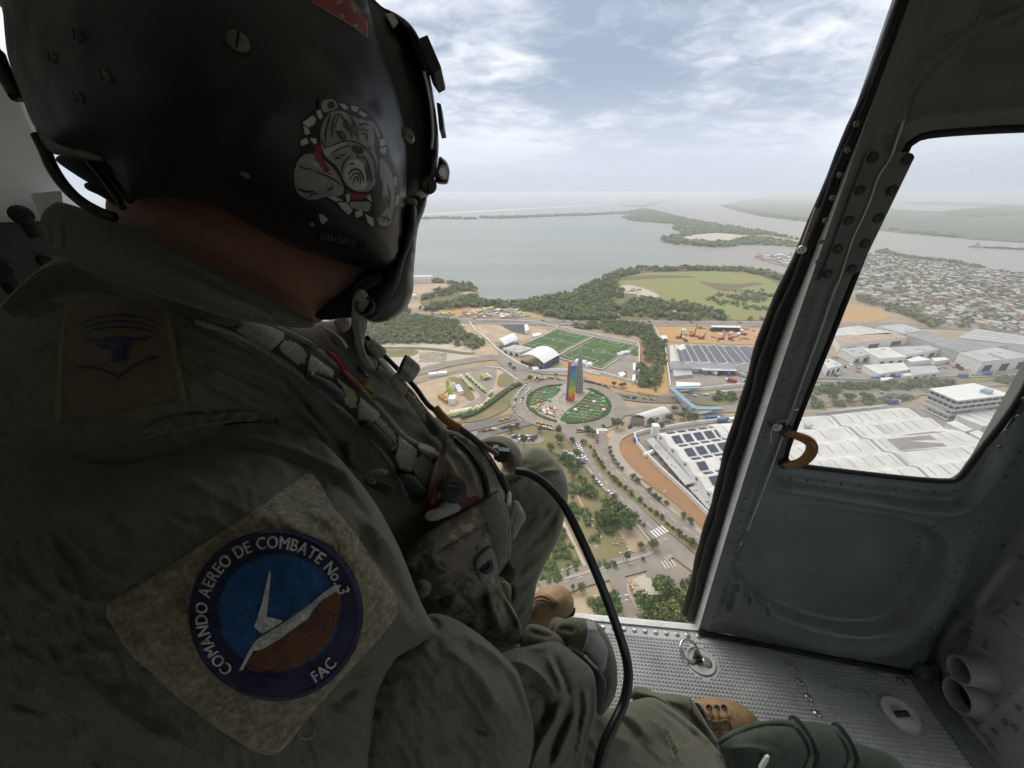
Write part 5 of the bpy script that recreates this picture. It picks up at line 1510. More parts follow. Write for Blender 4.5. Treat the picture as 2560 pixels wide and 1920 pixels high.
for i,(x,y,r,ti) in enumerate(NEART):
 tree('D',(x,y+20),r,ti,'leafy tree in the thicket of the overgrown plot, %s from its top' % ORD[i],'trees in the thicket')
BOTT=[(1130,1340,95,0,'tall green tree nearest the helicopter, left of the door'),(1000,1450,85,1,'dark tree at the bottom edge of the wood, beside the lane'),(1310,1310,70,0,'dark tree at the top right corner of the wood'),
  (1180,1470,80,5,'yellowish tree in the middle of the wood'),(1260,1420,80,5,'yellow-green tree right of the yellowish one'),(1340,1390,70,0,'green tree beside the door seal'),(1120,1520,70,5,'olive bush at the floor sill'),
  (1220,1540,80,0,'green tree just above the floor sill'),(1330,1500,85,1,'tree squeezed between sill and door'),(770,1400,55,1,'dark green tree behind the hose beside the lane'),(800,1480,50,2,'dark narrow tree below the one behind the hose'),
  (700,1440,60,3,'bush left of the hose on the bare plot'),(690,1400,40,6,'yellowish bush on the bare plot'),(740,1530,60,0,'tree above the floor sill beside the hose'),(1070,1450,60,0,'tree filling the gap at the left of the wood'),(1420,1420,90,0,'tree hidden at the door corner')]
for x,y,r,ti,lb in BOTT:
 tree('D',(x,y+r*.35),r,ti,lb)
for i,(x,y,r) in enumerate([(1350,1235,34),(1425,1240,24),(1480,1240,14),(1140,1095,28),(1180,1135,26),(1615,1200,22),(1475,1190,14)]):
 tree('B',(x,y+12),r,i % 2,'tree on the northern edge of the roundabout, %s from the mixer yard' % ORD[i],'trees north of the roundabout')
for i,(x,y,r) in enumerate([(530,1240,30),(600,1250,26),(630,1245,28),(900,1255,24),(940,1290,20),(920,1235,30),(880,1200,36)]):
 tree('C',(x,y+12),r,4 if i<3 else i % 2,'acacia on the ochre slope, %s from the roundabout' % ORD[i],'trees on the ochre slope')
for i,x in enumerate([440,570,610,730,770,260]):
 tree('F',(x,745 if i<5 else 770),34,i % 2,'street tree behind the door window, %s along the avenue' % ORD[i],'trees on the avenue behind the window')

# ---- woods that read as one mass: thousands of small ragged crowns in one object
IV=[]
for s in (-1,1):
 t_=(1+5**.5)/2
 IV+=[(s,t_,0),(s,-t_,0),(0,s,t_),(0,s,-t_),(t_,0,s),(-t_,0,s)]
IV=np.array(IV,float);IV/=np.linalg.norm(IV[0])
from itertools import combinations
IF=[c for c in combinations(range(12),3) if all(np.linalg.norm(IV[a]-IV[b])<1.1 for a,b in combinations(c,2))]
IF=np.array(IF)
def lumps(pts,rad,hgt_,m,name,kind='stuff',leaf=0,lobes=3):
 """ragged crowns: each tree = a few jittered lobes, each lobe its own tone; leaf adds loose leaf quads"""
 V,Fc=[],[];base=0
 n=len(pts)
 for l in range(lobes):
  r=rad*nr.uniform(.45,.85,n);off=nr.normal(size=(n,2))*(rad*.42)[:,None]
  z=hgt_-r*nr.uniform(.4,1.0,n)
  j=IV[None]*(1+nr.uniform(-.38,.30,(n,12,1)))*r[:,None,None]*np.array([1,1,.85])
  v=j+np.stack([pts[:,0]+off[:,0],pts[:,1]+off[:,1],z],1)[:,None,:]
  V.append(v.reshape(-1,3));Fc.append((IF[None]+(np.arange(n)*12)[:,None,None]).reshape(-1,3)+base);base+=n*12
 V=np.concatenate(V);Fl=np.concatenate(Fc).tolist()
 if leaf:
  k=nr.integers(0,n,leaf)
  d=nr.normal(size=(leaf,3));d/=np.linalg.norm(d,axis=1)[:,None];d[:,2]=np.abs(d[:,2])
  p=np.stack([pts[k,0],pts[k,1],hgt_[k]-rad[k]*.7],1)+d*rad[k][:,None]*1.05
  a=nr.normal(size=(leaf,3));a/=np.linalg.norm(a,axis=1)[:,None];b=np.cross(d,a)
  s=rad[k][:,None]*.22
  q=np.stack([p+a*s,p+b*s,p-a*s],1).reshape(-1,3)
  Fl+=(np.arange(leaf*3).reshape(-1,3)+len(V)).tolist();V=np.concatenate([V,q])
 o=mesh_obj(name,V,Fl,m)
 o['kind']=kind
 return o
def scatter(k,polys,spacing,avoid=(),n_max=12000,noise=.0,scale=60.):
 """points in picture-traced ground polygons, world xy"""
 out_=[]
 from mathutils import noise as mn
 for poly in polys:
  w_=[(p.x,p.y) for p in gp(k,poly)]
  xs,ys=[p[0] for p in w_],[p[1] for p in w_]
  A=abs(sum(w_[i][0]*w_[i-1][1]-w_[i-1][0]*w_[i][1] for i in range(len(w_))))/2
  bb=(max(xs)-min(xs))*(max(ys)-min(ys))
  n=int(min(bb/spacing**2,n_max*bb/max(A,1)))
  X,Y=nr.uniform(min(xs),max(xs),n),nr.uniform(min(ys),max(ys),n)
  ok=in_poly(X,Y,w_)
  for av in avoid:ok&=~in_poly(X,Y,av)
  X,Y=X[ok],Y[ok]
  if noise:
   kk=np.array([mn.noise((x/scale,y/scale,3.3)) for x,y in zip(X,Y)])>noise
   X,Y=X[kk],Y[kk]
  out_.append(np.stack([X,Y],1))
 return np.concatenate(out_)
def wood(name,k,polys,spacing,rad,h,m,label,avoid=(),leaf=0,lobes=2,noise=.0,scale=60.,n_max=9000,cat=None):
 pts=scatter(k,polys,spacing,avoid,n_max,noise,scale)
 n=len(pts)
 r=rad*nr.uniform(.65,1.35,n);hh=h*nr.uniform(.7,1.25,n)
 o=lumps(pts,r,hh,m,name,'stuff',leaf,lobes)
 tag(o,label,cat or 'woodland')
 return o
wood('mangrove_wood','A',[[(430,780),(640,794),(760,772),(840,757),(960,737),(1050,692),(1130,652),(1200,625),(1215,660),(1190,690),(1180,700),(1260,745),(1180,780),(1200,850),(1195,890),(1000,890),(820,882),(800,850),(640,835),(420,815),(160,838),(180,815),(300,785),(380,745),(425,760)]],
 6.5,4.6,7.5,M_WOOD,'dense mangrove wood along the lagoon shore',leaf=16000)
wood('shore_trees','A',[[(1195,640),(1200,622),(1260,606),(1350,600),(1500,606),(1600,598),(1700,600),(1900,606),(2010,622),(2140,650),(2210,660),(2210,700),(2100,668),(2000,640),(1900,622),(1700,612),(1350,618),(1230,650)]],
 8,5.5,8,M_WOOD,'strip of dark trees along the far shore of the meadow',leaf=5000)
wood('meadow_bushes','A',[[(1215,860),(1210,815),(1330,770),(1450,785),(1600,800),(1760,850),(1850,888),(1400,893),(1215,890)]],7.5,4.8,6.5,M_WOOD,'bushy wood between the dirt track and the highway',leaf=8000,noise=-.22)
wood('meadow_shrubs','A',[[(1450,740),(1800,740),(2110,690),(2210,660),(2200,890),(1800,888),(1600,800)]],8,3.6,4.0,M_WOODL,'scattered shrubs on the green meadow',leaf=4000,noise=.12,scale=40)
wood('headland_trees','A',[[(100,672),(200,664),(310,686),(385,688),(440,733),(430,742),(380,722),(330,726),(200,775),(120,770),(230,712),(330,693),(200,680),(110,680)],[(170,835),(260,800),(380,750),(430,755),(425,815),(300,815),(200,850)],[(-30,830),(160,820),(160,845),(0,850)]],
 7.5,4.5,6,M_WOODL,'low trees on the sandy headland',leaf=4000,noise=-.15)
wood('scrub_wood','B',[[(-700,560),(0,565),(150,585),(400,620),(600,645),(610,690),(690,770),(860,850),(885,880),(760,935),(600,900),(480,870),(0,875),(-700,860)]],
 4.6,3.4,5.0,M_WOODL,'pale green scrub wood left of the quarry lot',leaf=26000)
wood('strip_wood','C',[[(40,640),(300,640),(550,612),(700,640),(868,652),(940,790),(1040,835),(1010,960),(1012,1040),(975,1150),(990,1225),(900,1250),(850,1180),(880,1090),(850,1010),(835,900),(830,850),(770,775),(500,725),(340,690),(100,662)]],
 4.8,3.5,5.5,M_WOOD,'overgrown strip of dark trees between pitches and building site',leaf=16000)
wood('verge_shrubs','C',[[(780,1030),(850,1050),(850,1200),(900,1280),(780,1250),(770,1100)],[(1510,1390),(1560,1335),(1730,1345),(1740,1385),(1640,1400)],[(1740,1370),(1770,1320),(1900,1320),(1900,1380)]],
 4.0,2.8,3.6,M_LEAF,'dark shrubs on the verges beside the avenue',leaf=8000,noise=-.2)
wood('avenue_shrubs','F',[[(240,690),(250,640),(600,595),(1300,575),(2212,535),(2500,525),(2500,555),(1500,625),(900,655)],[(180,815),(250,790),(700,750),(1250,705),(1240,720),(900,770)]],
 5,3.0,4.0,M_WOOD,'dark hedge-like shrubs along the avenue behind the window',leaf=9000,noise=-.25)
wood('plot_scrub','D',[[(340,320),(480,400),(600,500),(640,560),(560,600),(540,520),(400,430)],[(480,560),(640,590),(660,650),(540,660),(470,700)],[(100,1320),(300,900),(420,850),(560,1180),(640,1180),(600,1210),(420,1240),(230,1330)],
      [(660,780),(840,740),(940,880),(900,920),(720,900)],[(500,720),(640,740),(700,900),(680,1000),(560,960),(460,800)],[(620,1150),(860,1090),(920,1100),(660,1185)]],
 2.3,1.3,1.9,M_LEAF,'low green scrub over the overgrown plot',leaf=26000,noise=-.12,scale=14)
wood('undergrowth','D',[[(960,1400),(1080,1330),(1260,1320),(1390,1270),(1500,1300),(1500,1800),(1050,1800),(1010,1600),(960,1500)],[(640,1350),(760,1340),(830,1500),(880,1600),(560,1600),(600,1450)]],
 2.4,1.5,2.2,M_LEAFY,'bushy undergrowth below the floor sill',leaf=20000,noise=-.2,scale=14)
wood('spit_mangroves','A',[[(1230,315),(1290,336),(1400,345),(1510,352),(1545,365),(1508,380),(1590,402),(1540,418),(1450,430),(1447,447),(1500,460),(1570,466),(1700,478),(1790,481),(1900,466),(2050,470),(2212,478),(2400,484),(2400,472),(2212,466),(2050,440),(1940,425),(1870,440),(1820,460),(1700,456),(1580,447),(1535,434),(1640,410),(1760,402),(1900,412),(2050,414),(2200,442),(2050,406),(1900,380),(1700,350),(1550,318),(1400,279),(1340,271),(1285,281),(1255,289),(1310,306)]],
 16,12,9,M_WOOD,'mangroves on the long spit between lagoon and river',lobes=2,leaf=0)
wood('island_mangroves','A',[[(445,315),(520,316),(650,314),(820,306),(1000,301),(1100,297),(1255,289),(1300,292),(1300,297),(1200,299),(1000,308),(820,313),(640,321),(560,324),(440,321)],[(115,322),(240,318),(345,320),(340,326),(120,327)],[(360,321),(410,321),(408,327),(362,328)]],
 22,16,9,M_WOOD,'mangroves on the thin islands across the lagoon',lobes=2)
wood('bank_woods','E',[[(860,390),(880,360),(1250,395),(1700,440),(2212,470),(2900,560),(2900,640),(2212,500),(1900,478),(1500,445),(1250,425),(1000,400)],[(1400,200),(1800,160),(2300,140),(2900,140),(2900,210),(2212,230),(1700,250),(1500,240)]],
 22,14,8,M_WOOD,'woods on the far river bank',lobes=2,noise=-.2,scale=200)
wood('bank_woods','A',[[(1765,252),(1800,262),(1880,283),(2000,310),(2212,337),(2400,352),(2400,335),(2212,322),(2000,292),(1880,270),(1800,254)]],22,14,8,M_WOOD,'dark trees along the water edge of the far river bank',lobes=2)

pw_=np.concatenate([nr.uniform((-1500,-300),(-180,600),(5200,2)),nr.uniform((60,-500),(900,120),(1500,2))])
from mathutils import noise as mn
pw_=pw_[[mn.noise((x/90,y/90,1.7))>-.02 and not (x>-520 and y>250) for x,y in pw_]]
tag(lumps(pw_,4*nr.uniform(.6,1.4,len(pw_)),5.5*nr.uniform(.6,1.3,len(pw_)),M_WOODL,'scrub_wood','stuff',0,2),'open scrub wood behind and beside the helicopter','woodland')
# ---- the dense settlement by the river: houses, their trees
TOWN=[[(560,640),(740,612),(1000,650),(1500,704),(1800,764),(2212,814),(2800,890),(2800,1450),(2212,1420),(1600,1345),(1390,1335),(1000,1180),(640,1090),(480,900)]]
hp=scatter('E',TOWN,9.2,(),4200)
o_=np.argsort(hp[:,1]);hp=hp[o_]
cell={}
keep=[]
for p in hp:
 c=(int(p[0]//9),int(p[1]//9));ok=True
 for dx in (-1,0,1):
  for dy in (-1,0,1):
   for q in cell.get((c[0]+dx,c[1]+dy),()):
    if (q[0]-p[0])**2+(q[1]-p[1])**2<78:ok=False
 if ok:cell.setdefault(c,[]).append(p);keep.append(p)
hp=np.array(keep)
M_TW=mat('dusty_tin_roof',(.46,.42,.36),.7,var=.2,scale=.1)
HM=[('brownish',M_ROOFB),('pale grey',M_ROOFG),('whitish',M_TW),('rusty red',M_RUST),('dark grey',M_ROOFD)]
def house_proto(i,L,W,H,rise,m):
 r_=bpy.data.objects.new('house',None);COL.objects.link(r_)
 b=MB();x,y=L/2,W/2
 b.hexa([Vector(q) for q in ((-x,-y,-.5),(x,-y,-.5),(x,y,-.5),(-x,y,-.5))],[Vector(q) for q in ((-x,-y,H),(x,-y,H),(x,y,H),(-x,y,H))])
 wv_=b.build('wall',rng.choice([M_WALLW,M_CONC,M_ROOFT]))
 b=MB();e=.35;xx,yy=x+e,y+e
 b.add([Vector(q) for q in ((-xx,-yy,H-.05),(xx,-yy,H-.05),(xx,0,H+rise),(-xx,0,H+rise),(-xx,yy,H-.05),(xx,yy,H-.05))],[(0,1,2,3),(3,2,5,4),(0,3,4),(1,5,2),(0,4,5,1)])
 rf_=b.build('roof',m)
 kid(wv_,r_);kid(rf_,r_)
 return r_
HP=[]
for i in range(10):
 HP.append((HM[i % 5][0],house_proto(i,rng.uniform(8,13),rng.uniform(6.5,9),rng.uniform(2.8,5),rng.uniform(.6,1.6),HM[i % 5][1])))
dist=np.hypot(hp[:,0],hp[:,1]);order=np.argsort(dist)
near=order[:280];far=order[280:]
base_ang=.25
used_h=set()
for j in near:
 nm,pr=rng.choice(HP)
 if pr.name in used_h:o=copy_thing(pr)
 else:o=pr;used_h.add(pr.name)
 o.location=(hp[j,0],hp[j,1],.1);o.rotation_euler=(0,0,base_ang+rng.choice([0,math.pi/2])+rng.uniform(-.12,.12));s_=rng.uniform(.8,1.15);o.scale=(s_,s_,s_)
 tag(o,'small house with %s roof in the crowded riverside settlement' % nm,'house','houses of the riverside settlement')
for nm,pr in HP:
 if pr.name not in used_h:
  for ch in KIDS[pr.name]:bpy.data.objects.remove(ch)
  bpy.data.objects.remove(pr)
def house_mass(P_,name,label,mats,smin=.8,smax=1.2):
 b=MB()
 for x,y in P_:
  a=base_ang+rng.choice([0,math.pi/2])+rng.uniform(-.15,.15);ca,sa=math.cos(a),math.sin(a)
  L,W,H,ri=rng.uniform(8,14)*rng.uniform(smin,smax)/2,rng.uniform(6.5,9)*rng.uniform(smin,smax)/2,rng.uniform(2.8,5),rng.uniform(.5,1.5)
  def T(px_,py_,z):return (x+px_*ca-py_*sa,y+px_*sa+py_*ca,z)
  mi=rng.randrange(len(mats)-1)
  b.add([T(-L,-W,0),T(L,-W,0),T(L,W,0),T(-L,W,0),T(-L,-W,H),T(L,-W,H),T(L,W,H),T(-L,W,H)],[(0,1,5,4),(1,2,6,5),(2,3,7,6),(3,0,4,7)],len(mats)-1)
  L+=.3;W+=.3
  b.add([T(-L,-W,H),T(L,-W,H),T(L,0,H+ri),T(-L,0,H+ri),T(-L,W,H),T(L,W,H)],[(0,1,2,3),(3,2,5,4),(0,3,4),(1,5,2)],mi)
 o=b.build(name,None,None,mats=mats);tag(o,label,'settlement',None,'stuff')
 return o
house_mass(hp[far],'far_houses','mass of small houses in the far part of the riverside settlement',[M_ROOFD,M_ROOFG,M_TW,M_RUST,M_ROOFG,M_ROOFB,M_TW,M_ROOFD,M_ROOFB])
st=scatter('A',[[(1968,531),(1992,522),(2100,524),(2215,521),(2215,585),(2170,588),(2060,566),(1998,546)]],13)
house_mass(st,'stilt_houses','cluster of tin roofs on the low point across the inlet',[M_ROOFD,M_ROOFW,M_ROOFG,M_RUST,M_CONC])
for i,(x,y) in enumerate([(2120,648),(2130,660),(2110,662)]):
 p=G(*c1('A',x,y));b=MB();b.box(p+Vector((0,0,2)),(12,8,4));tag(b.build('boat_shed',M_WHITE),'%s white shed on the shore behind the meadow' % ORD[i],'shed','white sheds on the shore')
wood('town_trees','E',TOWN,11.5,3.4,6.0,M_WOODL,'trees growing between the houses of the settlement',noise=-.05,scale=30,lobes=2,leaf=4000)
wood('town_shore_trees','E',[[(560,1030),(720,1090),(1100,1190),(1400,1320),(1380,1350),(1100,1250),(900,1190),(560,1090)],[(740,605),(830,578),(1000,640),(1200,668),(1500,695),(1640,722),(1800,760),(1800,775),(1500,715),(1000,660),(760,620)]],8,5,8,M_WOOD,'belt of trees round the edge of the settlement',lobes=3,leaf=3000)
sy=scatter('B',[[(310,565),(520,545),(640,560),(760,535),(900,515),(1250,520),(1300,560),(1400,590),(1300,606),(900,598),(520,585)]],7.0,(),160)
SHD=[]
for i,(x,y) in enumerate(sy[:110]):
 b=MB();a=rng.uniform(0,3.1);s_=rng.uniform(2.5,7);h_=rng.uniform(2,4.2);M_=Matrix.Rotation(a,3,'Z')
 b.box((x,y,h_/2),(s_*1.5,s_,h_),M=M_,mi=1);b.box((x,y,h_+.12),(s_*1.6,s_*1.1,.2),M=M_,mi=0)
 q=rng.choice([('white',M_ROOFW),('white',M_ROOFW),('grey',M_ROOFG),('dark',M_ROOFD),('rusty',M_RUST),('lime',M_LIME),('pinkish',M_ROOFT)])
 SHD.append((x,q[0],b.build('shanty_shed',None,None,mats=[q[1],M_CONC])))
name_row(SHD,'%s %s roofed shed from the west beside the highway','shed','sheds beside the highway')
for i,(x,y) in enumerate(scatter('A',[[(1180,705),(1330,705),(1330,730),(1200,735)],[(1400,835),(1530,840),(1530,855),(1420,850)],[(940,795),(1040,775),(1045,785),(950,802)]],14,(),40)[:26]):
 b=MB();b.box((x,y,1.8),(rng.uniform(4,9),rng.uniform(3,6),3.0),rng.uniform(0,3));tag(b.build('shack',rng.choice([M_ROOFW,M_ROOFT,M_ROOFG])),'pale shack among the bushes north of the highway','shack','shacks north of the highway')
b=MB();p=G(*c1('B',175,235));b.box(p+Vector((0,0,5)),(60,25,10),.2);b.prism([p+Vector((a,c,10)) for a,c in ((-32,-14),(32,-2),(30,14),(-34,4))],(0,0,3));tag(b.build('shore_shed',M_ROOFW),'white shed on the headland beside the helmet visor','shed')
b=MB();p=G(*c1('B',130,395));b.box(p+Vector((0,0,3)),(14,10,6),.2);tag(b.build('shore_house',M_WALLW),'small white house below the visor on the headland','house')
b=MB()
for i in range(500):
 x,y=rng.uniform(200,480),rng.uniform(960,1060);p=G(*c1('B',x,y));s_=rng.uniform(.3,1.3);b.box(p+Vector((0,0,.3)),(s_,s_*1.2,s_),rng.uniform(0,3))
tag(b.build('rubble',M_PALE),'pale rubble heaps on the quarry lot','rubble',None,'stuff')
b=MB()
for i in range(260):
 t_=rng.random();x,y=900+60*math.sin(t_*3)+rng.uniform(-25,25),1260+t_*330;p=G(*c1('D',x+10,y));s_=rng.uniform(.2,.9);b.box(p+Vector((0,0,.9)),(s_,s_*1.3,s_),rng.uniform(0,3))
for i in range(60):
 p=G(*c1('D',rng.uniform(780,880),rng.uniform(960,1010)));s_=rng.uniform(.15,.5);b.box(p+Vector((0,0,.6)),(s_,s_*1.3,s_),rng.uniform(0,3))
tag(b.build('rubble',M_SAND),'sandy rubble along the lane below the cross street','rubble',None,'stuff')

# ---- the air: one box of pale haze round everything
hz_m=bpy.data.materials.new('haze_air');hz_m.use_nodes=True
t=hz_m.node_tree;t.nodes.clear()
pv=t.nodes.new('ShaderNodeVolumePrincipled');pv.inputs['Color'].default_value=(.92,.95,1.0,1);pv.inputs['Density'].default_value=1.5e-4;pv.inputs['Anisotropy'].default_value=.0
mo=t.nodes.new('ShaderNodeOutputMaterial');t.links.new(pv.outputs[0],mo.inputs['Volume'])
b=MB();b.box((0,0,86.5),(100000,100000,177));hz_o=b.build('haze',hz_m);hz_o['kind']='stuff'
# ================================================================== HELICOPTER CABIN
ZF = ALT - 1.0                                   # cabin floor
M_GREY=mat('grey_cabin_paint',(.165,.19,.186),.36,chips=(24,.685,(.36,.37,.36)),rvar=.10,var=.20,scale=9.0,bump=.12,bscale=160,bdist=.001,detail=8,spec=.5)
M_GREYD=mat('worn_dark_grey_paint',(.13,.145,.14),.45,var=.22,scale=16.0,bump=.15,bscale=120,bdist=.001,detail=9,spec=.5)
M_SKIN_W=mat('white_door_edge',(.62,.63,.62),.4,chips=(40,.64,(.16,.16,.15)),var=.14,scale=25.0,detail=9)
M_WALLG=mat('pale_grey_wall_paint',(.68,.70,.70),.5,var=.12,scale=6.0,bump=.1,bscale=90,bdist=.001,detail=9)
M_RUB=mat('black_rubber',(.012,.012,.013),.55,var=.3,scale=40,bump=.2,bscale=200,bdist=.001)
M_ALU=mat('tread_paint',(.43,.455,.475),.38,chips=(30,.68,(.15,.14,.13)),var=.24,scale=7.0,detail=10,spec=.5)
M_ALUB=mat('bare_metal',(.55,.56,.57),.32,var=.15,scale=30.0,metal=.85)
M_SCREW=mat('screw_heads',(.06,.062,.06),.45,var=.3,scale=100,metal=.5)
M_AMBER=mat('amber_plastic',(.22,.105,.018),.35,var=.25,scale=30,spec=.5,coat=.3)
M_BLK=mat('flat_black',(.008,.008,.009),.8,var=.2,scale=20)

def fl(px,py,dz=.0):
 return G(px,py,ZF+dz)
DA,DB=fl(1745,1580),fl(2310,1690)
DE=(DB-DA).normalized()
DN=Vector((-DE.y,DE.x,0))
DL=(DB-DA).length
def bow(z):
 """the door skin bows outward a little half way up"""
 t=max(.0,min(1.0,z/1.25))
 return .022*math.sin(math.pi*t)
def D3(s,z,b=.0):
 return DA+DE*s+DN*(b+bow(z))+Vector((0,0,z))
def DS(px,py):
 """spot of the photograph -> (along, up) on the door panel"""
 r=ray(px,py);s=z=.0;b=.0
 for _ in range(6):
  t=((DA+DN*b-CAM).dot(DN))/r.dot(DN)
  p=CAM+r*t
  s=(p-DA).dot(DE);z=p.z-ZF
  b=bow(z)
 return (s,z)
def ds(k,pts):
 return [DS(*q) for q in cx(k,pts)]

# -- generic grid surface inside an outline
def poly_sd(X,Y,poly):
 d,bx,by=seg_dist(X,Y,poly,True)
 return np.where(in_poly(X,Y,poly),d,-d),bx,by
def grid_mesh(poly,h,holes=()):
 """square grid clipped to an outline, rim vertices pulled onto it.
 returns XY, quads, rim flag, grid index arrays (for solving on the grid)"""
 P_=np.asarray(poly,float)
 x0,y0=P_.min(0)-h;x1,y1=P_.max(0)+h
 xs=np.arange(x0,x1+h,h);ys=np.arange(y0,y1+h,h)
 Xc,Yc=np.meshgrid((xs[:-1]+xs[1:])/2,(ys[:-1]+ys[1:])/2)
 inc=in_poly(Xc,Yc,poly)
 for ho in holes:inc&=~in_poly(Xc,Yc,ho)
 ny,nx=len(ys),len(xs)
 cnt=np.zeros((ny,nx),int)
 cnt[:-1,:-1]+=inc;cnt[1:,:-1]+=inc;cnt[:-1,1:]+=inc;cnt[1:,1:]+=inc
 X,Y=np.meshgrid(xs,ys)
 used=cnt>0;rim=used&(cnt<4)
 d,bx,by=seg_dist(X[rim],Y[rim],poly,True)
 for ho in holes:
  d2,b2x,b2y=seg_dist(X[rim],Y[rim],ho,True)
  m=d2<d;d=np.where(m,d2,d);bx=np.where(m,b2x,bx);by=np.where(m,b2y,by)
 X[rim]=bx;Y[rim]=by
 idx=-np.ones((ny,nx),int);idx[used]=np.arange(used.sum())
 j,i=np.nonzero(inc)
 quads=np.stack([idx[j,i],idx[j,i+1],idx[j+1,i+1],idx[j+1,i]],1)
 return X,Y,used,rim,idx,quads
def sstep(x):
 x=np.clip(x,0,1);return x*x*(3-2*x)

# -- floor
floor_front=[fl(1500,1555),fl(1742,1578)]
sd_dir=(floor_front[1]-floor_front[0]).normalized();sd_n=Vector((-sd_dir.y,sd_dir.x,0))
FA,FB=floor_front[0]-sd_dir*1.25,floor_front[1]+sd_dir*.02
b=MB()
base=[FA,FB,DB+DN*.05,Vector((1.10,.52,ZF)),Vector((1.10,-1.25,ZF)),Vector((-1.05,-1.25,ZF))]
b.prism([Vector((p.x,p.y,ZF-.06)) for p in base],(0,0,.0585))
floor_o=b.build('floor',M_ALU);floor_o['kind']='structure'
pitch=.0080
v,f=[],[]
plan=[(p.x,p.y) for p in base]
TIE1,TIE2=fl(1752,1652),fl(2252,1787)
for i in range(-150,160):
 for j in range(0,185):
  c=floor_front[0]+sd_dir*(i*pitch)-sd_n*(.028+j*pitch)
  if c.x<-.05 or c.x>1.05 or c.y<-.05:continue
  if (c-DA).dot(DN)>-.012 or (c-DB).x>-.03:continue
  if (c-TIE1).length<.038 or (c-TIE2).length<.040:continue
  n=len(v);r_=.0036
  a1=sd_dir*r_;a2=sd_n*r_;z0=Vector((0,0,-.0012));zt=Vector((0,0,.0022))
  v+=[c-a1-a2+z0,c+a1-a2+z0,c+a1+a2+z0,c-a1+a2+z0,c-a1*.35-a2*.35+zt,c+a1*.35-a2*.35+zt,c+a1*.35+a2*.35+zt,c-a1*.35+a2*.35+zt]
  f+=[(n,n+1,n+5,n+4),(n+1,n+2,n+6,n+5),(n+2,n+3,n+7,n+6),(n+3,n,n+4,n+7),(n+4,n+5,n+6,n+7)]
tr=mesh_obj('tread',v,f,M_ALU,floor_o);tr['kind']='stuff'
b=MB();q=[FA,FB,FB+sd_n*.012,FA+sd_n*.012]
b.hexa([p+Vector((0,0,-.05)) for p in q],[p+Vector((0,0,.004)) for p in q])
b.tube([FA+sd_n*.012+Vector((0,0,-.004)),FB+sd_n*.012+Vector((0,0,-.004))],.008,8)
b.build('sill_lip',M_SKIN_W,floor_o)
for i in range(26):
 c=FB-sd_dir*(.02+i*.0262)-sd_n*.012
 if c.x<.1:break
 b=MB();b.disc(c,(0,0,1),.0058,.0035,10,dome=.4);b.build('rivet',M_ALUB,floor_o)
for k,x,y in [('Q',712,48),('Q',770,145),('Q',825,240),('Q',880,345),('Q',1172,215),('Q',1235,98),('Q',1420,140),('Q',1530,165),('Q',1015,185)]:
 b=MB();b.disc(fl(*c1(k,x,y)),(0,0,1),.0075,.005,10,dome=.4);b.build('screw',M_ALUB,floor_o)
def ring(c,r,t,nrm,m,name,parent,n=28,squash=1.0):
 nrm=Vector(nrm).normalized();a=nrm.orthogonal().normalized();bb=nrm.cross(a)
 b=MB();b.tube([c+(a*math.cos(2*math.pi*i/n)+bb*math.sin(2*math.pi*i/n)*squash)*r for i in range(n)],t,8,closed=True)
 return b.build(name,m,parent,smooth=True)
for c,nm in ((TIE1,'tie-down pan with a standing steel ring near the door sill'),(TIE2,'empty tie-down pan near the front bulkhead')):
 root=empty('tie_down',nm,'tie-down','floor tie-downs',c)
 rs_=.031 if c is TIE1 else .034
 ring(c+Vector((0,0,.001)),rs_,.0022,(0,0,1),M_ALU,'pan_rim',root)
 b=MB();nn_=24
 vs=[c+Vector((rs_*math.cos(2*math.pi*i/nn_),rs_*math.sin(2*math.pi*i/nn_),.0012)) for i in range(nn_)]+[c+Vector((rs_*.75*math.cos(2*math.pi*i/nn_),rs_*.75*math.sin(2*math.pi*i/nn_),-.0002)) for i in range(nn_)]
 b.add(vs,[(i,(i+1) % nn_,nn_+(i+1) % nn_,nn_+i) for i in range(nn_)]+[tuple(range(nn_,2*nn_))]);b.build('pan',M_ALU if c is TIE1 else M_WALLG,root,smooth=False)
 if c is TIE1:
  ring(c+Vector((-.024,.016,.014)),.022,.0030,(.15,-.35,.85),M_ALUB,'steel_ring',root)
  b=MB();b.box(c+Vector((-.008,.002,.008)),(.016,.014,.016),.5);b.tube([c+Vector((-.012,.004,.004)),c+Vector((-.012,.004,.028))],.006,8);b.build('lug',M_SCREW,root)
  b=MB();b.disc(c+Vector((.012,-.004,0)),(0,0,1),.011,.006,12,dome=.4);b.build('bolt',M_ALUB,root)
 else:
  b=MB();b.tube([c+Vector((-.012,0,.002)),c+Vector((.012,0,.006))],.006,8);b.build('lug',M_SCREW,root)

# -- door panel
door=empty('door_panel','grey riveted hinged door panel with a rounded window beside the open doorway','door',None,DA)
ZT=1.36
win=chaikin(ds('P',[(2262,372),(2290,345),(2340,333),(2560,320)])+[(.30,1.072),(.342,1.055),(.347,1.0),(.344,.8)]+ds('P',[(2560,995),(2425,1165),(2405,1195),(2372,1209),(2000,1166),(1968,1158),(1962,1135),(2105,780)]),2)
wcx,wcz_=np.mean([p[0] for p in win]),np.mean([p[1] for p in win])
right_edge=[(DL,.012),(.466,.18),(.446,.33),(.433,.52),(.415,.8),(.40,1.0),(.385,ZT)]
outline=[(.0,.012)]+right_edge+[(.0,ZT)]
outline_d=[]
for a,c in zip(outline,outline[1:]+outline[:1]):
 n=max(1,int(math.hypot(c[0]-a[0],c[1]-a[1])/.02))
 outline_d+=[(a[0]+(c[0]-a[0])*i/n,a[1]+(c[1]-a[1])*i/n) for i in range(n)]
X,Y,used,rim,idx,quads=grid_mesh(outline_d,.0042,[win])
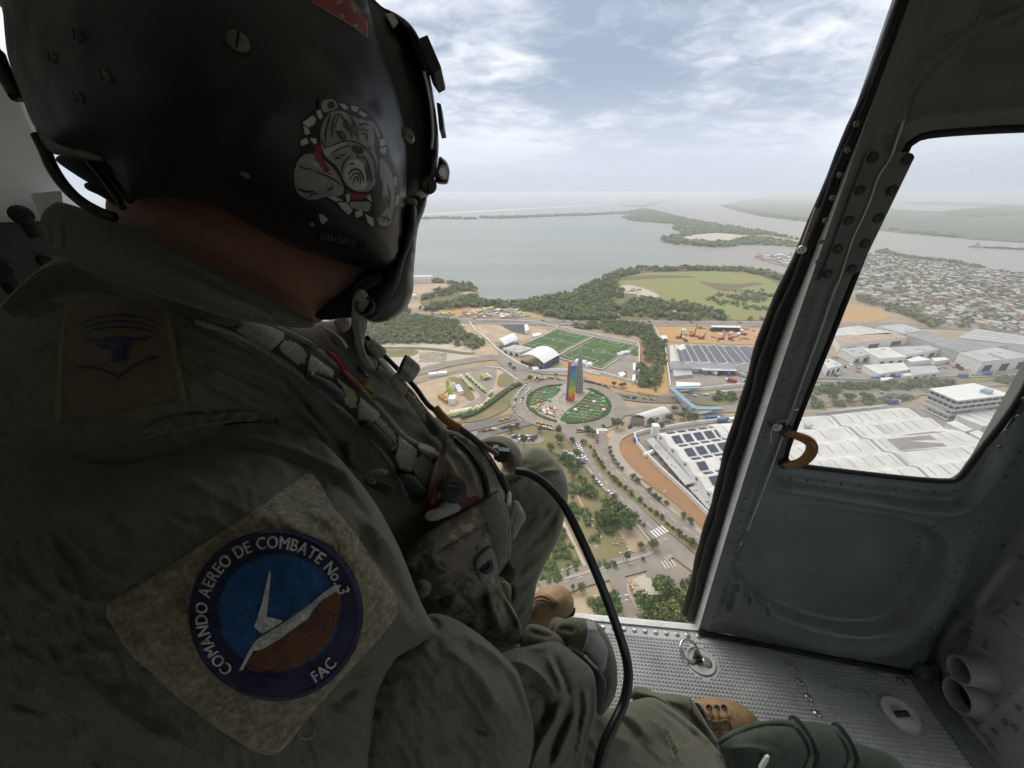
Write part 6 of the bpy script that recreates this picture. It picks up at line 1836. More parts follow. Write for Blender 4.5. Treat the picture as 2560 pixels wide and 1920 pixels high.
xs_,ys_=X[used],Y[used]
hgt_ = np.zeros(len(xs_))                                    # + is towards the cabin
sdw,_,_=poly_sd(xs_,ys_,win)
dw = -sdw                                                    # distance outside the window
hgt_+=.010*sstep(1-np.abs(dw-.022)/.016)*(dw>0)*.35
dish=chaikin(ds('P',[(1915,1262),(2235,1302),(2330,1330),(2372,1380),(2340,1470),(2280,1560),(2200,1592),(2080,1585),(1960,1545),(1880,1500),(1842,1440),(1850,1380),(1880,1290)]),2)
sdd,_,_=poly_sd(xs_,ys_,dish)
hgt_-=.030*sstep((sdd+.014)/.030)
bead=ds('P',[(1965,1212),(2060,1228),(2200,1250),(2330,1272),(2400,1265),(2450,1205),(2500,1110),(2560,1010)])
db_,_,_=seg_dist(xs_,ys_,chaikin(bead,2,False))
hgt_+=.022*np.exp(-(db_/.014)**2)
bead2=ds('P',[(1815,1545),(1935,1585),(2110,1632),(2230,1632),(2330,1560),(2420,1430)])
db_,_,_=seg_dist(xs_,ys_,chaikin(bead2,2,False))
hgt_+=.007*np.exp(-(db_/.02)**2)
hgt_+=.004*sstep(1-np.abs(xs_-.0215)/.014)*.8
eR=np.interp(ys_,[p[1] for p in right_edge],[p[0] for p in right_edge])
hgt_-=.006*np.exp(-((eR-xs_)/.008)**2)
arc=ds('P',[(2245,300),(2268,225),(2330,150),(2420,80),(2560,25)])
db_,_,_=seg_dist(xs_,ys_,chaikin(arc,2,False))
hgt_+=.012*np.exp(-(db_/.007)**2)
hgt_-=.016*sstep((ys_-1.12)/.05)*sstep((xs_-.07)/.03)
for (x,y) in cx('T',[(1000,742),(978,815),(980,880),(1022,938),(1100,990)]):
 s_,z_=DS(x,y);hgt_-=.012*np.exp(-(((xs_-s_)/.0075)**2+((ys_-z_)/.011)**2)**2)
slot=ds('T',[(948,880),(935,960)])
db_,_,_=seg_dist(xs_,ys_,slot)
hgt_-=.014*np.exp(-(db_/.011)**4)
hgt_+=.0006*np.sin(xs_*70)*np.sin(ys_*55)
bo=np.array([bow(y) for y in ys_])
def dpts(s,z,b):
 return np.stack([DA.x+DE.x*s+DN.x*b,DA.y+DE.y*s+DN.y*b,ZF+z],1)
Vf=dpts(xs_,ys_,bo-hgt_)
mesh_obj('inner_skin',Vf,quads.tolist(),M_GREY,door,smooth=True)
X2,Y2,used2,rim2,idx2,quads2=grid_mesh(outline_d,.02,[[(wcx+(s-wcx)*1.22,wcz_+(z-wcz_)*1.10) for s,z in win]])
mesh_obj('outer_skin',dpts(X2[used2],Y2[used2],np.array([bow(y) for y in Y2[used2]])+.035),quads2.tolist(),M_WALLG,door,smooth=True)
b=MB();n=len(win)
vs=[D3(s,z,-.003) for s,z in win]+[D3(s,z,.010) for s,z in win]
b.add(vs,[(i,(i+1) % n,n+(i+1) % n,n+i) for i in range(n)]);b.build('window_reveal',M_GREYD,door)
b=MB();b.tube([D3(p.x,p.y,.001) for p in resample([Vector((s,z,0)) for s,z in win+win[:1]],.012)],.0048,8,closed=True);b.build('window_gasket',M_RUB,door,smooth=True)
def glass_mat():
 m=bpy.data.materials.new('scratched_pane');m.use_nodes=True;t=m.node_tree;t.nodes.clear()
 tr_=t.nodes.new('ShaderNodeBsdfTransparent');tr_.inputs[0].default_value=(.93,.95,.95,1)
 df=t.nodes.new('ShaderNodeBsdfTranslucent');df.inputs[0].default_value=(.8,.82,.82,1)
 gl=t.nodes.new('ShaderNodeBsdfGlossy');gl.inputs['Roughness'].default_value=.06
 tcn=t.nodes.new('ShaderNodeTexCoord')
 mp=t.nodes.new('ShaderNodeMapping');mp.inputs['Rotation'].default_value=(0,.9,0);mp.inputs['Scale'].default_value=(40,40,160);t.links.new(tcn.outputs['Object'],mp.inputs[0])
 n1=t.nodes.new('ShaderNodeTexNoise');n1.inputs['Scale'].default_value=4;n1.inputs['Detail'].default_value=3;t.links.new(mp.outputs[0],n1.inputs['Vector'])
 mr=t.nodes.new('ShaderNodeMapRange');mr.inputs[1].default_value,mr.inputs[2].default_value=.66,.78;mr.inputs[3].default_value=.075;mr.inputs[4].default_value=.32;t.links.new(n1.outputs['Fac'],mr.inputs[0])
 m1=t.nodes.new('ShaderNodeMixShader');t.links.new(mr.outputs[0],m1.inputs[0]);t.links.new(tr_.outputs[0],m1.inputs[1]);t.links.new(df.outputs[0],m1.inputs[2])
 m2=t.nodes.new('ShaderNodeMixShader');m2.inputs[0].default_value=.02;t.links.new(m1.outputs[0],m2.inputs[1]);t.links.new(gl.outputs[0],m2.inputs[2])
 o=t.nodes.new('ShaderNodeOutputMaterial');t.links.new(m2.outputs[0],o.inputs[0])
 return m
X3,Y3,used3,rim3,idx3,quads3=grid_mesh(win,.02)
mesh_obj('window_pane',dpts(X3[used3],Y3[used3],np.array([bow(y) for y in Y3[used3]])+.008),quads3.tolist(),glass_mat(),door,smooth=True)
zz=[i*.03 for i in range(46)]
def strip(s0,b0,s1,b1,name,m,z0=.0):
 A_=[D3(s0,z,b0) for z in zz];B_=[D3(s1,z,b1) for z in zz];n=len(zz)
 return mesh_obj(name,A_+B_,[(i,i+1,n+i+1,n+i) for i in range(n-1)],m,door,smooth=True)
strip(.0005,.0,-.0035,.034,'edge_strip',M_SKIN_W)
tpr=lambda z:1-.8*float(sstep((z-.70)/.48))
wob=lambda z:.0018*math.sin(z*23)+.001*math.sin(z*57)
for s0,b0,r_ in ((-.0125,.034,.0105),(-.0215,.047,.0105),(-.010,.052,.012)):
 b=MB();b.tube([D3(s0*tpr(z)+wob(z+b0*40),z,b0*tpr(z)) for z in zz],[r_*(.55+.45*tpr(z)) for z in zz],10);b.build('door_seal',M_RUB,door,smooth=True)
b=MB();q=[D3(*DS(*c1('W',*p)),-.004)+DN*.010-DE*.002 for p in [(400,605),(425,612),(330,875),(306,862)]]
b.hexa(q,[p-DN*.004 for p in q]);b.build('latch_plate',M_ROOFB,door)
ring(D3(*DS(*c1('W',315,900)),-.0)+DN*.008-DE*.002,.004,.003,DN,M_ALUB,'latch_screw',door,12)
pl_=ds('W',[(715,225),(895,215),(1020,245),(530,1110),(400,1110)])
b=MB();dp=[DS(*c1('W',*p)) for p in [(725,225),(1000,225),(1040,260),(665,1040),(520,1112),(402,1108)]]
A_=[D3(s,z,-.0052) for s,z in dp];b.prism(A_,[p-DN*.003 for p in A_]);b.build('doubler_plate',M_GREYD,door)
for x,y in [(755,262),(665,485),(590,690),(518,885),(447,1055),(988,275),(882,487),(792,675),(700,850),(612,1020)]:
 s,z=DS(*c1('W',x,y));b=MB();c=D3(s,z,-.008);b.disc(c,-DN,.0056,.0026,14,dome=.35);b.disc(c,-DN,.0074,.0008,14);b.build('screw',M_SCREW,door)
cond=[DS(*c1('W',*p)) for p in [(965,0),(900,200),(870,270),(780,400),(740,540),(690,660),(620,800),(580,920),(530,1090),(480,1200),(400,1450),(330,1640)]]+[DS(*c1('T',*p)) for p in [(1150,250),(1060,500),(1010,620)]]
b=MB();b.tube([D3(s,z,-.0095) for s,z in chaikin(cond,2,False)],[.0016]*len(chaikin(cond,2,False)),6);b.build('bright_conduit',M_ALUB,door,smooth=True)
RV=MB()
def rivets_line(pts,step,r=.0038,b0=-.001):
 L=resample([Vector((p[0],p[1],0)) for p in pts],step)
 for p in L:
  i=int(np.argmin((xs_-p.x)**2+(ys_-p.y)**2))
  RV.disc(D3(p.x,p.y,-hgt_[i]),-DN,r,.0022,8,dome=.5)
rivets_line(ds('P',[(2140,310),(2060,560),(2033,720),(1975,905),(1900,1130),(1858,1270),(1810,1470),(1770,1572)]),.030)
rivets_line(ds('P',[(1785,1584),(2000,1628),(2290,1683)]),.032)
rivets_line(ds('P',[(1885,1260),(1840,1370),(1812,1500),(1790,1530),(1815,1535)]),.026,.0045)
rivets_line([(right_edge[0][0]-.025,.03),(.445,.18),(.424,.33),(.412,.52),(.395,.8),(.378,1.05)],.026)
rivets_line(ds('P',[(1975,1192),(2150,1212),(2320,1228),(2420,1222),(2490,1090),(2560,975)]),.030)
rivets_line(ds('T',[(1830,590),(1800,740),(1730,890),(1600,1060)]),.018,.003)
rivets_line(ds('P',[(2300,150),(2400,70),(2500,20)]),.03)
rv=RV.build('rivets',M_GREY,door,smooth=True);rv['kind']='stuff'
c0=D3(*DS(*c1('T',1135,172)),-.012)
b=MB();b.disc(c0,-DN,.008,.005,14,dome=.35);b.build('handle_screw',M_ALUB,door)
b=MB();b.tube([D3(*DS(*c1('T',*p)),-.012) for p in chaikin([(1110,235),(1108,195),(1125,155),(1160,143),(1195,145),(1200,100),(1225,95)],2,False)],.0011,5);b.build('lock_wire',M_ALUB,door)
hp_=[D3(*DS(*c1('F',*p)),b0) for p,b0 in (((-10,1000),-.010),((40,1003),-.020),((110,1012),-.026),((170,1035),-.030),((190,1080),-.032),((175,1140),-.032),((130,1205),-.030),((70,1260),-.024),((5,1300),-.012),((-20,1312),-.006))]
hp2=chaikin([tuple(p) for p in hp_],2,False)
n=len(hp2);rs=[.0045+.0050*math.sin(math.pi*min(1,(i/n)*1.02))**.8 for i in range(n)]
b=MB();b.tube(hp2,rs,12);b.build('pull_handle',M_AMBER,door,smooth=True)
b=MB();p=D3(*DS(*c1('F',0,995)),-.008);b.tube([p+DN*.008,p-DN*.008],.011,12);p=D3(*DS(*c1('F',-15,1310)),-.006);b.tube([p+DN*.008,p-DN*.006],.008,12);b.build('handle_mount',M_SCREW,door)
b=MB();b.tube([D3(s,.006,-.004) for s in np.linspace(0,DL-.004,20)],.007,8);b.build('bottom_seal',M_RUB,door)
b=MB();c=DB-DE*.014-DN*.010+Vector((0,0,.022));b.box(c,(.032,.02,.036),math.atan2(DE.y,DE.x));b.tube([c+DE*.012-DN*.014,c+DE*.034-DN*.014],.007,8);b.build('hinge',M_GREYD,door)

b=MB();q=[D3(.33,-.02,.03),D3(.75,-.02,.03),D3(.75,1.36,.03),D3(.36,1.36,.03),D3(.385,.8,.03),D3(.40,.5,.03),D3(.42,.2,.03)];b.prism(q,[p+DN*.03 for p in q]);o=b.build('door_jamb',M_GREY);o['kind']='structure'

M_BULK=mat('light_grey_bulkhead',(.36,.37,.365),.42,chips=(26,.66,(.16,.16,.15)),var=.20,scale=12.0,bump=.12,bscale=140,bdist=.001,detail=9)
# -- front bulkhead (faces aft, right of the door)
BF=(fl(2480,1920)-DB);BFL=BF.length;BF.normalize()
BNv = Vector((BF.y, -BF.x, 0)); BNv = BNv if BNv.x < 0 else -BNv            # towards the cabin
bo_=DB+DE*.012
def BS(px,py):
 r=ray(px,py);t=(bo_-CAM).dot(BNv)/r.dot(BNv);p=CAM+r*t
 return ((p-bo_).dot(BF),p.z-ZF)
def B3(u,z,b=.0):return bo_+BF*u+Vector((0,0,z))+BNv*b
bh=tag(empty('bulkhead',None,None,None,bo_),None);bh['kind']='structure'
bpoly=[(-.06,0),(.17,0),(.21,.06),(.34,.5),(.36,.8),(.30,1.36),(-.06,1.36)]
bp=[]
for a,c in zip(bpoly,bpoly[1:]+bpoly[:1]):
 n=max(1,int(math.hypot(c[0]-a[0],c[1]-a[1])/.03));bp+=[(a[0]+(c[0]-a[0])*i/n,a[1]+(c[1]-a[1])*i/n) for i in range(n)]
hole_c=[BS(*c1('U',387,1400)),BS(*c1('U',432,1297))]
print('vents',hole_c,[BS(*c1('U',*p)) for p in ((310,1340),(460,1450),(370,1250),(545,1350))])
X4,Y4,used4,rim4,idx4,q4=grid_mesh(bp,.005)
u4,z4=X4[used4],Y4[used4]
h4=np.zeros(len(u4))
for pts,dp_ in (([(405,1030),(470,930),(535,850),(575,845),(597,880),(560,950),(490,1040),(430,1050)],.022),([(262,1195),(300,1130),(345,1090),(372,1108),(350,1170),(305,1240),(282,1300),(265,1290)],.022)):
 pp=chaikin([BS(*c1('U',*p)) for p in pts],2);sd_b,_,_=poly_sd(u4,z4,pp);h4-=dp_*sstep((sd_b+.006)/.014)
for pts,a_,w_ in (([(330,1070),(450,1160),(597,1260)],.006,.004),([(210,1330),(330,1460),(440,1620)],.006,.004),([(240,1330),(360,1460),(470,1620)],-.004,.003),([(420,1530),(597,1360)],.008,.005),([(500,1060),(597,1150)],.005,.004)):
 dd,_,_=seg_dist(u4,z4,chaikin([BS(*c1('U',*p)) for p in pts],1,False));h4+=a_*np.exp(-(dd/w_)**2)
mesh_obj('bulkhead_skin',np.stack([bo_.x+BF.x*u4+BNv.x*h4,bo_.y+BF.y*u4+BNv.y*h4,ZF+z4],1),q4.tolist(),M_BULK,bh,smooth=True)
for i,(c_,r_,ln) in enumerate(((hole_c[0],.032,.030),(hole_c[1],.026,.045))):
 c3=B3(c_[0],c_[1],0)
 ax=BNv;a_=Vector((0,0,1));b_=ax.cross(a_)
 b=MB();n=28
 prof=[(r_*1.35,0),(r_*1.25,.006),(r_*1.06,.010),(r_*1.0,ln),(r_*.92,ln+.002),(r_*.86,ln-.002),(r_*.84,-.004)]
 for rr,hh in prof:
  for k_ in range(n):
   t_=2*math.pi*k_/n;b.v.append(c3+ax*hh+(a_*math.cos(t_)+b_*math.sin(t_))*rr)
 for j in range(len(prof)-1):
  for k_ in range(n):
   b.f.append((j*n+k_,j*n+(k_+1) % n,(j+1)*n+(k_+1) % n,(j+1)*n+k_));b.mi.append(0)
 b.build('vent_duct',M_BULK,bh,smooth=True)
 b=MB();b.disc(c3+ax*.0005,ax,r_*.84,.001,28);b.build('vent_hole',M_BLK,bh)
b=MB();q=[B3(*BS(*c1('U',*p)),.012) for p in [(210,1240),(262,1275),(272,1412),(208,1345)]];b.prism(q,[p-BNv*.003 for p in q]);b.build('bracket',M_GREY,bh)
RV=MB()
for x,y in [(445,1165),(525,1090),(385,1100),(575,1010),(440,1190),(330,1050),(360,1290),(500,1440),(555,1390),(330,1500),(380,1570),(300,1460),(440,1610),(580,1440),(520,1500),(590,820),(515,770),(480,1540),(560,1520),(420,1640),(460,1590)]:
 u_,z_=BS(*c1('U',x,y));RV.disc(B3(u_,max(z_,.004),.002),BNv,.0045,.003,8,dome=.5)
o=RV.build('rivets',M_GREYD,bh,smooth=True);o['kind']='stuff'
b=MB();a,c=B3(0,.004,.001),B3(.17,.004,.001)
q=[a,c,c+BNv*.05,a+BNv*.05];b.hexa(q,[p+Vector((0,0,.003)) for p in q]);b.build('foot_angle',M_GREY,bh)
for i in range(5):
 p=B3(.02+i*.035,.007,.03);b=MB();b.disc(p,(0,0,1),.0045,.003,8,dome=.5);b.build('rivet',M_GREYD,bh)

# -- the other cabin walls and the ceiling
wallp=[(-.775,.757),(-.80,.735),(-.86,.68),(-.92,.60),(-.965,.48),(-.99,.32),(-1.0,.0),(-1.0,-1.22)]
wp=chaikin(wallp,1,False)
n=len(wp)
v=[Vector((x,y,ZF)) for x,y in wp]+[Vector((x,y,ZF+1.36)) for x,y in wp]+[Vector((x-.05,y+.03,ZF)) for x,y in wp]+[Vector((x-.05,y+.03,ZF+1.36)) for x,y in wp]
f=[(i,i+1,n+i+1,n+i) for i in range(n-1)]+[(2*n+i,2*n+i+1,3*n+i+1,3*n+i) for i in range(n-1)]+[(0,n,3*n,2*n)]
v=[Vector((p.x,p.y,p.z if abs(p.z-ZF)>.1 else ALT-.045)) for p in v]
aft=mesh_obj('wall',v,f,M_WALLG,None,smooth=True);aft['kind']='structure'
v2=[p-Vector((0,0,p.z-(ZF if k_//n % 2==0 else ALT-.045)))+Vector((.004,0,0)) for k_,p in enumerate(v)]
o=mesh_obj('wall',v2,f,mat('dark_lower_wall',(.055,.065,.058),.8,var=.2,scale=30),None,smooth=True);o['kind']='structure'  # lower part of the aft wall in a darker grey-green
for k,pts,m_,nm in (('V',[(155,900),(318,885),(335,1010),(205,1010)],M_WALLG,'junction_box'),):
 q=[P(*c1(k,*p),.63) for p in pts];b=MB();fw=(Vector((0,CP,-SP)))*.05;b.hexa(q,[p+fw for p in q]);tag(b.build(nm,m_),'small pale box on the aft wall behind the helmet','box')
for x,y,r_ in ((110,1010,.022),(240,1245,.018),(8,1300,.03)):
 r_*=.66;c=P(*c1('V',x,y),.63);b=MB();b.disc(c,(CAM-c),r_,.02,14,dome=.4);b.tube([c,c+Vector((.006,0,-.035))],r_*.6,8);b.build('wall_knob',M_BLK,aft)
b=MB();b.box((.05,-.22,ZF+1.385),(2.3,2.1,.05));o=b.build('ceiling',M_WALLG);o['kind']='structure'
b=MB();b.hexa([Vector((-.80,.76,ZF+1.26)),Vector((.49,.615,ZF+1.26)),Vector((.49,.70,ZF+1.26)),Vector((-.80,.84,ZF+1.26))],[Vector((-.80,.76,ZF+1.40)),Vector((.49,.615,ZF+1.40)),Vector((.49,.70,ZF+1.40)),Vector((-.80,.84,ZF+1.40))]);o=b.build('door_header',M_GREYD);o['kind']='structure'
b=MB()
b.box((.05,-1.245,ZF+.17),(2.2,.04,.34));b.box((-.50,-1.245,ZF+.85),(1.10,.04,1.02));b.box((.57,-1.245,ZF+1.18),(1.06,.04,.36))  # unseen rear wall, its gap sized to let fill light in
o=b.build('wall_rear',M_GREYD);o.name='wall';o['kind']='structure'
b=MB();b.box((1.10,-.40,ZF+.17),(.05,1.66,.34));b.box((1.10,-.40,ZF+1.16),(.05,1.66,.42));o=b.build('wall',M_WALLG);o['kind']='structure'  # unseen side wall, gap shaped to light the cabin from the right
# ================================================================== THE AIRMAN
CX=Vector((1,0,0));CU=Vector((0,SP,CP));CF=Vector((0,CP,-SP))
def px3(X,Y,D):
 """arrays of photograph spots at lens depth D -> world points"""
 u=(X-1280)/F;v=(960-Y)/F
 return np.stack([u*D,(CP+v*SP)*D,ALT+(-SP+v*CP)*D],1)
def plane_fn(ctrl):
 """smooth depth from control spots (inverse-distance blend on top of a plane fit)"""
 c=np.asarray(ctrl,float)
 if len(c)>=3:
  m0=c.mean(0);A_=np.vstack([np.stack([c[:,0]-m0[0],c[:,1]-m0[1]],1),np.eye(2)*45.0])
  k,*_=np.linalg.lstsq(A_,np.concatenate([c[:,2]-m0[2],[0,0]]),rcond=None);k=np.array([k[0],k[1],m0[2]-k[0]*m0[0]-k[1]*m0[1]])
 else:
  k=np.array([0,0,c[:,2].mean()])
  if len(c)==2:
   d=c[1,:2]-c[0,:2];g=(c[1,2]-c[0,2])/(d @ d)*d;k=np.array([g[0],g[1],c[0,2]-g @ c[0,:2]])
 res=c[:,2]-(c[:,:2] @ k[:2]+k[2])
 def fn(X,Y):
  base=k[0]*X+k[1]*Y+k[2]
  if len(c)>3 and np.abs(res).max()>1e-5:
   s_=400.0
   def kern(r2):return r2*np.log(r2+1e-9)
   n=len(c);q=c[:,:2]/s_
   Kk=kern(((q[:,None]-q[None])**2).sum(2))+np.eye(n)*.02
   A2=np.zeros((n+3,n+3));A2[:n,:n]=Kk;A2[:n,n:]=np.c_[q,np.ones(n)];A2[n:,:n]=A2[:n,n:].T
   sol=np.linalg.lstsq(A2,np.r_[c[:,2],0,0,0],rcond=None)[0]
   base=kern((X[:,None]/s_-q[None,:,0])**2+(Y[:,None]/s_-q[None,:,1])**2) @ sol[:n]+X/s_*sol[n]+Y/s_*sol[n+1]+sol[n+2]
  return base
 return fn
def solve_phi(used,rim,h,L,it):
 """rounded thickness profile inside the outline (screened Poisson on the grid)"""
 inner=used&~rim
 p=np.zeros(used.shape);c=h*h;k=4+(h/L)**2
 p[inner]=L*L*.5
 for _ in range(it):
  q=np.zeros_like(p)
  q[1:-1,1:-1]=(p[:-2,1:-1]+p[2:,1:-1]+p[1:-1,:-2]+p[1:-1,2:]+c)/k
  p=np.where(inner,q,0)
 return p
def vnoise(X,Y,scale,seed=0,octv=3):
 """cheap smooth value noise"""
 r_=np.zeros(X.shape);a=1.0;tot=0
 for o_ in range(octv):
  x,y=X/scale*2**o_+seed*17.3,Y/scale*2**o_+seed*9.1
  xi,yi=np.floor(x).astype(int),np.floor(y).astype(int);fx,fy=sstep(x-xi),sstep(y-yi)
  def hsh(i,j):return np.modf(np.abs(np.sin(i*127.1+j*311.7+seed*74.7)*43758.5453))[0]
  n=(hsh(xi,yi)*(1-fx)+hsh(xi+1,yi)*fx)*(1-fy)+(hsh(xi,yi+1)*(1-fx)+hsh(xi+1,yi+1)*fx)*fy
  r_+=(n-.5)*a;tot+=a;a*=.5
 return r_/tot
BV={}
def bvh_of(o):
 me=o.data;n=len(me.vertices);co=np.empty(n*3);me.vertices.foreach_get('co',co);co=co.reshape(-1,3)
 return BVHTree.FromPolygons([tuple(c) for c in co],[tuple(p.vertices) for p in me.polygons])
def add_surf(o):BV[o]=bvh_of(o);return o
def hit_depth(X,Y,objs):
 """lens depth of the first of objs behind each spot; gaps filled from neighbours"""
 D=np.full(len(X),np.nan)
 trees=[BV[o] for o in objs]
 for i in range(len(X)):
  r=ray(X[i],Y[i]);L=r.length;best=None
  for t in trees:
   loc,nrm,k,d=t.ray_cast(CAM,r/L,6.0)
   if loc is not None and (best is None or d<best):best=d
  if best is not None:D[i]=best/L
 bad=np.isnan(D)
 if bad.any() and (~bad).any():
  g=np.nonzero(~bad)[0]
  for i in np.nonzero(bad)[0]:
   j=g[np.argmin((X[g]-X[i])**2+(Y[g]-Y[i])**2)];D[i]=D[j]
 return D
def smooth_on_grid(val,used,idx,it):
 g=np.zeros(used.shape);g[used]=val;w_=used.astype(float)
 for _ in range(it):
  s=g*w_;n=w_.copy()
  for ax,sh in ((0,1),(0,-1),(1,1),(1,-1)):
   s+=np.roll(g*w_,sh,ax);n+=np.roll(w_,sh,ax)
  g=np.where(used,s/np.maximum(n,1),0)
 return g[used]
def inflate(name,poly,depth,T,L,h,m,parent,folds=(),Tb=None,it=500,sm=2,noise=.0,nscale=90,on=None,off=.0,blur=0,bumps=(),pw=.5,surf=True,label=None,soft=None,wrk=None):
 """solid with the given outline, its own distance and a rounded thickness.
 on: list of objects it lies on (then T is its thickness above them)"""
 poly=chaikin(poly,sm) if sm else [tuple(p) for p in poly]
 X,Y,used,rim,idx,quads=grid_mesh(poly,h)
 x,y=X[used],Y[used]
 ph=solve_phi(used,rim,h,L,it)[used];ph=(ph/max(ph.max(),1e-9))**pw
 if on:
  d0=hit_depth(x,y,on)
  if blur:d0=smooth_on_grid(d0,used,idx,blur)
  d0=d0-off
 else:
  d0=depth(x,y) if callable(depth) else plane_fn(depth)(x,y)
 th=T*ph
 if soft:
  for pts,wd in soft:th=th*sstep(seg_dist(x,y,pts)[0]/wd)
 front=d0-th
 rm=rim[used]
 fade=np.clip(ph*2.5,0,1)
 for pts,wd,am in folds:
  if m is M_SUIT and not on:am*=1.7 if am>0 else 1.1;wd*=.9
  pts=chaikin(pts,2,False) if len(pts)>2 else pts
  dd,qx,qy=seg_dist(x,y,pts)
  e0=np.hypot(qx-pts[0][0],qy-pts[0][1]);e1=np.hypot(qx-pts[-1][0],qy-pts[-1][1])
  Lp=sum(math.hypot(a[0]-b_[0],a[1]-b_[1]) for a,b_ in zip(pts[:-1],pts[1:]))
  tp=np.clip(np.minimum(e0,e1)/(Lp*.22+1e-6),.15,1)
  front-=am*tp*(np.exp(-(dd/wd)**2) if m is not M_SUIT else np.exp(-(dd/(wd*.8))**1.35))*fade
 for pts,am,ed in bumps:
  s_,_,_=poly_sd(x,y,chaikin(pts,2));front-=am*sstep((s_+ed)/(2*ed))*fade
 if wrk:
  for ang,lx,ly,am,sd_ in wrk:
   ca,sa=math.cos(ang),math.sin(ang);wx=vnoise(x,y,160,sd_+3)*60
   rn=vnoise((x*ca+y*sa)/lx+wx/lx,(-x*sa+y*ca+wx)/ly,1.0,sd_,2)
   front-=am*1.25*(np.exp(-(rn*6.5)**2)-.35)*(.35+1.3*(vnoise(x,y,230,sd_+9,2)+.5).clip(0,1))*fade
 if noise:front-=noise*vnoise(x,y,nscale,len(name))*fade
 tb=T if Tb is None else Tb
 back=d0+tb*ph if not on else d0+.0005+0*ph
 vf=px3(x,y,front);vb=px3(x,y,back)
 n=len(x)
 bmap=np.where(rm,np.arange(n),np.arange(n)+n) if not on else np.arange(n)+n
 keep=np.concatenate([vf,vb])
 qb=bmap[quads][:,::-1]
 faces=quads.tolist()+qb.tolist()
 if on:
  from collections import Counter
  cnt=Counter()
  for q in quads:
   for a,b_ in ((q[0],q[1]),(q[1],q[2]),(q[2],q[3]),(q[3],q[0])):cnt[(min(a,b_),max(a,b_))]+=1
  faces+=[(a,b_,b_+n,a+n) for (a,b_),c in cnt.items() if c==1]
 usedv=np.zeros(2*n,bool)
 usedv[np.concatenate([np.array(f_).ravel() for f_ in (quads,qb)])]=True
 re=np.cumsum(usedv)-1
 faces=[tuple(int(re[i]) for i in f_) for f_ in faces]
 o=mesh_obj(name,keep[usedv],faces,m,parent,smooth=True)
 if surf:add_surf(o)
 if label:o['label']=label
 return o
def lay(name,k,pts,on,T,m,parent,off=.0006,L=14,h=6,**kw):
 return inflate(name,cx(k,pts),None,T,L,h,m,parent,on=on,off=off,it=kw.pop('it',120),**kw)
class Print:
 """flat printing or embroidery laid on a surface: fills, strokes and letters with a hair of thickness"""
 def __init__(s,on,off=.0006,smooth_=None):s.on=on;s.off=off;s.v=[];s.f=[];s.mi=[];s.l=[];s.lift_fn=None
 def fill(s,pts,mi,lvl=0,h=8,sm=1):
  poly=chaikin(pts,sm) if sm else pts
  X,Y,used,rim,idx,quads=grid_mesh(poly,h)
  n=len(s.v);s.v+=list(zip(X[used],Y[used]));s.l+=[lvl]*int(used.sum())
  s.f+=(quads+n).tolist();s.mi+=[mi]*len(quads);return s
 def stroke(s,pts,wd,mi,lvl=1,sm=2,taper=False):
  pts=chaikin(pts,sm,False) if len(pts)>2 and sm else pts
  pts=[Vector((p[0],p[1],0)) for p in pts];n=len(s.v);N=len(pts)
  for i,p in enumerate(pts):
   d=(pts[min(i+1,N-1)]-pts[max(i-1,0)]);d=d.normalized() if d.length else Vector((1,0,0));w_=wd/2*(math.sin(math.pi*(i+.35)/(N-.3))**.6 if taper else 1)
   nn=Vector((-d.y,d.x,0))*w_;s.v+=[(p.x+nn.x,p.y+nn.y),(p.x-nn.x,p.y-nn.y)];s.l+=[lvl,lvl]
  s.f+=[(n+2*i,n+2*i+1,n+2*i+3,n+2*i+2) for i in range(N-1)];s.mi+=[mi]*(N-1);return s
 def text(s,txt,mi,fn,lvl=1,bold=.0):
  """fn maps (x, y) in em units to photograph spots"""
  cu=bpy.data.curves.new('t','FONT');cu.body=txt;cu.resolution_u=3;cu.offset=bold
  ob=bpy.data.objects.new('t',cu);me=bpy.data.meshes.new_from_object(ob)
  n=len(s.v)
  for v_ in me.vertices:s.v.append(fn(v_.co.x,v_.co.y));s.l.append(lvl)
  for p in me.polygons:s.f.append([n+i for i in p.vertices]);s.mi.append(mi)
  wd=max([v_.co.x for v_ in me.vertices],default=0)
  bpy.data.objects.remove(ob);bpy.data.curves.remove(cu);bpy.data.meshes.remove(me)
  return wd
 def build(s,name,mats,parent,step=.00025):
  X=np.array([p[0] for p in s.v]);Y=np.array([p[1] for p in s.v]);D=hit_depth(X,Y,s.on)
  D=D-s.off-np.array(s.l)*step
  return mesh_obj(name,px3(X,Y,D),s.f,None,parent,smooth=False,mats=mats,midx=s.mi)
def wire(name,k,pts,d,r,m,parent,n=10,sm=2):
 """round cable through spots with their own depth"""
 q=[P(*c1(k,p[0],p[1]),p[2]) for p in pts] if d is None else [P(*c1(k,*p),d) for p in pts]
 q=chaikin([tuple(p) for p in q],sm,False)
 b=MB();b.tube(q,r,n);return b.build(name,m,parent,smooth=True)

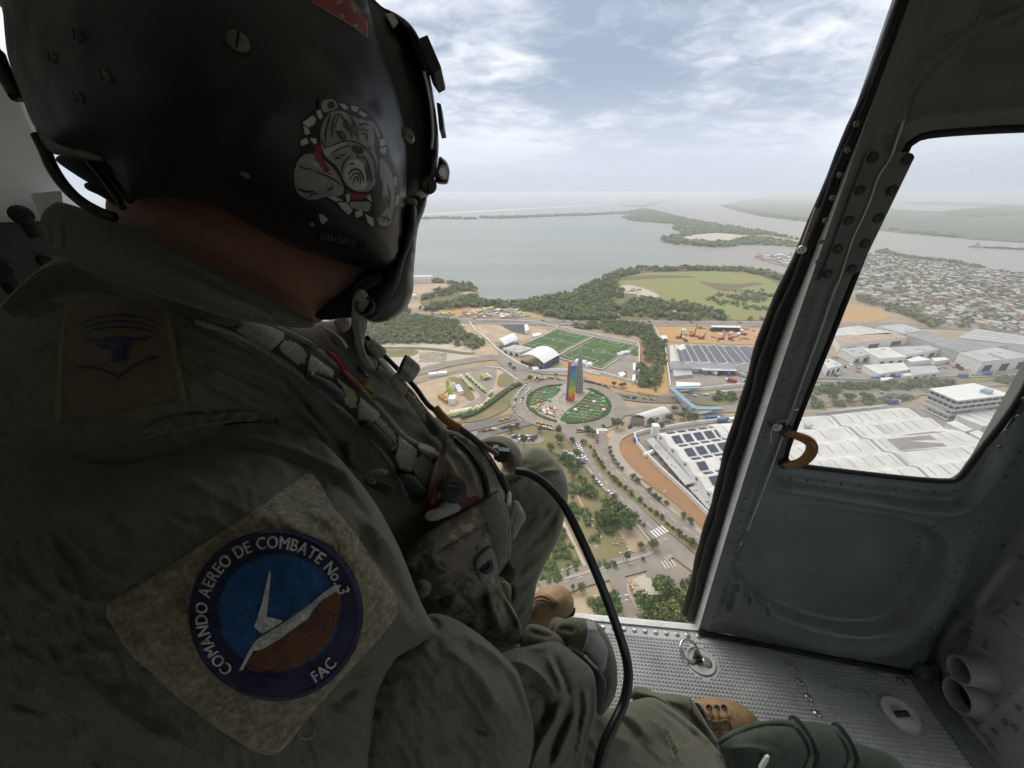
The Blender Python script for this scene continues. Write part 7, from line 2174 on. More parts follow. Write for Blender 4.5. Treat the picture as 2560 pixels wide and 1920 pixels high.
# -- cloth and gear materials
def cloth(name,col,col2,weave=900,rough=.85,scale=6,sheen=.15,wstr=.25):
 m=mat(name,col,rough,scale=scale,col2=col2,fine=.30,bump=wstr*1.3,bscale=weave,bdist=.0009,spec=.25,detail=7,sheen=sheen);return m
M_SUIT=cloth('sage_green_suit',(.158,.160,.116),(.110,.112,.082))
M_SUITC=cloth('collar_cloth',(.155,.16,.125),(.115,.118,.094))
M_WEB=cloth('grey_green_webbing',(.28,.285,.255),(.21,.215,.19),weave=500,scale=20,wstr=.5)
M_WEBL=cloth('pale_webbing',(.36,.36,.33),(.28,.28,.255),weave=500,scale=20,wstr=.5)
M_WEBD=cloth('dark_elastic',(.05,.052,.052),(.036,.038,.038),weave=600,scale=20)
M_NET=cloth('mesh_backing',(.055,.055,.045),(.04,.04,.033),weave=600,scale=20)
M_NETC=cloth('mesh_cords',(.42,.41,.31),(.32,.31,.235),weave=600,scale=20)
M_FLEECE=cloth('hook_pile',(.36,.32,.20),(.14,.135,.09),weave=420,scale=170,rough=.95,sheen=.4,wstr=.9)
M_RANK=cloth('rank_cloth',(.155,.125,.072),(.12,.098,.058),weave=800,scale=8)
M_BORD=cloth('olive_border',(.20,.19,.09),(.14,.135,.065),weave=420,scale=150)
M_THREAD=cloth('pale_thread',(.34,.325,.255),(.27,.26,.21),weave=600,scale=60)
M_NAVYT=cloth('navy_embroidery',(.026,.030,.075),(.018,.020,.05),weave=700,scale=90,wstr=.6)
M_BLUET=cloth('blue_embroidery',(.018,.085,.23),(.013,.065,.175),weave=700,scale=90,wstr=.6)
M_BROWNT=cloth('brown_embroidery',(.15,.068,.032),(.11,.05,.024),weave=700,scale=90,wstr=.6)
M_WHITET=cloth('white_embroidery',(.60,.60,.58),(.46,.46,.45),weave=700,scale=200,wstr=.6)
M_INDIGO=cloth('indigo_thread',(.03,.028,.09),(.022,.02,.065),weave=700,scale=90)
M_HELM=mat('matt_black_shell',(.014,.014,.0155),.44,var=.35,scale=22,chips=(34,.70,(.06,.06,.062)),rvar=.16,bump=.12,bscale=700,bdist=.0004,spec=.5)
M_HELMG=mat('satin_black_plastic',(.010,.010,.012),.30,var=.2,scale=14,spec=.5)
M_SHIELD=mat('grey_face_shield',(.10,.10,.105),.30,var=.2,scale=20,spec=.5)
M_FLESH=mat('tan_skin',(.33,.175,.12),.48,var=.16,scale=40,bump=.10,bscale=500,bdist=.0006,spec=.4)
M_LEATH=mat('tan_suede',(.37,.26,.15),.85,scale=18,col2=(.235,.15,.08),bump=.3,bscale=350,bdist=.0008,spec=.2,detail=9)
M_SOLE=mat('dark_sole',(.055,.058,.045),.8,var=.2,scale=40)
M_LACE=mat('brown_lace',(.16,.12,.08),.9,var=.2,scale=100)
M_BAG=cloth('dark_green_nylon',(.058,.085,.058),(.042,.063,.044),weave=700,scale=12,rough=.7)
M_BAGD=cloth('black_zip_tape',(.014,.016,.015),(.010,.011,.011),weave=500,scale=40)
M_GLOVE=cloth('green_glove_knit',(.15,.16,.105),(.115,.12,.083),weave=450,scale=30,wstr=.6)
M_GLOVEL=mat('grey_glove_leather',(.33,.335,.34),.6,var=.14,scale=60,bump=.2,bscale=300,bdist=.0008)
M_REDL=mat('reddish_leather',(.11,.040,.028),.6,var=.3,scale=50,bump=.3,bscale=200,bdist=.001)
M_CABLE=mat('black_cable_jacket',(.011,.011,.012),.38,var=.2,scale=60,spec=.5)
M_ZIP=mat('dark_zip_teeth',(.06,.055,.05),.4,var=.2,scale=100,metal=.5)
def camo():
 m=bpy.data.materials.new('pixel_camouflage');m.use_nodes=True;t=m.node_tree;b=t.nodes['Principled BSDF'];b.inputs['Roughness'].default_value=.85;b.inputs['Specular IOR Level'].default_value=.25
 tcn=t.nodes.new('ShaderNodeTexCoord')
 sn=t.nodes.new('ShaderNodeVectorMath');sn.operation='SNAP';sn.inputs[1].default_value=(.0035,.0035,.0035);t.links.new(tcn.outputs['Object'],sn.inputs[0])
 n1=t.nodes.new('ShaderNodeTexNoise');n1.inputs['Scale'].default_value=26;n1.inputs['Detail'].default_value=4;n1.inputs['Roughness'].default_value=.65;t.links.new(sn.outputs[0],n1.inputs['Vector'])
 r=t.nodes.new('ShaderNodeValToRGB');r.color_ramp.interpolation='CONSTANT';e=r.color_ramp.elements
 e[0].position=0;e[0].color=(.11,.115,.09,1);e[1].position=.44;e[1].color=(.21,.205,.16,1)
 x=e.new(.52);x.color=(.27,.23,.17,1);x=e.new(.60);x.color=(.42,.39,.32,1)
 t.links.new(n1.outputs['Fac'],r.inputs[0]);t.links.new(r.outputs[0],b.inputs['Base Color'])
 n2=t.nodes.new('ShaderNodeTexNoise');n2.inputs['Scale'].default_value=800;t.links.new(tcn.outputs['Object'],n2.inputs['Vector'])
 bp_=t.nodes.new('ShaderNodeBump');bp_.inputs['Strength'].default_value=.3;bp_.inputs['Distance'].default_value=.0006;t.links.new(n2.outputs['Fac'],bp_.inputs['Height']);t.links.new(bp_.outputs[0],b.inputs['Normal'])
 return m
M_CAMO=camo()

man=empty('person','airman in green flight suit and black helmet sitting in the open doorway','person',None,(-.1,.2,ZF))

# -- body: one continuous figure under the clothes
def skin_body():
 J={}
 def pj(px,py,d):return P(px,py,d)
 pelvis=P(560,2250,.50);belly=P(620,1750,.47);chest=P(600,1150,.44);neck0=P(560,800,.395);neck1=P(560,640,.375);skull=P(520,260,.385);crown=P(470,90,.39)
 chin=P(830,700,.40)
 shR=P(330,1150,.33);elR=P(760,1800,.345);wrR=P(1370,1700,.475);haR=P(1440,1640,.525)
 shL=P(800,980,.60);elL=P(1000,1350,.66);wrL=P(1120,1500,.66);haL=P(1180,1560,.68)
 hipR=P(760,2250,.50);knR=P(1520,1880,.62);anR=P(1720,1800,.76);toR=P(1840,1810,.82)
 hipL=P(700,1900,.66);knL=P(1330,1200,.80);anL=P(1270,1500,.97);toL=P(1370,1510,1.01)
 pts=[pelvis,belly,chest,neck0,neck1,skull,crown,chin,shR,elR,wrR,haR,shL,elL,wrL,haL,hipR,knR,anR,toR,hipL,knL,anL,toL]
 rad=[.11,.09,.09,.055,.05,.085,.06,.035,.05,.035,.020,.016,.05,.04,.024,.02,.06,.035,.025,.022,.06,.04,.03,.025]
 ed=[(0,1),(1,2),(2,3),(3,4),(4,5),(5,6),(5,7),(2,8),(8,9),(9,10),(10,11),(2,12),(12,13),(13,14),(14,15),(0,16),(16,17),(17,18),(18,19),(0,20),(20,21),(21,22),(22,23)]
 me=bpy.data.meshes.new('body');me.from_pydata([tuple(p) for p in pts],ed,[]);ob=bpy.data.objects.new('body',me);COL.objects.link(ob)
 md=ob.modifiers.new('s','SKIN');
 for i,r_ in enumerate(rad):me.skin_vertices[0].data[i].radius=(r_*.72,r_*.72)
 me.skin_vertices[0].data[0].use_root=True
 ob.modifiers.new('u','SUBSURF').levels=2
 dg=bpy.context.evaluated_depsgraph_get();m2=bpy.data.meshes.new_from_object(ob.evaluated_get(dg))
 bpy.data.objects.remove(ob)
 return m2
X_=lambda pts:cx('X',pts)
M_TMP=M_FLESH
neck=inflate('neck',X_([(430,860),(560,760),(760,740),(1000,780),(1180,860),(1380,960),(1640,1060),(1640,1240),(1480,1320),(1400,1385),(1360,1410),(1230,1380),(760,1180),(500,1020)]),
   [(300,520,.345),(600,650,.340),(830,760,.350)],.038,90,9,M_FLESH,None,folds=[(X_([(1290,1385),(1350,1320),(1400,1340)]),8,-.004),(X_([(1320,1300),(1345,1360),(1370,1385)]),9,.004),(X_([(620,900),(800,990),(980,1120),(1120,1240)]),6,-.0022),(X_([(760,880),(980,980),(1160,1110),(1260,1220)]),6,-.002),(X_([(900,1180),(1080,1230),(1240,1290)]),7,-.002)],surf=False)
bm=bmesh.new();bm.from_mesh(skin_body());bm.from_mesh(neck.data)
me=bpy.data.meshes.new('body');bm.to_mesh(me);bm.free();bpy.data.objects.remove(neck)
tmp=bpy.data.objects.new('body',me);COL.objects.link(tmp)
md=tmp.modifiers.new('r','REMESH');md.mode='VOXEL';md.voxel_size=.0032
md=tmp.modifiers.new('s','SMOOTH');md.iterations=4;md.factor=.5
m2=bpy.data.meshes.new_from_object(tmp.evaluated_get(bpy.context.evaluated_depsgraph_get()))
bpy.data.objects.remove(tmp);
bm=bmesh.new();bm.from_mesh(m2);seen=set();best=[]
for v0 in bm.verts:
 if v0.index in seen:continue
 st,comp=[v0],[v0];seen.add(v0.index)
 while st:
  for e_ in st.pop().link_edges:
   for q_ in e_.verts:
    if q_.index not in seen:seen.add(q_.index);st.append(q_);comp.append(q_)
 if len(comp)>len(best):best=comp
kp=set(v_.index for v_ in best);bmesh.ops.delete(bm,geom=[v_ for v_ in bm.verts if v_.index not in kp],context='VERTS');bm.to_mesh(m2);bm.free()
m2.name='body';m2.materials.clear();m2.materials.append(M_FLESH)
m2.polygons.foreach_set('use_smooth',np.ones(len(m2.polygons),bool))
body=bpy.data.objects.new('body',m2);COL.objects.link(body);body.parent=man;body.matrix_parent_inverse=Matrix.Translation(-Vector(man.location))
add_surf(body)
# -- flight suit
O_=lambda pts:cx('O',pts);N_=lambda pts:cx('N',pts);J_=lambda pts:cx('J',pts);K_=lambda pts:cx('K',pts)
Mm_=lambda pts:cx('M',pts);Y_=lambda pts:cx('Y',pts);S_=lambda pts:cx('S',pts);Z_=lambda pts:cx('Z',pts);Q_=lambda pts:cx('Q',pts)
torso=inflate('flight_suit',[(-260,930),(-60,800),(0,765),(60,700),(140,640),(240,640),(500,720),(720,790),(800,805),(850,800),(920,850),(967,905),(1000,945),(1030,975),(1062,1018),(1110,1075),(1180,1150),
        (1215,1230),(1240,1330),(1240,1440),(1290,1570),(1305,1640),(1230,1720),(1100,1750),(900,1750),(600,2150),(-260,2150)],
    [(0,800,.43),(250,700,.40),(500,850,.385),(880,930,.475),(1150,1250,.56),(300,1500,.42),(1000,1700,.53)],.060,130,6.5,M_SUIT,man,sm=2,it=700,noise=.005,nscale=120,wrk=[(.55,150,44,.0034,4),(.75,80,26,.0016,5)],folds=[
 (J_([(1010,420),(1200,500),(1450,610),(1700,700),(1850,790)]),13,.006),(J_([(1060,500),(1300,600),(1550,720),(1800,850)]),12,-.006),(J_([(1060,640),(1300,760),(1560,880),(1760,960)]),16,.005),
 (J_([(1000,230),(1300,390),(1600,540),(1760,690),(1900,900),(2100,1120)]),10,-.006),(J_([(1080,480),(1110,560),(1240,620)]),10,-.004),(J_([(1700,720),(1840,880),(2000,1050),(2130,1230)]),11,.006),
 (J_([(1100,700),(1350,830),(1600,900)]),14,-.004),(J_([(1760,700),(1950,930),(2090,1100),(2160,1250)]),8,-.005),
 (J_([(0,190),(100,150),(230,150)]),8,.004),(J_([(0,260),(110,220),(210,200)]),9,-.004),(J_([(0,470),(90,440),(170,430)]),9,.003),(X_([(0,1390),(100,1330),(240,1310)]),9,.004),(X_([(0,1440),(120,1370),(250,1360)]),8,-.004),
 (K_([(820,760),(1000,1000),(1120,1180)]),9,-.005),(K_([(1060,800),(1200,950),(1300,1050)]),9,.005),(K_([(1100,1060),(1160,1180),(1190,1280)]),7,-.004),(K_([(1200,1100),(1250,1200),(1260,1300)]),9,.004)])
slv=inflate('sleeve',[(-260,1020),(100,1062),(300,1108),(440,1082),(560,1060),(660,1055),(740,1070),(805,1100),(862,1160),(935,1249),(985,1340),(1012,1400),(1053,1511),(1086,1566),(1086,1590),(1040,1622),(990,1648),(955,1720),(935,1810),(920,2150),(-260,2150)],
   [(0,1060,.375),(300,1100,.362),(560,1062,.350),(800,1095,.350),(0,1500,.300),(500,1500,.300),(935,1260,.325),(1050,1520,.328),(700,1900,.315),(100,1900,.29)],.070,200,6.5,M_SUIT,torso,it=900,noise=.006,nscale=150,soft=[([(-300,1060),(100,1062),(300,1108),(440,1082),(560,1060),(660,1055),(740,1070),(805,1100)],260)],wrk=[(.5,150,60,.0028,1),(1.0,90,34,.0014,2)],folds=[
 (S_([(590,250),(720,280),(760,350),(900,420)]),30,-.005),(S_([(960,200),(1010,230),(1180,250),(1370,320),(1560,420)]),16,.006),(S_([(950,225),(1000,255),(1150,290)]),12,-.005),
 (S_([(1330,250),(1480,330),(1600,480),(1700,650)]),24,.005),(S_([(1400,400),(1520,480),(1600,600)]),22,-.005),(S_([(1560,560),(1700,720),(1800,880)]),26,.006),(S_([(1500,540),(1640,760),(1760,960),(1850,1060)]),26,-.006),
 (S_([(1880,1080),(1760,1180),(1620,1250),(1480,1300)]),18,.008),(S_([(1720,1200),(1560,1290),(1400,1420)]),24,-.008),(S_([(600,330),(800,420),(1000,480)]),34,.004),(S_([(300,1200),(500,1420),(800,1620)]),60,.008),(S_([(200,600),(360,800),(430,1000)]),50,-.006)])
fore1=inflate('sleeve',[(880,1830),(900,1720),(960,1610),(1010,1570),(1060,1550),(1064,1542),(1066,1536),(1092,1532),(1131,1543),(1190,1578),(1245,1624),(1275,1655),(1295,1675),(1308,1710),(1326,1765),(1340,1830),(1346,1852),(1338,1885),(1312,1960),(1280,2150),(900,2150)],
    [(1000,1700,.350),(1250,1650,.385),(1300,1900,.385),(1000,2000,.35)],.052,90,6,M_SUIT,torso,it=500,noise=.005,nscale=90,wrk=[(.9,130,36,.0030,6),(1.2,60,22,.0014,7)],folds=[
 (O_([(-60,470),(100,560),(250,660),(400,800),(440,900),(520,1210)]),18,.007),(O_([(200,640),(330,780),(420,980),(480,1180)]),18,-.006),(O_([(-100,620),(60,720),(200,900),(300,1150)]),34,.006),(O_([(-200,800),(0,950),(150,1300)]),40,-.006),(N_([(960,1130),(1020,1180),(1000,1230)]),9,-.006)])
fore2=inflate('sleeve',O_([(200,700),(330,618),(480,594),(660,548),(740,606),(840,686),(890,726),(930,790),(945,900),(945,1060),(905,1190),(872,1290),(855,1438),(780,1700),(300,1700),(420,1400),(420,1250),(330,1000),(260,800)]),
    [(1260,1640,.415),(1390,1610,.455),(1480,1720,.465),(1350,1950,.41)],.040,60,5,M_SUIT,torso,it=450,noise=.003,nscale=50,wrk=[(1.9,90,26,.0024,8)],folds=[
 (O_([(610,630),(625,720),(690,850),(700,960)]),9,.006),(O_([(650,630),(680,740),(740,850),(760,980)]),11,-.008),(O_([(340,700),(460,720),(580,820),(690,970)]),12,.006),(O_([(420,790),(520,860),(620,1000),(560,1200)]),14,-.009),
 (O_([(700,960),(650,1120),(560,1250),(500,1400)]),9,.007),(O_([(760,980),(720,1150),(640,1300),(620,1440)]),13,-.008),(O_([(800,900),(790,1100),(700,1300),(660,1438)]),9,.005),(O_([(860,850),(875,1050),(830,1250),(790,1438)]),8,.005),(O_([(830,850),(840,1050),(800,1250)]),8,-.005),(O_([(905,840),(915,1000),(890,1150)]),6,-.004),(O_([(460,600),(560,620),(640,570)]),10,.004)])
backcuff=inflate('sleeve',O_([(380,660),(415,600),(440,480),(480,437),(560,450),(640,490),(720,540),(760,620),(640,680),(480,700)]),[(1330,1600,.50),(1400,1590,.52),(1340,1570,.51)],.018,25,5,M_SUIT,torso,it=200,folds=[(O_([(460,480),(560,520),(660,530)]),9,-.004)])
cuffin=inflate('cuff_lining',O_([(735,600),(840,640),(900,690),(980,780),(1020,850),(1005,960),(980,1075),(950,1078),(930,1000),(935,800),(860,705),(760,622)]),[(1460,1650,.482),(1500,1720,.486),(1500,1780,.485)],.006,12,4,M_WEBD,torso,it=120)
glove=inflate('glove',O_([(650,480),(680,430),(740,396),(850,398),(930,420),(990,470),(1040,560),(1080,680),(1092,800),(1080,920),(1040,1005),(990,1068),(965,1075),(985,940),(1000,860),(975,790),(890,700),(820,640),(740,600),(700,560),(662,530)]),
    [(1420,1560,.530),(1530,1650,.530),(1520,1760,.515)],.024,30,4,M_GLOVE,man,it=260,noise=.002,nscale=30,folds=[(O_([(670,500),(720,470),(800,500)]),9,-.004),(O_([(1030,600),(1050,760),(1040,920)]),10,.002)])
for i,(bx_,by_,ln) in enumerate([(1505,1600,.062),(1518,1645,.072),(1520,1690,.068),(1510,1735,.055)]):
 r0=P(bx_-22,by_,.535);k1=r0+CF*.028+CX*.004-CU*.004;k2=k1+CF*.012-CU*(ln*.40)-CX*.012;k3=k2-CU*(ln*.30)-CX*.018-CF*.006
 b=MB();q=chaikin([tuple(p) for p in (r0,k1,k2,k3)],2,False);b.tube(q,[.0095-.0028*j/len(q) for j in range(len(q))],10);b.build('finger',M_GLOVE,glove,smooth=True)
r0=P(1415,1580,.545);q=chaikin([tuple(p) for p in (r0,r0+CF*.02-CX*.010,r0+CF*.035-CX*.012-CU*.02)],2,False)
b=MB();b.tube(q,[.0115-.003*j/len(q) for j in range(len(q))],10);b.build('thumb',M_GLOVE,glove,smooth=True)
lay('wrist_band','O',[(865,402),(930,420),(948,470),(978,510),(1022,590),(1030,640),(1008,750),(986,792),(900,722),(832,650),(868,565),(884,490)],[glove,cuffin],.0035,M_GLOVEL,glove,L=10,h=4,off=.0015,folds=[(O_([(845,640),(920,710),(985,780)]),5,.002),(O_([(1000,600),(1010,640),(985,760)]),4,.0015),(O_([(880,480),(940,480),(970,510)]),4,.002)])

# ---- legs
legL=inflate('trouser_leg',Mm_([(790,330),(850,205),(950,162),(1090,106),(1200,160),(1300,280),(1345,420),(1340,560),(1290,780),(1245,890),(1180,1010),(1100,1160),(1076,1290),(1056,1440),(1046,1550),(1000,1640),(880,1700),(780,1500),(700,1200),(700,600)]),
   [(1330,1150,.80),(1250,1180,.76),(1390,1300,.84),(1330,1500,.93)],.065,70,5,M_SUIT,torso,it=500,noise=.004,nscale=60,wrk=[(2.2,80,18,.0032,9)],folds=[
 (Mm_([(1090,330),(1190,310),(1285,305)]),5,.006),(Mm_([(1090,355),(1190,335),(1285,325)]),5,-.005),(Mm_([(960,160),(1060,130),(1090,106)]),7,.004),(Mm_([(1000,670),(1100,640),(1240,545)]),6,.006),(Mm_([(1010,700),(1120,660),(1235,575)]),6,-.006),
 (Mm_([(1240,545),(1225,620),(1100,740),(930,960)]),8,.007),(Mm_([(1200,620),(1080,760),(950,930)]),7,-.006),(Mm_([(1160,600),(1040,760),(930,880)]),6,.005),(Mm_([(1290,560),(1180,760),(1000,950),(900,1060)]),16,-.014),(Mm_([(1330,480),(1250,700),(1240,860)]),12,.007),
 (Mm_([(1230,890),(1100,950),(950,1080)]),12,-.010),(Mm_([(1190,990),(1080,1050),(940,1180)]),9,.006),(Mm_([(1100,1130),(1000,1200),(930,1260)]),9,-.007),(Mm_([(1065,1200),(980,1270),(930,1360)]),8,.006),(Mm_([(1050,1320),(980,1360),(930,1450)]),7,-.006),(Mm_([(1030,1400),(970,1440),(930,1500)]),7,.005)])
lay('pocket_flap','M',[(865,385),(940,362),(1030,358),(1042,468),(960,488),(885,494)],[legL],.005,M_SUIT,legL,L=6,h=4,folds=[(Mm_([(880,470),(960,462),(1038,446)]),3,.002),(Mm_([(1020,365),(1026,460)]),3,.002)])
lay('pocket_flap','M',[(800,330),(860,300),(1000,300),(1010,350),(900,372),(840,400)],[legL],.010,M_SUIT,legL,L=8,h=4)
lay('snap','M',[(890,360),(925,350),(945,362),(925,380),(895,382)],[legL],.008,M_RANK,legL,L=5,h=3)
legR2=inflate('trouser_leg',O_([(1170,960),(1180,900),(1222,866),(1300,888),(1362,928),(1480,920),(1596,948),(1630,1000),(1720,1150),(1800,1270),(1760,1330),(1500,1200),(1320,1060)]),
    [(1600,1740,.66),(1720,1760,.72),(1780,1850,.72)],.030,34,5,M_SUIT,torso,it=300,folds=[
 (O_([(1190,900),(1280,940),(1420,960),(1560,1010)]),9,.005),(O_([(1230,885),(1360,950),(1500,1060),(1640,1180)]),8,.009),(O_([(1200,930),(1340,1000),(1480,1100)]),8,-.007),(O_([(1590,950),(1600,1040),(1650,1110),(1740,1220)]),5,.004),(O_([(1480,925),(1500,1000),(1560,1060)]),5,-.003)])
legR=inflate('trouser_leg',O_([(640,1480),(700,1200),(880,1050),(1060,1030),(1150,985),(1320,938),(1400,980),(1500,1050),(1640,1155),(1750,1275),(1880,1438),(2010,1660),(1800,1900),(900,1900)]),
   [(1500,1780,.58),(1700,1830,.63),(1800,1930,.60),(1500,1950,.55)],.055,75,6,M_SUIT,torso,it=500,noise=.004,nscale=70,wrk=[(.8,130,36,.0024,10)],folds=[
 (O_([(1330,945),(1480,1040),(1640,1165),(1760,1300),(1870,1440)]),7,.008),(O_([(1300,975),(1460,1080),(1620,1200),(1740,1330)]),8,-.006),(O_([(1290,1070),(1390,1160),(1450,1280),(1500,1438)]),6,.004),(O_([(1340,1080),(1430,1180),(1490,1290),(1540,1438)]),6,.004),(O_([(1315,1075),(1410,1170),(1470,1285),(1520,1438)]),5,-.004),
 (O_([(1000,1060),(1160,1120),(1260,1280)]),18,-.007),(O_([(1080,1040),(1220,1110),(1330,1280)]),16,.005),(O_([(950,1250),(1100,1230),(1180,1280)]),14,.005),(O_([(1560,1160),(1700,1330),(1760,1480)]),14,-.005)])
zipR=MB()
for i,p in enumerate(resample([Vector((*q,0)) for q in chaikin(O_([(1590,955),(1600,1040),(1660,1100),(1730,1200)]),2,False)],5)):
 d=hit_depth(np.array([p.x]),np.array([p.y]),[legR2])[0];zipR.box(P(p.x,p.y,d-.0015),(.0022,.0022,.0016),i*.1)
zipR.build('zip',M_ZIP,legR2)

# ---- raised double shoulder seam with its puckers
pk=[(J_([(900+i*58,1045-i*9 if i<8 else 975+(i-8)*6),(930+i*58,1000-i*9 if i<8 else 940+(i-8)*6),(945+i*56,965-i*6 if i<8 else 918+(i-8)*8)]),5,.004 if i % 2==0 else-.004) for i in range(15)]
seam_o=lay('shoulder_seam','J',[(720,1060),(850,975),(1000,935),(1200,918),(1400,908),(1520,916),(1720,950),(1880,990),(2000,1075),(1990,1090),(1850,1030),(1700,992),(1500,975),(1300,992),(1130,1022),(1000,1052),(900,1060),(760,1112)],[torso,slv],.005,M_SUIT,torso,L=10,h=4.5,off=.0035,folds=pk,blur=10)

# ---- stitches
def stitches(name,pts,step,ln,wd,on,m,parent,off=.0008,sm=2):
 L=resample([Vector((*q,0)) for q in chaikin(pts,sm,False)],step)
 X,Y=[],[]
 for p,q in zip(L[:-1],L[1:]):
  d=(q-p).normalized()
  X+=[p.x-d.x*ln/2,p.x+d.x*ln/2];Y+=[p.y-d.y*ln/2,p.y+d.y*ln/2]
 X,Y=np.array(X),np.array(Y);D=hit_depth(X,Y,on)-off;Q3=px3(X,Y,D)
 b=MB()
 for i in range(0,len(Q3),2):b.tube([Vector(Q3[i]),Vector((Q3[i]+Q3[i+1])/2)-CF*off*.6,Vector(Q3[i+1])],wd,5)
 o=b.build(name,m,parent,smooth=True);o['kind']='stuff';return o
stitches('stitching',J_([(1010,930),(1200,914),(1380,908),(1500,914),(1700,945),(1830,975)]),9,6,.0005,[torso,slv,seam_o],M_THREAD,torso)
stitches('stitching',J_([(780,1095),(900,1050),(1000,1045),(1130,1015),(1300,985),(1500,968),(1700,985),(1830,1015),(1980,1080)]),8.5,6,.00055,[torso,slv,seam_o],M_THREAD,torso)
stitches('stitching',J_([(1780,840),(1790,920),(1785,1000),(1800,1030)]),6,3.8,.0003,[torso,slv,seam_o],M_THREAD,torso,sm=0)
stitches('stitching',J_([(1850,880),(1862,960),(1855,1050)]),6,3.8,.0003,[torso,slv,seam_o],M_THREAD,torso,sm=0)
stitches('stitching',O_([(1310,1080),(1400,1165),(1445,1280),(1490,1438)]),7,4.5,.0004,[legR],M_THREAD,legR)
stitches('stitching',O_([(1345,1080),(1440,1175),(1500,1295),(1550,1438)]),7,4.5,.0004,[legR],M_THREAD,legR)
stitches('stitching',Mm_([(1090,322),(1190,302),(1285,298)]),5,3,.0005,[legL],M_SUITC,legL)

# ---- collar
collar=inflate('collar',X_([(165,935),(232,872),(275,872),(480,942),(620,1012),(760,1078),(1000,1198),(1230,1318),(1300,1362),(1368,1388),(1345,1422),(1200,1408),(1000,1380),(800,1318),(600,1250),(400,1180),(300,1130),(235,1090),(190,1020)]),
    [(150,540,.300),(230,630,.285),(450,660,.270),(430,720,.262),(760,800,.292),(650,800,.28)],.010,30,5,M_SUITC,torso,it=260,noise=.003,nscale=60,folds=[
 (X_([(300,1000),(500,1080),(760,1180),(1000,1290),(1240,1380)]),10,.003),(X_([(250,1060),(420,1140),(640,1220),(900,1320),(1100,1385)]),5,.003),(X_([(200,960),(230,1000),(225,1080)]),5,-.003),(X_([(250,950),(270,1030),(262,1090)]),5,.003),(X_([(640,1060),(800,1150),(1000,1260)]),12,-.003),(X_([(1100,1270),(1180,1370),(1260,1400)]),7,-.003)])
stitches('stitching',X_([(240,1075),(400,1158),(620,1232),(820,1300),(1020,1362),(1210,1392),(1330,1405)]),6.5,4,.0003,[collar],M_SUITC,collar)
napeo=inflate('shoulder_pad',X_([(0,1345),(60,1260),(140,1180),(230,1115),(300,1105),(420,1165),(560,1225),(700,1280),(600,1300),(400,1260),(240,1290),(100,1340),(20,1380),(-60,1420)]),[(20,760,.42),(180,680,.37),(380,720,.33)],.014,30,5,M_SUITC,torso,it=200)
for i in range(10):
 a0,a1,a2,a3=(10+i*6,1330+i*4),(90+i*9,1240+i*7),(200+i*12,1150+i*12),(330+i*20,1140+i*14)
 stitches('knit_row',X_([a0,a1,a2,a3]),5.5,4.2,.00085,[napeo,torso],M_SUITC,napeo)

# ---- rank patch on the shoulder
rank=lay('rank_patch','J',[(228,172),(400,150),(640,165),(900,218),(962,228),(1010,480),(1050,700),(1078,818),(1040,836),(860,862),(700,892),(450,948),(220,1002),(150,985),(172,650),(200,350)],[torso],.004,M_RANK,torso,L=8,h=5,blur=4,off=.0012,folds=[(J_([(560,300),(600,560),(520,900)]),40,.002),(J_([(300,800),(500,760),(640,900)]),30,-.002)])
lay('border','J',[(905,219),(962,228),(1010,480),(1050,700),(1078,818),(1040,836),(1008,826),(980,640),(940,400)],[rank,torso],.003,M_BORD,rank,L=6,h=4,noise=.002,nscale=6)
lay('border','J',[(150,985),(172,650),(200,350),(228,172),(248,172),(228,400),(216,700),(210,990)],[rank,torso],.002,M_BORD,rank,L=5,h=4,noise=.002,nscale=6)
lay('border','J',[(210,1002),(450,948),(700,890),(1040,828),(1046,842),(860,872),(700,902),(450,958),(220,1012)],[rank,torso],.002,M_BORD,rank,L=4,h=4)
pr=Print([rank,torso],.0006)
for y0,dy in ((250,0),(290,0),(330,0)):
 pr.stroke(J_([(340,y0+50),(440,y0+12),(560,y0-8),(660,y0-8),(770,y0+10),(862,y0+44)]),6,0,1,taper=True)
pr.fill(J_([(330,390),(400,400),(480,410),(540,392),(620,384),(690,398),(760,395),(860,385),(800,410),(720,445),(680,470),(650,490),(560,488),(470,470),(420,440),(390,420)]),0,0,4)
pr.fill(J_([(560,490),(640,490),(690,470),(640,530),(700,530),(610,572),(500,556),(570,545),(540,500)]),0,0,4)
for i in range(6):
 pr.stroke(J_([(540+i*16,420),(545+i*14,450),(560+i*10,475)]),2,1,2)
for i in range(5):
 pr.stroke(J_([(400+i*24,418),(440+i*22,436),(470+i*18,452)]),2,1,2);pr.stroke(J_([(800-i*22,412),(770-i*20,432),(730-i*14,452)]),2,1,2)
pr.stroke(J_([(318,605),(400,602),(480,618),(560,650),(602,672)]),7,0,1,taper=False);pr.stroke(J_([(602,672),(680,610),(740,572),(820,540),(880,528)]),7,0,1,taper=False)
pr.build('rank_insignia',[M_INDIGO,M_RANK],rank)

# ---- unit patch on the upper arm: pile square, embroidered disc, lettering
pile=lay('pile_square','S',[(438,965),(560,890),(700,808),(880,690),(1080,560),(1250,440),(1338,378),(1372,398),(1440,530),(1502,590),(1620,770),(1742,950),(1690,1040),(1600,1140),(1480,1270),(1330,1440),(1205,1612),(1100,1592),(970,1510),(860,1430),(690,1290),(640,1232),(562,1172),(500,1070)],
  [slv],.0026,M_FLEECE,slv,L=7,h=4,off=.0012,blur=6,noise=.0014,nscale=7)
fb=MB();rr=random.Random(3)
pp_=chaikin(S_([(438,965),(700,808),(1080,560),(1338,378),(1440,530),(1742,950),(1600,1140),(1205,1612),(860,1430),(562,1172)]),0)
xx,yy=[],[]
while len(xx)<5200:
 x,y=rr.uniform(250,1010),rr.uniform(1175,1895)
 if in_poly(np.array([x]),np.array([y]),pp_)[0]:xx.append(x);yy.append(y)
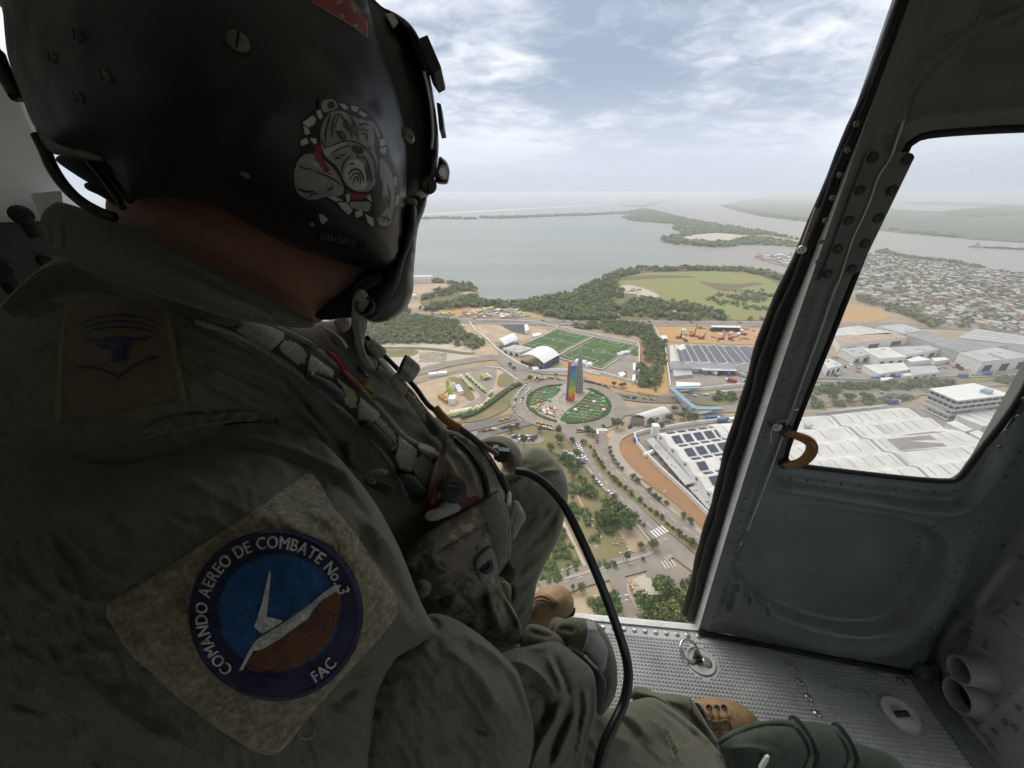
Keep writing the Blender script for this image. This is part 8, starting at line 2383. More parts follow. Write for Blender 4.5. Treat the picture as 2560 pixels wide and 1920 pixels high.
dd=hit_depth(np.array(xx),np.array(yy),[pile])
for x,y,d in zip(xx,yy,dd):
 a=P(x,y,d+.0003);c=a-CF*rr.uniform(.0006,.0018)+CX*rr.uniform(-.0012,.0012)+CU*rr.uniform(-.0012,.0012);s_=CX*rr.uniform(-.0003,.0003)+CU*.0003
 fb.add([a-s_,a+s_,c],[(0,1,2)])
o=fb.build('pile_fibres',M_FLEECE,pile);o['kind']='stuff'
patch_disc=inflate('unit_patch',[(686+217*math.cos(t)+6*math.cos(2*t+.6),1539+215*math.sin(t)+5*math.sin(2*t)) for t in [2*math.pi*i/60 for i in range(60)]],None,.0040,10,4.5,M_NAVYT,slv,on=[pile],off=.0010,it=120,blur=8,sm=0)
pr=Print([patch_disc],.0005)
inner=[(698+152*math.cos(t),1531+147*math.sin(t)) for t in [2*math.pi*i/48 for i in range(48)]]
pr.fill(inner,0,0,6,sm=0)
pr.fill(S_([(1050,1232),(1100,1150),(1200,1108),(1335,1010),(1392,930),(1468,888),(1475,960),(1455,1050),(1410,1130),(1340,1195),(1250,1236),(1150,1245)]),1,1,5,sm=1)
pr.fill(S_([(1032,1238),(1082,1142),(1108,1106),(1230,1030),(1330,960),(1400,900),(1446,868),(1474,868),(1462,890),(1392,932),(1352,976),(1332,1012),(1262,1062),(1200,1108),(1130,1148),(1094,1152),(1048,1236)]),2,2,3.5,sm=0)
pr.fill(S_([(1166,794),(1170,830),(1152,1004),(1226,1024),(1180,1052),(1132,1080),(1098,1050),(1130,955)]),2,2,3.5,sm=0)
for i in range(46):
 t_=i/45;x=1090+350*t_;y=1120-240*t_
 pr.stroke(S_([(x-4,y-2+5*math.sin(i)),(x+8,y+22+5*math.cos(i*2))]),1.2,4,3,sm=0)
C0=(686.0,1537.0)
def arc_text(txt,a_start,a_end,r_base,size,top=True):
 """letters set round the ring; angles counter-clockwise from +x, radius in photograph pixels"""
 ws=[]
 for ch in txt:
  if ch==' ':ws.append(.34);continue
  cu=bpy.data.curves.new('t','FONT');cu.body=ch;ob=bpy.data.objects.new('t',cu);me=bpy.data.meshes.new_from_object(ob);ws.append(max(v.co.x for v in me.vertices)+.07);bpy.data.objects.remove(ob);bpy.data.curves.remove(cu);bpy.data.meshes.remove(me)
 tot=sum(ws);ang=abs(a_end-a_start);k=ang/tot
 acc=0
 for ch,w_ in zip(txt,ws):
  if ch !=' ':
   a_c=a_start+(a_end-a_start)*(acc+w_/2)/tot
   def fn(x,y,w_=w_,a_c=a_c):
    lx=(x-w_/2+.035)*k*r_base;ly=y*size
    if top:rad=r_base+ly;a=a_c-lx/r_base
    else:rad=r_base-ly;a=a_c+lx/r_base
    return (C0[0]+rad*math.cos(a),C0[1]-rad*math.sin(a)*.99)
   for sh_ in (0,.028,-.028):pr.text(ch,3,lambda x,y:fn(x+sh_,y+sh_*.4),2+abs(sh_)*10+sh_*3)
  acc+=w_
arc_text('COMANDO AEREO DE COMBATE No. 3',R(233),R(17),168,44,True)
arc_text('FAC',R(-60),R(-38),200,40,False)
for i in range(150):
 t=2*math.pi*(i+.3*math.sin(i*7))/150;pr.stroke([(C0[0]+r_*math.cos(t),C0[1]+r_*math.sin(t)*.99) for r_ in ((158,207) if i % 2 else (160,200))],1.5,6,1,sm=0)
for i in range(110):
 x=565+i*2.4;y=1440+(i*37) % 130;pr.stroke([(x,y),(x+2,y+16+i % 9)],1.1,7,1,sm=0)
pr.stroke([(C0[0]+211*math.cos(t),C0[1]+209*math.sin(t)) for t in [2*math.pi*i/60 for i in range(61)]],7,5,1,sm=0)
pr.stroke([(698+154*math.cos(t),1531+149*math.sin(t)) for t in [2*math.pi*i/60 for i in range(61)]],5,5,1,sm=0)
pr.build('embroidery',[M_BLUET,M_BROWNT,M_WHITET,M_WHITET,M_WEBL,M_NAVYT,cloth('light_navy_thread',(.045,.05,.10),(.03,.034,.075)),cloth('light_blue_thread',(.03,.11,.27),(.02,.085,.21))],patch_disc,.0004)  # last two: lighter navy and blue threads for the stitched texture
b=MB();q=[]
for x,y in S_([(1300,1500),(1292,1520),(1310,1535),(1345,1530),(1368,1505),(1352,1495)]):
 q.append(P(x,y,hit_depth(np.array([x]),np.array([y]),[slv])[0]-.002))
b.tube(chaikin([tuple(p) for p in q],2,False),.0004,5);b.build('loose_thread',M_WEBL,pile)
# -- vest: straps, webbing, pouches
vest=lay('vest','K',[(-20,60),(120,20),(300,95),(520,150),(700,195),(870,290),(1010,400),(1200,560),(1400,745),(1560,940),(1680,1090),(1820,1170),(1965,1245),(1930,1450),(1880,1640),(1790,1700),(1720,1600),(1610,1340),(1480,1180),(1290,960),(1080,790),(860,600),(720,470),(560,400),(280,235),(0,150)],
  [torso],.012,M_NET,man,L=10,h=5,off=.002,blur=8)
def netting(name,k,poly,pitch,on,m,parent,r=.0008,off=.0014):
 pts=chaikin(cx(k,poly),1);xs0=[p[0] for p in pts];ys0=[p[1] for p in pts]
 b=MB()
 A=R(38)
 ux,uy=math.cos(A),math.sin(A)
 rows=[]
 D_=int(max(max(xs0)-min(xs0),max(ys0)-min(ys0))/pitch)+2
 cxm,cym=(max(xs0)+min(xs0))/2,(max(ys0)+min(ys0))/2
 for i in range(-D_,D_):
  row=[]
  for j in range(-D_,D_):
   x=cxm+(i*ux-j*uy)*pitch+(uy*pitch/2 if i % 2 else 0);y=cym+(i*uy+j*ux)*pitch+(ux*pitch/2 if i % 2 else 0)
   row.append((x,y))
  rows.append(row)
 X=np.array([p[0] for r_ in rows for p in r_]);Y=np.array([p[1] for r_ in rows for p in r_]);ok=in_poly(X,Y,pts)
 D=np.full(len(X),np.nan);D[ok]=hit_depth(X[ok],Y[ok],on)-off
 n=2*D_
 def pt(i,j):
  q=i*n+j
  if 0<=i<len(rows) and 0<=j<n and ok[q]:return P(X[q],Y[q],D[q])
 for i in range(len(rows)):
  for j in range(n):
   a=pt(i,j)
   if a is None:continue
   for di,dj in ((1,0),(1,-1 if i % 2==0 else 1),(0,1)):
    c=pt(i+di,j+dj)
    if c is not None:b.tube([a,c],r,4,caps=False)
 o=b.build(name,m,parent);o['kind']='stuff';return o
netting('netting','K',[(700,265),(900,385),(870,540),(640,390)],5.2,[vest],M_NETC,vest)
netting('netting','K',[(1105,580),(1320,740),(1290,900),(1180,800),(1200,730)],5.0,[vest],M_NETC,vest)
netting('netting','K',[(1480,920),(1640,1100),(1620,1230),(1560,1190),(1440,970)],5.0,[vest],M_NETC,vest)
netting('netting','K',[(1790,1230),(1955,1290),(1900,1500),(1870,1540),(1760,1400)],4.4,[vest],M_NETC,vest)
netting('netting','J',[(1060,175),(1300,245),(1480,265),(1420,330),(1200,290)],5.5,[vest,torso],M_SUITC,vest)
for pts in ([(-20,150),(280,235),(560,400),(860,600),(1080,790),(1290,960),(1480,1180),(1610,1340),(1720,1600)],[(120,25),(520,155),(870,300),(1010,410),(1200,570),(1400,755),(1560,950),(1680,1095),(1820,1180)]):
 L_=chaikin(K_(pts),2,False);X=np.array([p[0] for p in L_]);Y=np.array([p[1] for p in L_]);D=hit_depth(X,Y,[vest,torso])-.002
 b=MB();b.tube([Vector(q) for q in px3(X,Y,D)],.0032,8);b.build('edge_binding',M_WEB,vest,smooth=True)
lay('webbing','K',[(370,120),(720,210),(690,290),(575,405),(290,220)],[vest,torso],.003,M_WEB,vest,L=3,h=4,off=.001,sm=0)
on_v=[vest,torso]
for lt,dk in (([(915,405),(1115,555),(1105,620),(960,575),(888,600),(890,480)],[(880,585),(960,572),(1110,640),(1215,742),(1205,780),(1160,800),(1060,768),(980,700),(862,625)]),
   ([(1325,762),(1495,905),(1475,965),(1400,992),(1308,965),(1305,850)],[(1300,970),(1360,1000),(1445,965),(1540,1070),(1628,1165),(1600,1190),(1560,1205),(1460,1160),(1330,1040)]),
   ([(1650,1085),(1805,1210),(1770,1380),(1740,1402),(1650,1375),(1612,1270)],[(1612,1370),(1680,1410),(1765,1398),(1840,1480),(1905,1560),(1895,1590),(1860,1602),(1750,1530),(1640,1440)])):
 o=lay('elastic_keeper','K',dk,on_v,.020,M_WEBD,vest,L=5,h=4,off=.006,sm=1)
 lay('webbing','K',lt,on_v+[o],.004,M_WEBL,vest,L=3,h=3.5,off=.002,sm=0,folds=[(K_([lt[0],lt[-1]]),6,.004)])
far=inflate('strap',K_([(1090,140),(1250,100),(1400,330),(1540,520),(1610,590),(1750,690),(1860,850),(1985,990),(2030,1090),(1930,1110),(1870,1010),(1720,790),(1600,660),(1480,560),(1340,480),(1280,330)]),[(840,810,.435),(990,950,.445),(1090,1080,.455)],.010,20,4.5,M_NET,vest,it=160)
netting('netting','K',[(1490,500),(1610,600),(1590,650),(1470,560)],5.0,[far],M_NETC,vest)
netting('netting','K',[(1730,700),(1850,860),(1890,960),(1860,985),(1700,780)],5.0,[far],M_NETC,vest)
wl_=inflate('webbing_loop',K_([(1590,595),(1640,560),(1662,490),(1708,410),(1770,460),(1832,516),(1822,565),(1752,662),(1690,640)]),[(1000,900,.418),(1050,920,.432),(1010,950,.43)],.005,12,3.5,M_WEBL,vest,it=120,folds=[(K_([(1650,520),(1720,560),(1770,620)]),9,.006)])
inflate('loop_opening',K_([(1640,575),(1650,540),(1668,480),(1708,408),(1716,420),(1690,500),(1660,588)]),[(1000,900,.410),(1010,910,.412),(1005,930,.41)],.002,4,2.5,M_BLK,vest,it=60)  # black sheet standing in for the shade inside the loop
inflate('webbing_loop',K_([(1370,345),(1400,310),(1432,280),(1490,330),(1552,380),(1540,420),(1480,462),(1430,420)]),[(920,870,.42),(950,880,.43),(930,900,.428)],.004,10,3.5,M_WEBL,vest,it=120)
inflate('webbing_loop',K_([(1375,420),(1420,430),(1470,470),(1478,520),(1440,548),(1400,510)]),[(920,890,.42),(940,900,.428),(930,920,.428)],.003,6,3,M_WEB,vest,it=80)
inflate('webbing',K_([(1565,655),(1610,590),(1740,665),(1700,780),(1640,740)]),[(990,960,.428),(1010,985,.43),(1000,940,.43)],.004,8,4,M_WEBL,vest,it=100)
inflate('webbing',K_([(1090,140),(1200,80),(1250,130),(1250,205),(1180,250),(1140,200)]),[(850,810,.425),(860,830,.425),(870,800,.43)],.004,8,4,M_WEBL,vest,it=100)
lay('webbing','K',[(1805,1170),(1840,1140),(1985,1200),(1960,1290),(1900,1270),(1815,1225)],on_v,.006,M_WEB,vest,L=6,h=4,off=.010)
wire('cord','K',[(1380,270,.435),(1480,380,.435),(1640,540,.435),(1790,690,.43),(1880,830,.42),(1960,890,.415)],None,.0028,M_CABLE,vest)
wire('cord_sleeve','Y',[(722,600,.415),(760,650,.415),(820,700,.416),(878,730,.418)],None,.0048,M_AMBER,vest)
wire('cord','Y',[(878,730,.42),(950,780,.425),(1010,830,.435),(1060,860,.45),(1110,890,.47)],None,.0032,M_CABLE,vest)
b=MB();q=[P(*c1('Y',*p),.412) for p in [(722,597),(742,628),(728,634)]];b.add(q+[p+CF*.003 for p in q],[(0,1,2),(5,4,3),(0,1,4,3),(1,2,5,4),(2,0,3,5)]);b.build('cable_tie',M_AMBER,vest)
cloth_red=cloth('red_name_tape',(.30,.018,.035),(.24,.014,.028),scale=40);cloth_yel=cloth('yellow_tape',(.50,.36,.04),(.40,.28,.03),scale=40)
lay('name_tape','K',[(1030,405),(1060,368),(1130,405),(1190,500),(1240,590),(1310,650),(1372,712),(1340,718),(1290,690),(1200,600),(1110,470)],on_v,.008,cloth_red,vest,L=8,h=4,off=.006)
lay('name_tape','K',[(1318,600),(1370,640),(1440,722),(1478,822),(1440,812),(1400,740),(1350,680)],on_v,.008,cloth_yel,vest,L=8,h=4,off=.004)
lay('name_tape','K',[(1300,505),(1350,540),(1415,610),(1400,628),(1350,590),(1310,560)],on_v,.006,M_NAVYT,vest,L=8,h=4,off=.004)
lay('name_tape','K',[(1350,545),(1372,556),(1410,605),(1395,612),(1362,580)],on_v,.008,M_WHITE,vest,L=5,h=3,off=.006)
lay('name_tape','K',[(860,290),(900,280),(1020,345),(1005,378),(930,350)],on_v,.003,M_RANK,vest,L=5,h=4,off=.010)
pr=Print(on_v,.014)
pr.stroke(K_([(1340,640),(1365,635),(1380,655)]),3,0);pr.stroke(K_([(1400,720),(1430,735),(1440,760)]),3,0);pr.stroke(K_([(1430,780),(1455,790),(1465,805)]),3,0)
pr.build('tape_lettering',[M_BLK],vest)
inflate('undershirt',K_([(950,180),(1030,175),(1180,300),(1240,420),(1330,560),(1480,760),(1560,900),(1620,1000),(1760,1130),(1700,1160),(1560,1000),(1420,800),(1240,600),(1080,400)]),[(800,830,.425),(930,950,.455),(1020,1090,.475)],.006,20,5,M_NET,torso,it=120,folds=[(K_([(1000,200),(1200,420),(1400,680)]),8,.006)])
zp=MB()
for i,p in enumerate(resample([Vector((*q,0)) for q in chaikin(K_([(1030,200),(1110,240),(1180,300),(1215,360)]),2,False)],3.2)):
 zp.box(P(p.x,p.y,.388),(.0016,.0030,.0016),0)
zp.build('zip',M_WEBL,torso)
lay('pocket_flap','K',[(1190,1170),(1290,1165),(1330,1290),(1360,1350),(1520,1375),(1545,1400),(1350,1410),(1250,1350),(1205,1270)],[torso],.006,M_SUIT,torso,L=7,h=4,off=.004)
wire('zip','K',[(1350,1400,.405),(1420,1388,.402),(1520,1380,.405),(1545,1400,.41)],None,.0022,M_WEB,torso)
b=MB();q=[P(*c1('K',*p),.398) for p in [(1375,1440),(1605,1505),(1585,1585),(1480,1545),(1370,1490)]];b.prism(q,[p-CF*.003 for p in q]);b.build('buckle',M_SCREW,torso)
wire('buckle_ring','K',[(1385,1450,.394),(1440,1460,.394),(1450,1490,.394),(1400,1485,.394),(1385,1450,.394)],None,.0014,M_BORD,torso)

# ---- chest pack with its two curved zips
pack=inflate('chest_pack',Y_([(680,700),(740,640),(800,715),(900,750),(1010,825),(1090,925),(1150,1025),(1190,1095),(1210,1180),(1195,1275),(1100,1200),(1000,1250),(880,1290),(700,1300),(660,1150),(700,1000),(760,880),(770,820),(700,770)]),
   [(1100,1080,.475),(1250,1200,.50),(1150,1280,.475)],.040,45,5,M_CAMO,vest,it=360,noise=.004,nscale=40,folds=[
 (Y_([(800,730),(910,775),(1010,860),(1090,970),(1140,1080)]),9,.006),(Y_([(790,765),(880,830),(960,930),(1010,1040),(1020,1150)]),8,-.007),(Y_([(840,850),(930,940),(985,1060),(995,1180)]),10,.005),(Y_([(800,870),(880,960),(940,1080)]),9,-.005),(Y_([(780,900),(850,1000),(900,1100)]),8,.004)])
for pts in ([(800,722),(905,765),(1005,845),(1085,955),(1130,1050),(1160,1110)],[(850,790),(930,860),(1000,960),(1040,1060),(1050,1160)]):
 L_=resample([Vector((*q,0)) for q in chaikin(Y_(pts),2,False)],3.4);X=np.array([p.x for p in L_]);Y=np.array([p.y for p in L_]);D=hit_depth(X,Y,[pack])-.0015
 tp=MB();tp.tube([Vector(q) for q in px3(X,Y,D+.0012)],.0042,6);tp.build('zip_tape',M_BAGD,pack,smooth=True)
 zb=MB()
 for i,q in enumerate(px3(X,Y,D-.0028)):zb.box(q,(.0017,.0040,.0016),.9)
 o=zb.build('zip_teeth',M_ZIP,pack);o['kind']='stuff'
wire('zip_pull','M',[(800,330,.432),(830,400,.43),(860,470,.43),(855,560,.43)],None,.0032,M_SCREW,pack)
inflate('pull_tab',Mm_([(850,460),(885,470),(890,540),(870,600),(840,580)]),[(1268,1240,.428),(1270,1250,.428),(1275,1230,.43)],.004,6,3,M_WALLG,pack,it=80)

# ---- leather work glove and black knob tucked behind the dump pouch
rg=inflate('work_glove',Mm_([(195,610),(225,470),(270,370),(320,305),(390,280),(445,300),(450,330),(400,370),(520,420),(560,480),(580,455),(625,465),(645,510),(620,560),(520,620),(300,660)]),[(1100,1220,.452),(1170,1240,.455),(1080,1270,.445)],.014,18,4,M_REDL,man,it=200,noise=.004,nscale=22,folds=[(Mm_([(240,600),(270,450),(340,350)]),7,.004),(Mm_([(290,600),(320,450),(400,360)]),7,-.005),(Mm_([(540,560),(560,500),(600,480)]),5,-.004)])
kn=P(*c1('M',425,462),.437);ax=(CAM-kn).normalized()
b=MB();b.disc(kn,ax,.0145,.010,26,dome=.25);b.build('knob',mat('knob_plastic',(.035,.033,.036),.55,var=.25,scale=200),rg)
b=MB()
for s_ in (1,-1):b.box(kn+ax*.0103+CX*.0005*s_,(.0066,.001,.001),M=Matrix((CX,CU,ax)).transposed());
b.tube([kn+ax*.0103+CX*a*.004+CU*c*.004 for a,c in ((-1,-1),(1,-1),(1,1),(-1,1))],.0006,4,closed=True);b.build('knob_emblem',M_SCREW,rg)
inflate('glove_cuff',Mm_([(180,680),(240,620),(300,600),(340,540),(380,520),(430,530),(480,580),(490,620),(400,670),(250,720)]),[(1100,1290,.438),(1130,1260,.44),(1060,1290,.43)],.010,14,4,M_WEBL,rg,it=150,folds=[(Mm_([(300,605),(360,630),(400,655)]),4,-.003)])

# ---- dump pouch
pou=inflate('pouch',Mm_([(0,990),(60,900),(200,795),(400,665),(610,560),(700,505),(792,456),(842,560),(880,700),(892,860),(880,1000),(840,1070),(800,1120),(770,1190),(860,1340),(930,1450),(985,1590),(975,1700),(700,1760),(300,1560),(150,1400),(60,1200)]),
   [(1050,1350,.455),(1270,1280,.475),(1250,1500,.49),(1100,1550,.46)],.026,34,5,M_CAMO,vest,it=320,noise=.005,nscale=60,folds=[
 (Mm_([(20,960),(200,800),(420,660),(610,562),(790,462)]),6,.005),(Mm_([(60,1000),(180,950),(260,990),(300,1080)]),10,.006),(Mm_([(90,1080),(200,1020),(280,1100)]),12,-.007),(Mm_([(240,980),(440,860),(720,700)]),5,-.004),(Mm_([(700,1220),(720,1400),(790,1500),(790,1659)]),10,.010),(Mm_([(680,1230),(660,1400),(720,1600)]),12,-.008),(Mm_([(750,1180),(840,1320),(930,1480),(980,1600)]),6,.008),(Mm_([(780,1280),(860,1420),(920,1600)]),12,-.009),(Mm_([(430,1150),(500,1120),(640,1200)]),8,.004),(Mm_([(420,1200),(560,1380),(740,1600)]),4,-.003),(Mm_([(300,1180),(420,1140),(520,1160)]),7,-.004)])
wb=lay('pouch_strap','M',[(612,560),(700,506),(792,456),(842,600),(872,740),(882,880),(866,1010),(800,1082),(762,960),(735,850),(705,760),(668,660)],[pou],.0030,M_WEB,pou,L=5,h=4,off=.0008)
for i in range(9):
 t_=(i+.5)/9
 stitches('strap_rib',Mm_([(612+180*t_,560-104*t_),(690+165*t_,720-60*t_),(745+140*t_,900-20*t_),(775+100*t_,1030-10*t_)]),4.5,4.4,.00055,[wb,pou],M_WEBL,wb)
tab=lay('snap_tab','M',[(586,1022),(660,950),(738,902),(775,1000),(796,1125),(720,1165),(652,1212),(625,1140)],[pou,wb],.0045,M_WEB,pou,L=6,h=4,off=.003)
def snap(x,y,r_,on,parent):
 d=hit_depth(np.array([c1('M',x,y)[0]]),np.array([c1('M',x,y)[1]]),on)[0];c=P(*c1('M',x,y),d+.0008);a=(CAM-c).normalized()
 b=MB();b.disc(c,a,r_,.003,22,dome=.4);b.build('snap',M_SCREW,parent,smooth=False)
 ring(c+a*.0032,r_*.48,r_*.11,a,M_ZIP,'snap_ring',parent,20)
snap(685,1068,.0088,[tab,pou],pou);snap(375,1340,.0088,[pou],pou);snap(540,1540,.0085,[pou],pou)
lay('side_loop','M',[(130,1175),(190,1170),(250,1200),(255,1250),(225,1310),(150,1330),(90,1270)],[pou,torso],.016,M_WEB,pou,L=10,h=4,off=.01,folds=[(Mm_([(130,1180),(140,1240),(110,1280)]),4,-.003)])
inflate('flap',Mm_([(905,560),(930,538),(960,580),(1016,685),(960,760),(920,850),(890,900),(880,740)]),[(1290,1280,.50),(1310,1300,.50),(1285,1340,.50)],.006,10,4,M_WEBL,pou,it=120,noise=.003,nscale=20)
wire('braided_cord','M',[(925,555,.488),(905,640,.486),(880,740,.484)],None,.0022,M_THREAD,pou)
inflate('leather_sheath',Mm_([(770,1150),(820,1070),(870,1010),(895,1040),(915,1100),(918,1170),(895,1215),(860,1200),(830,1160)]),[(1270,1420,.492),(1285,1450,.492),(1250,1440,.492)],.006,10,3.5,mat('brown_sheath',(.075,.05,.042),.6,var=.25,scale=60),pou,it=120)
d0=P(*c1('M',886,1112),.4845);b=MB();b.disc(d0,(CAM-d0),.0032,.002,14,dome=.4);b.build('snap',M_ZIP,pou);ring(d0+(CAM-d0).normalized()*.001,.0046,.0008,CAM-d0,M_SCREW,'snap_ring',pou,16)
inflate('mirror_tag',Mm_([(800,1190),(850,1190),(885,1230),(890,1300),(880,1360),(850,1310)]),[(1260,1470,.506),(1275,1490,.506),(1270,1460,.506)],.002,6,3,mat('lime_tag',(.30,.34,.16),.6,var=.2,scale=60),pou,it=80)
inflate('grey_tag',Mm_([(895,1200),(925,1230),(935,1290),(920,1350),(890,1372),(885,1300)]),[(1285,1480,.512),(1290,1490,.512),(1280,1500,.512)],.002,6,3,M_SCREW,pou,it=80)

# ---- far sleeve and the connector beside the knee
inflate('sleeve',Mm_([(600,95),(680,45),(800,24),(900,60),(960,140),(982,250),(965,310),(930,330),(880,340),(830,300),(790,200),(700,130)]),[(1220,1110,.60),(1300,1150,.62),(1260,1170,.60)],.030,26,4.5,M_SUIT,torso,it=240,folds=[(Mm_([(700,75),(820,90),(880,150),(910,260)]),9,.008),(Mm_([(760,130),(860,170),(890,260)]),9,-.010),(Mm_([(700,62),(850,60),(940,150)]),4,.003)])
b=MB();q=[P(*c1('M',*p),.515) for p in [(755,145),(872,158),(858,245),(775,240)]];b.hexa([p+CF*.03 for p in q],q);q2=[P(*c1('M',*p),.515) for p in [(738,130),(780,130),(790,240),(750,220)]];b.hexa([p+CF*.03 for p in q2],q2);b.build('connector',M_HELMG,vest)

# ---- boots
def boot(parts,depth,name,T,eyelets,laces,seam,sole,label):
 o=inflate(name,parts,depth,T,40,5,M_LEATH,man,it=350,noise=.002,nscale=25,folds=seam)
 o['label']=label
 for pts,w_ in laces:
  L_=chaikin(pts,2,False);X=np.array([p[0] for p in L_]);Y=np.array([p[1] for p in L_]);D=hit_depth(X,Y,[o])-.002
  b=MB();b.tube([Vector(q) for q in px3(X,Y,D)],w_,6);b.build('lace',M_LACE,o,smooth=True)
 for x,y in eyelets:
  d=hit_depth(np.array([x]),np.array([y]),[o])[0];c=P(x,y,d-.0006);ring(c,.0042,.0014,CAM-c,M_SCREW,'eyelet',o,14);b=MB();b.disc(c,CAM-c,.003,.0005,10);b.build('eyelet',M_BLK,o)
 return o
bl=boot(Mm_([(1040,1400),(1072,1290),(1110,1258),(1160,1235),(1220,1220),(1280,1218),(1340,1250),(1378,1310),(1392,1390),(1375,1450),(1330,1480),(1262,1498),(1200,1560),(1160,1590),(1060,1560),(1020,1500)]),[(1370,1480,.985),(1420,1500,1.0),(1330,1560,.975)],'boot',.052,
  Mm_([(1237,1368)]),[(Mm_([(1070,1330),(1120,1300),(1180,1320),(1232,1365)]),.0020),(Mm_([(1075,1350),(1130,1330),(1190,1350),(1228,1372)]),.0020)]+[(Mm_([(1065+i*22,1340+i*4),(1085+i*25,1370+i*6),(1080+i*25,1400+i*2)]),.0017) for i in range(7)],
  [(Mm_([(1090,1280),(1150,1275),(1270,1370),(1280,1400),(1230,1440),(1090,1480)]),4,.004),(Mm_([(1080,1480),(1180,1450),(1240,1440),(1225,1500)]),3,-.003),(Mm_([(1040,1450),(1090,1480),(1080,1560)]),4,-.004),(Mm_([(1265,1290),(1300,1380),(1270,1480)]),20,.004)],None,'tan suede boot of the far foot at the sill')
inflate('sole',Mm_([(1395,1385),(1402,1420),(1390,1470),(1335,1486),(1270,1510),(1205,1585),(1180,1600),(1200,1550),(1262,1490),(1330,1474),(1372,1445)]),[(1420,1520,1.01),(1400,1550,1.0),(1380,1570,1.0)],.02,14,4,M_SOLE,bl,it=100)
brt=boot(O_([(1560,1000),(1615,962),(1700,950),(1790,952),(1880,970),(1960,1005),(2030,1065),(2078,1130),(2100,1210),(2060,1290),(1940,1330),(1800,1300),(1740,1230),(1660,1120)]),[(1780,1780,.80),(1880,1800,.80),(1820,1860,.77)],'boot',.040,
  O_([(1722,1020),(1774,1022),(1825,1020)]),[(O_([(1722,1022),(1740,1060),(1735,1110),(1745,1180),(1738,1215)]),.0018),(O_([(1774,1025),(1790,1060),(1785,1120),(1800,1190),(1790,1235)]),.0018),(O_([(1825,1024),(1850,1060),(1850,1130),(1862,1190)]),.0018),(O_([(1700,1090),(1735,1110),(1785,1120),(1850,1100),(1868,1130),(1882,1180)]),.0016),(O_([(1690,1140),(1740,1180),(1800,1190),(1862,1190)]),.0014)],
  [(O_([(1640,985),(1740,975),(1830,1000)]),4,.003),(O_([(1680,1000),(1850,1010),(1872,1060),(1860,1085),(1740,1075)]),3,.003),(O_([(1875,1010),(1920,1075)]),3,.003),(O_([(1960,1020),(2020,1120),(2020,1220)]),16,.004)],None,'tan suede boot of the near foot on the tread floor')
inflate('boot_shaft',O_([(1600,985),(1650,985),(1690,1040),(1720,1110),(1760,1200),(1750,1260),(1690,1180),(1620,1080)]),[(1740,1780,.735),(1760,1820,.735),(1780,1850,.73)],.006,8,3.5,M_BAGD,brt,it=90,folds=[(O_([(1650+i*9,1050+i*24),(1690+i*7,1035+i*26)]),3,.004) for i in range(5)])

# -- helmet
HD=plane_fn([(60,250,.262),(500,250,.262),(1000,300,.292),(950,640,.292),(300,480,.268)])
shell=inflate('helmet',X_([(-160,-200),(-60,-330),(300,-520),(900,-560),(1350,-400),(1500,-220),(1570,-60),(1600,60),(1640,190),(1690,330),(1728,460),(1752,570),(1758,700),(1755,860),(1745,1000),(1725,1100),(1700,1150),(1655,1172),(1500,1142),(1350,1105),(1180,1030),(1020,940),(900,880),(760,850),(640,852),(560,872),(520,800),(470,700),(400,668),(300,655),(215,640),(170,580),(130,520),(95,420),(60,330),(30,240),(18,130),(10,20),(-60,-80)]),
    HD,.088,330,8,M_HELM,man,it=1500,pw=.55,Tb=.14,bumps=[(X_([(900,900),(980,560),(1200,330),(1500,250),(1640,350),(1720,500),(1748,700),(1744,900),(1720,1090),(1650,1160),(1350,1090),(1080,960)]),.010,80)],
    folds=[(X_([(1350,200),(1480,320),(1590,420),(1660,520)]),22,-.004)])
onH=[shell]
vis=inflate('visor_housing',X_([(1440,-300),(1560,-80),(1640,28),(1702,50),(1780,105),(1828,195),(1858,330),(1878,450),(1896,600),(1892,690),(1872,800),(1845,860),(1800,890),(1795,1000),(1770,1100),(1700,1200),(1560,1200),(1500,700),(1480,200)]),[(940,60,.335),(1060,300,.345),(1040,560,.345),(900,300,.32)],.030,80,6,M_HELMG,shell,it=500,Tb=.10)
rimp=[(1640,30),(1702,50),(1780,105),(1828,195),(1858,330),(1880,450),(1897,600),(1893,690),(1872,800),(1850,850)]
inflate('visor_rim',X_(rimp+[(1845,840),(1852,700),(1868,660),(1866,560),(1850,440),(1822,310),(1795,220),(1755,130),(1690,75)]),[(980,60,.322),(1080,300,.332),(1080,480,.332)],.008,8,3.5,mat('worn_rim',(.062,.062,.066),.4,var=.35,scale=90),shell,it=100)
inflate('rim_slot',Z_([(1062,10),(1085,60),(1110,180),(1128,300),(1138,400),(1142,470),(1128,515),(1115,490),(1122,400),(1112,290),(1094,170),(1070,70)]),[(1070,250,.318),(1080,350,.318),(1090,300,.32)],.002,5,3,M_BLK,shell,it=60)
wire('rim_wire','Z',[(1062,0,.3155),(1090,110,.3155),(1112,250,.3155),(1122,400,.3155),(1112,495,.3155)],None,.0011,M_WALLG,shell)
b=MB();q=[P(*c1('H',*p),.316) for p in [(1186,165),(1255,158),(1310,240),(1262,300),(1240,268)]];b.prism(q,[p-CF*.002 for p in q]);b.build('white_plate',M_WHITE,shell)  # small white plate on the visor housing
box1=[P(*c1('H',*p),.318) for p in [(1525,398),(1612,362),(1752,690),(1748,720),(1680,760),(1610,660)]]
b=MB();b.prism([p+CF*.022 for p in box1],box1);b.build('visor_knob',mat('knob_rubber',(.040,.042,.044),.6,var=.2,scale=100),shell)
b=MB();q=[P(*c1('H',*p),.314) for p in [(1395,290),(1430,275),(1520,400),(1540,470),(1615,650),(1570,690),(1480,520)]];b.prism([p+CF*.012 for p in q],q);b.build('knob_track',M_BLK,shell)
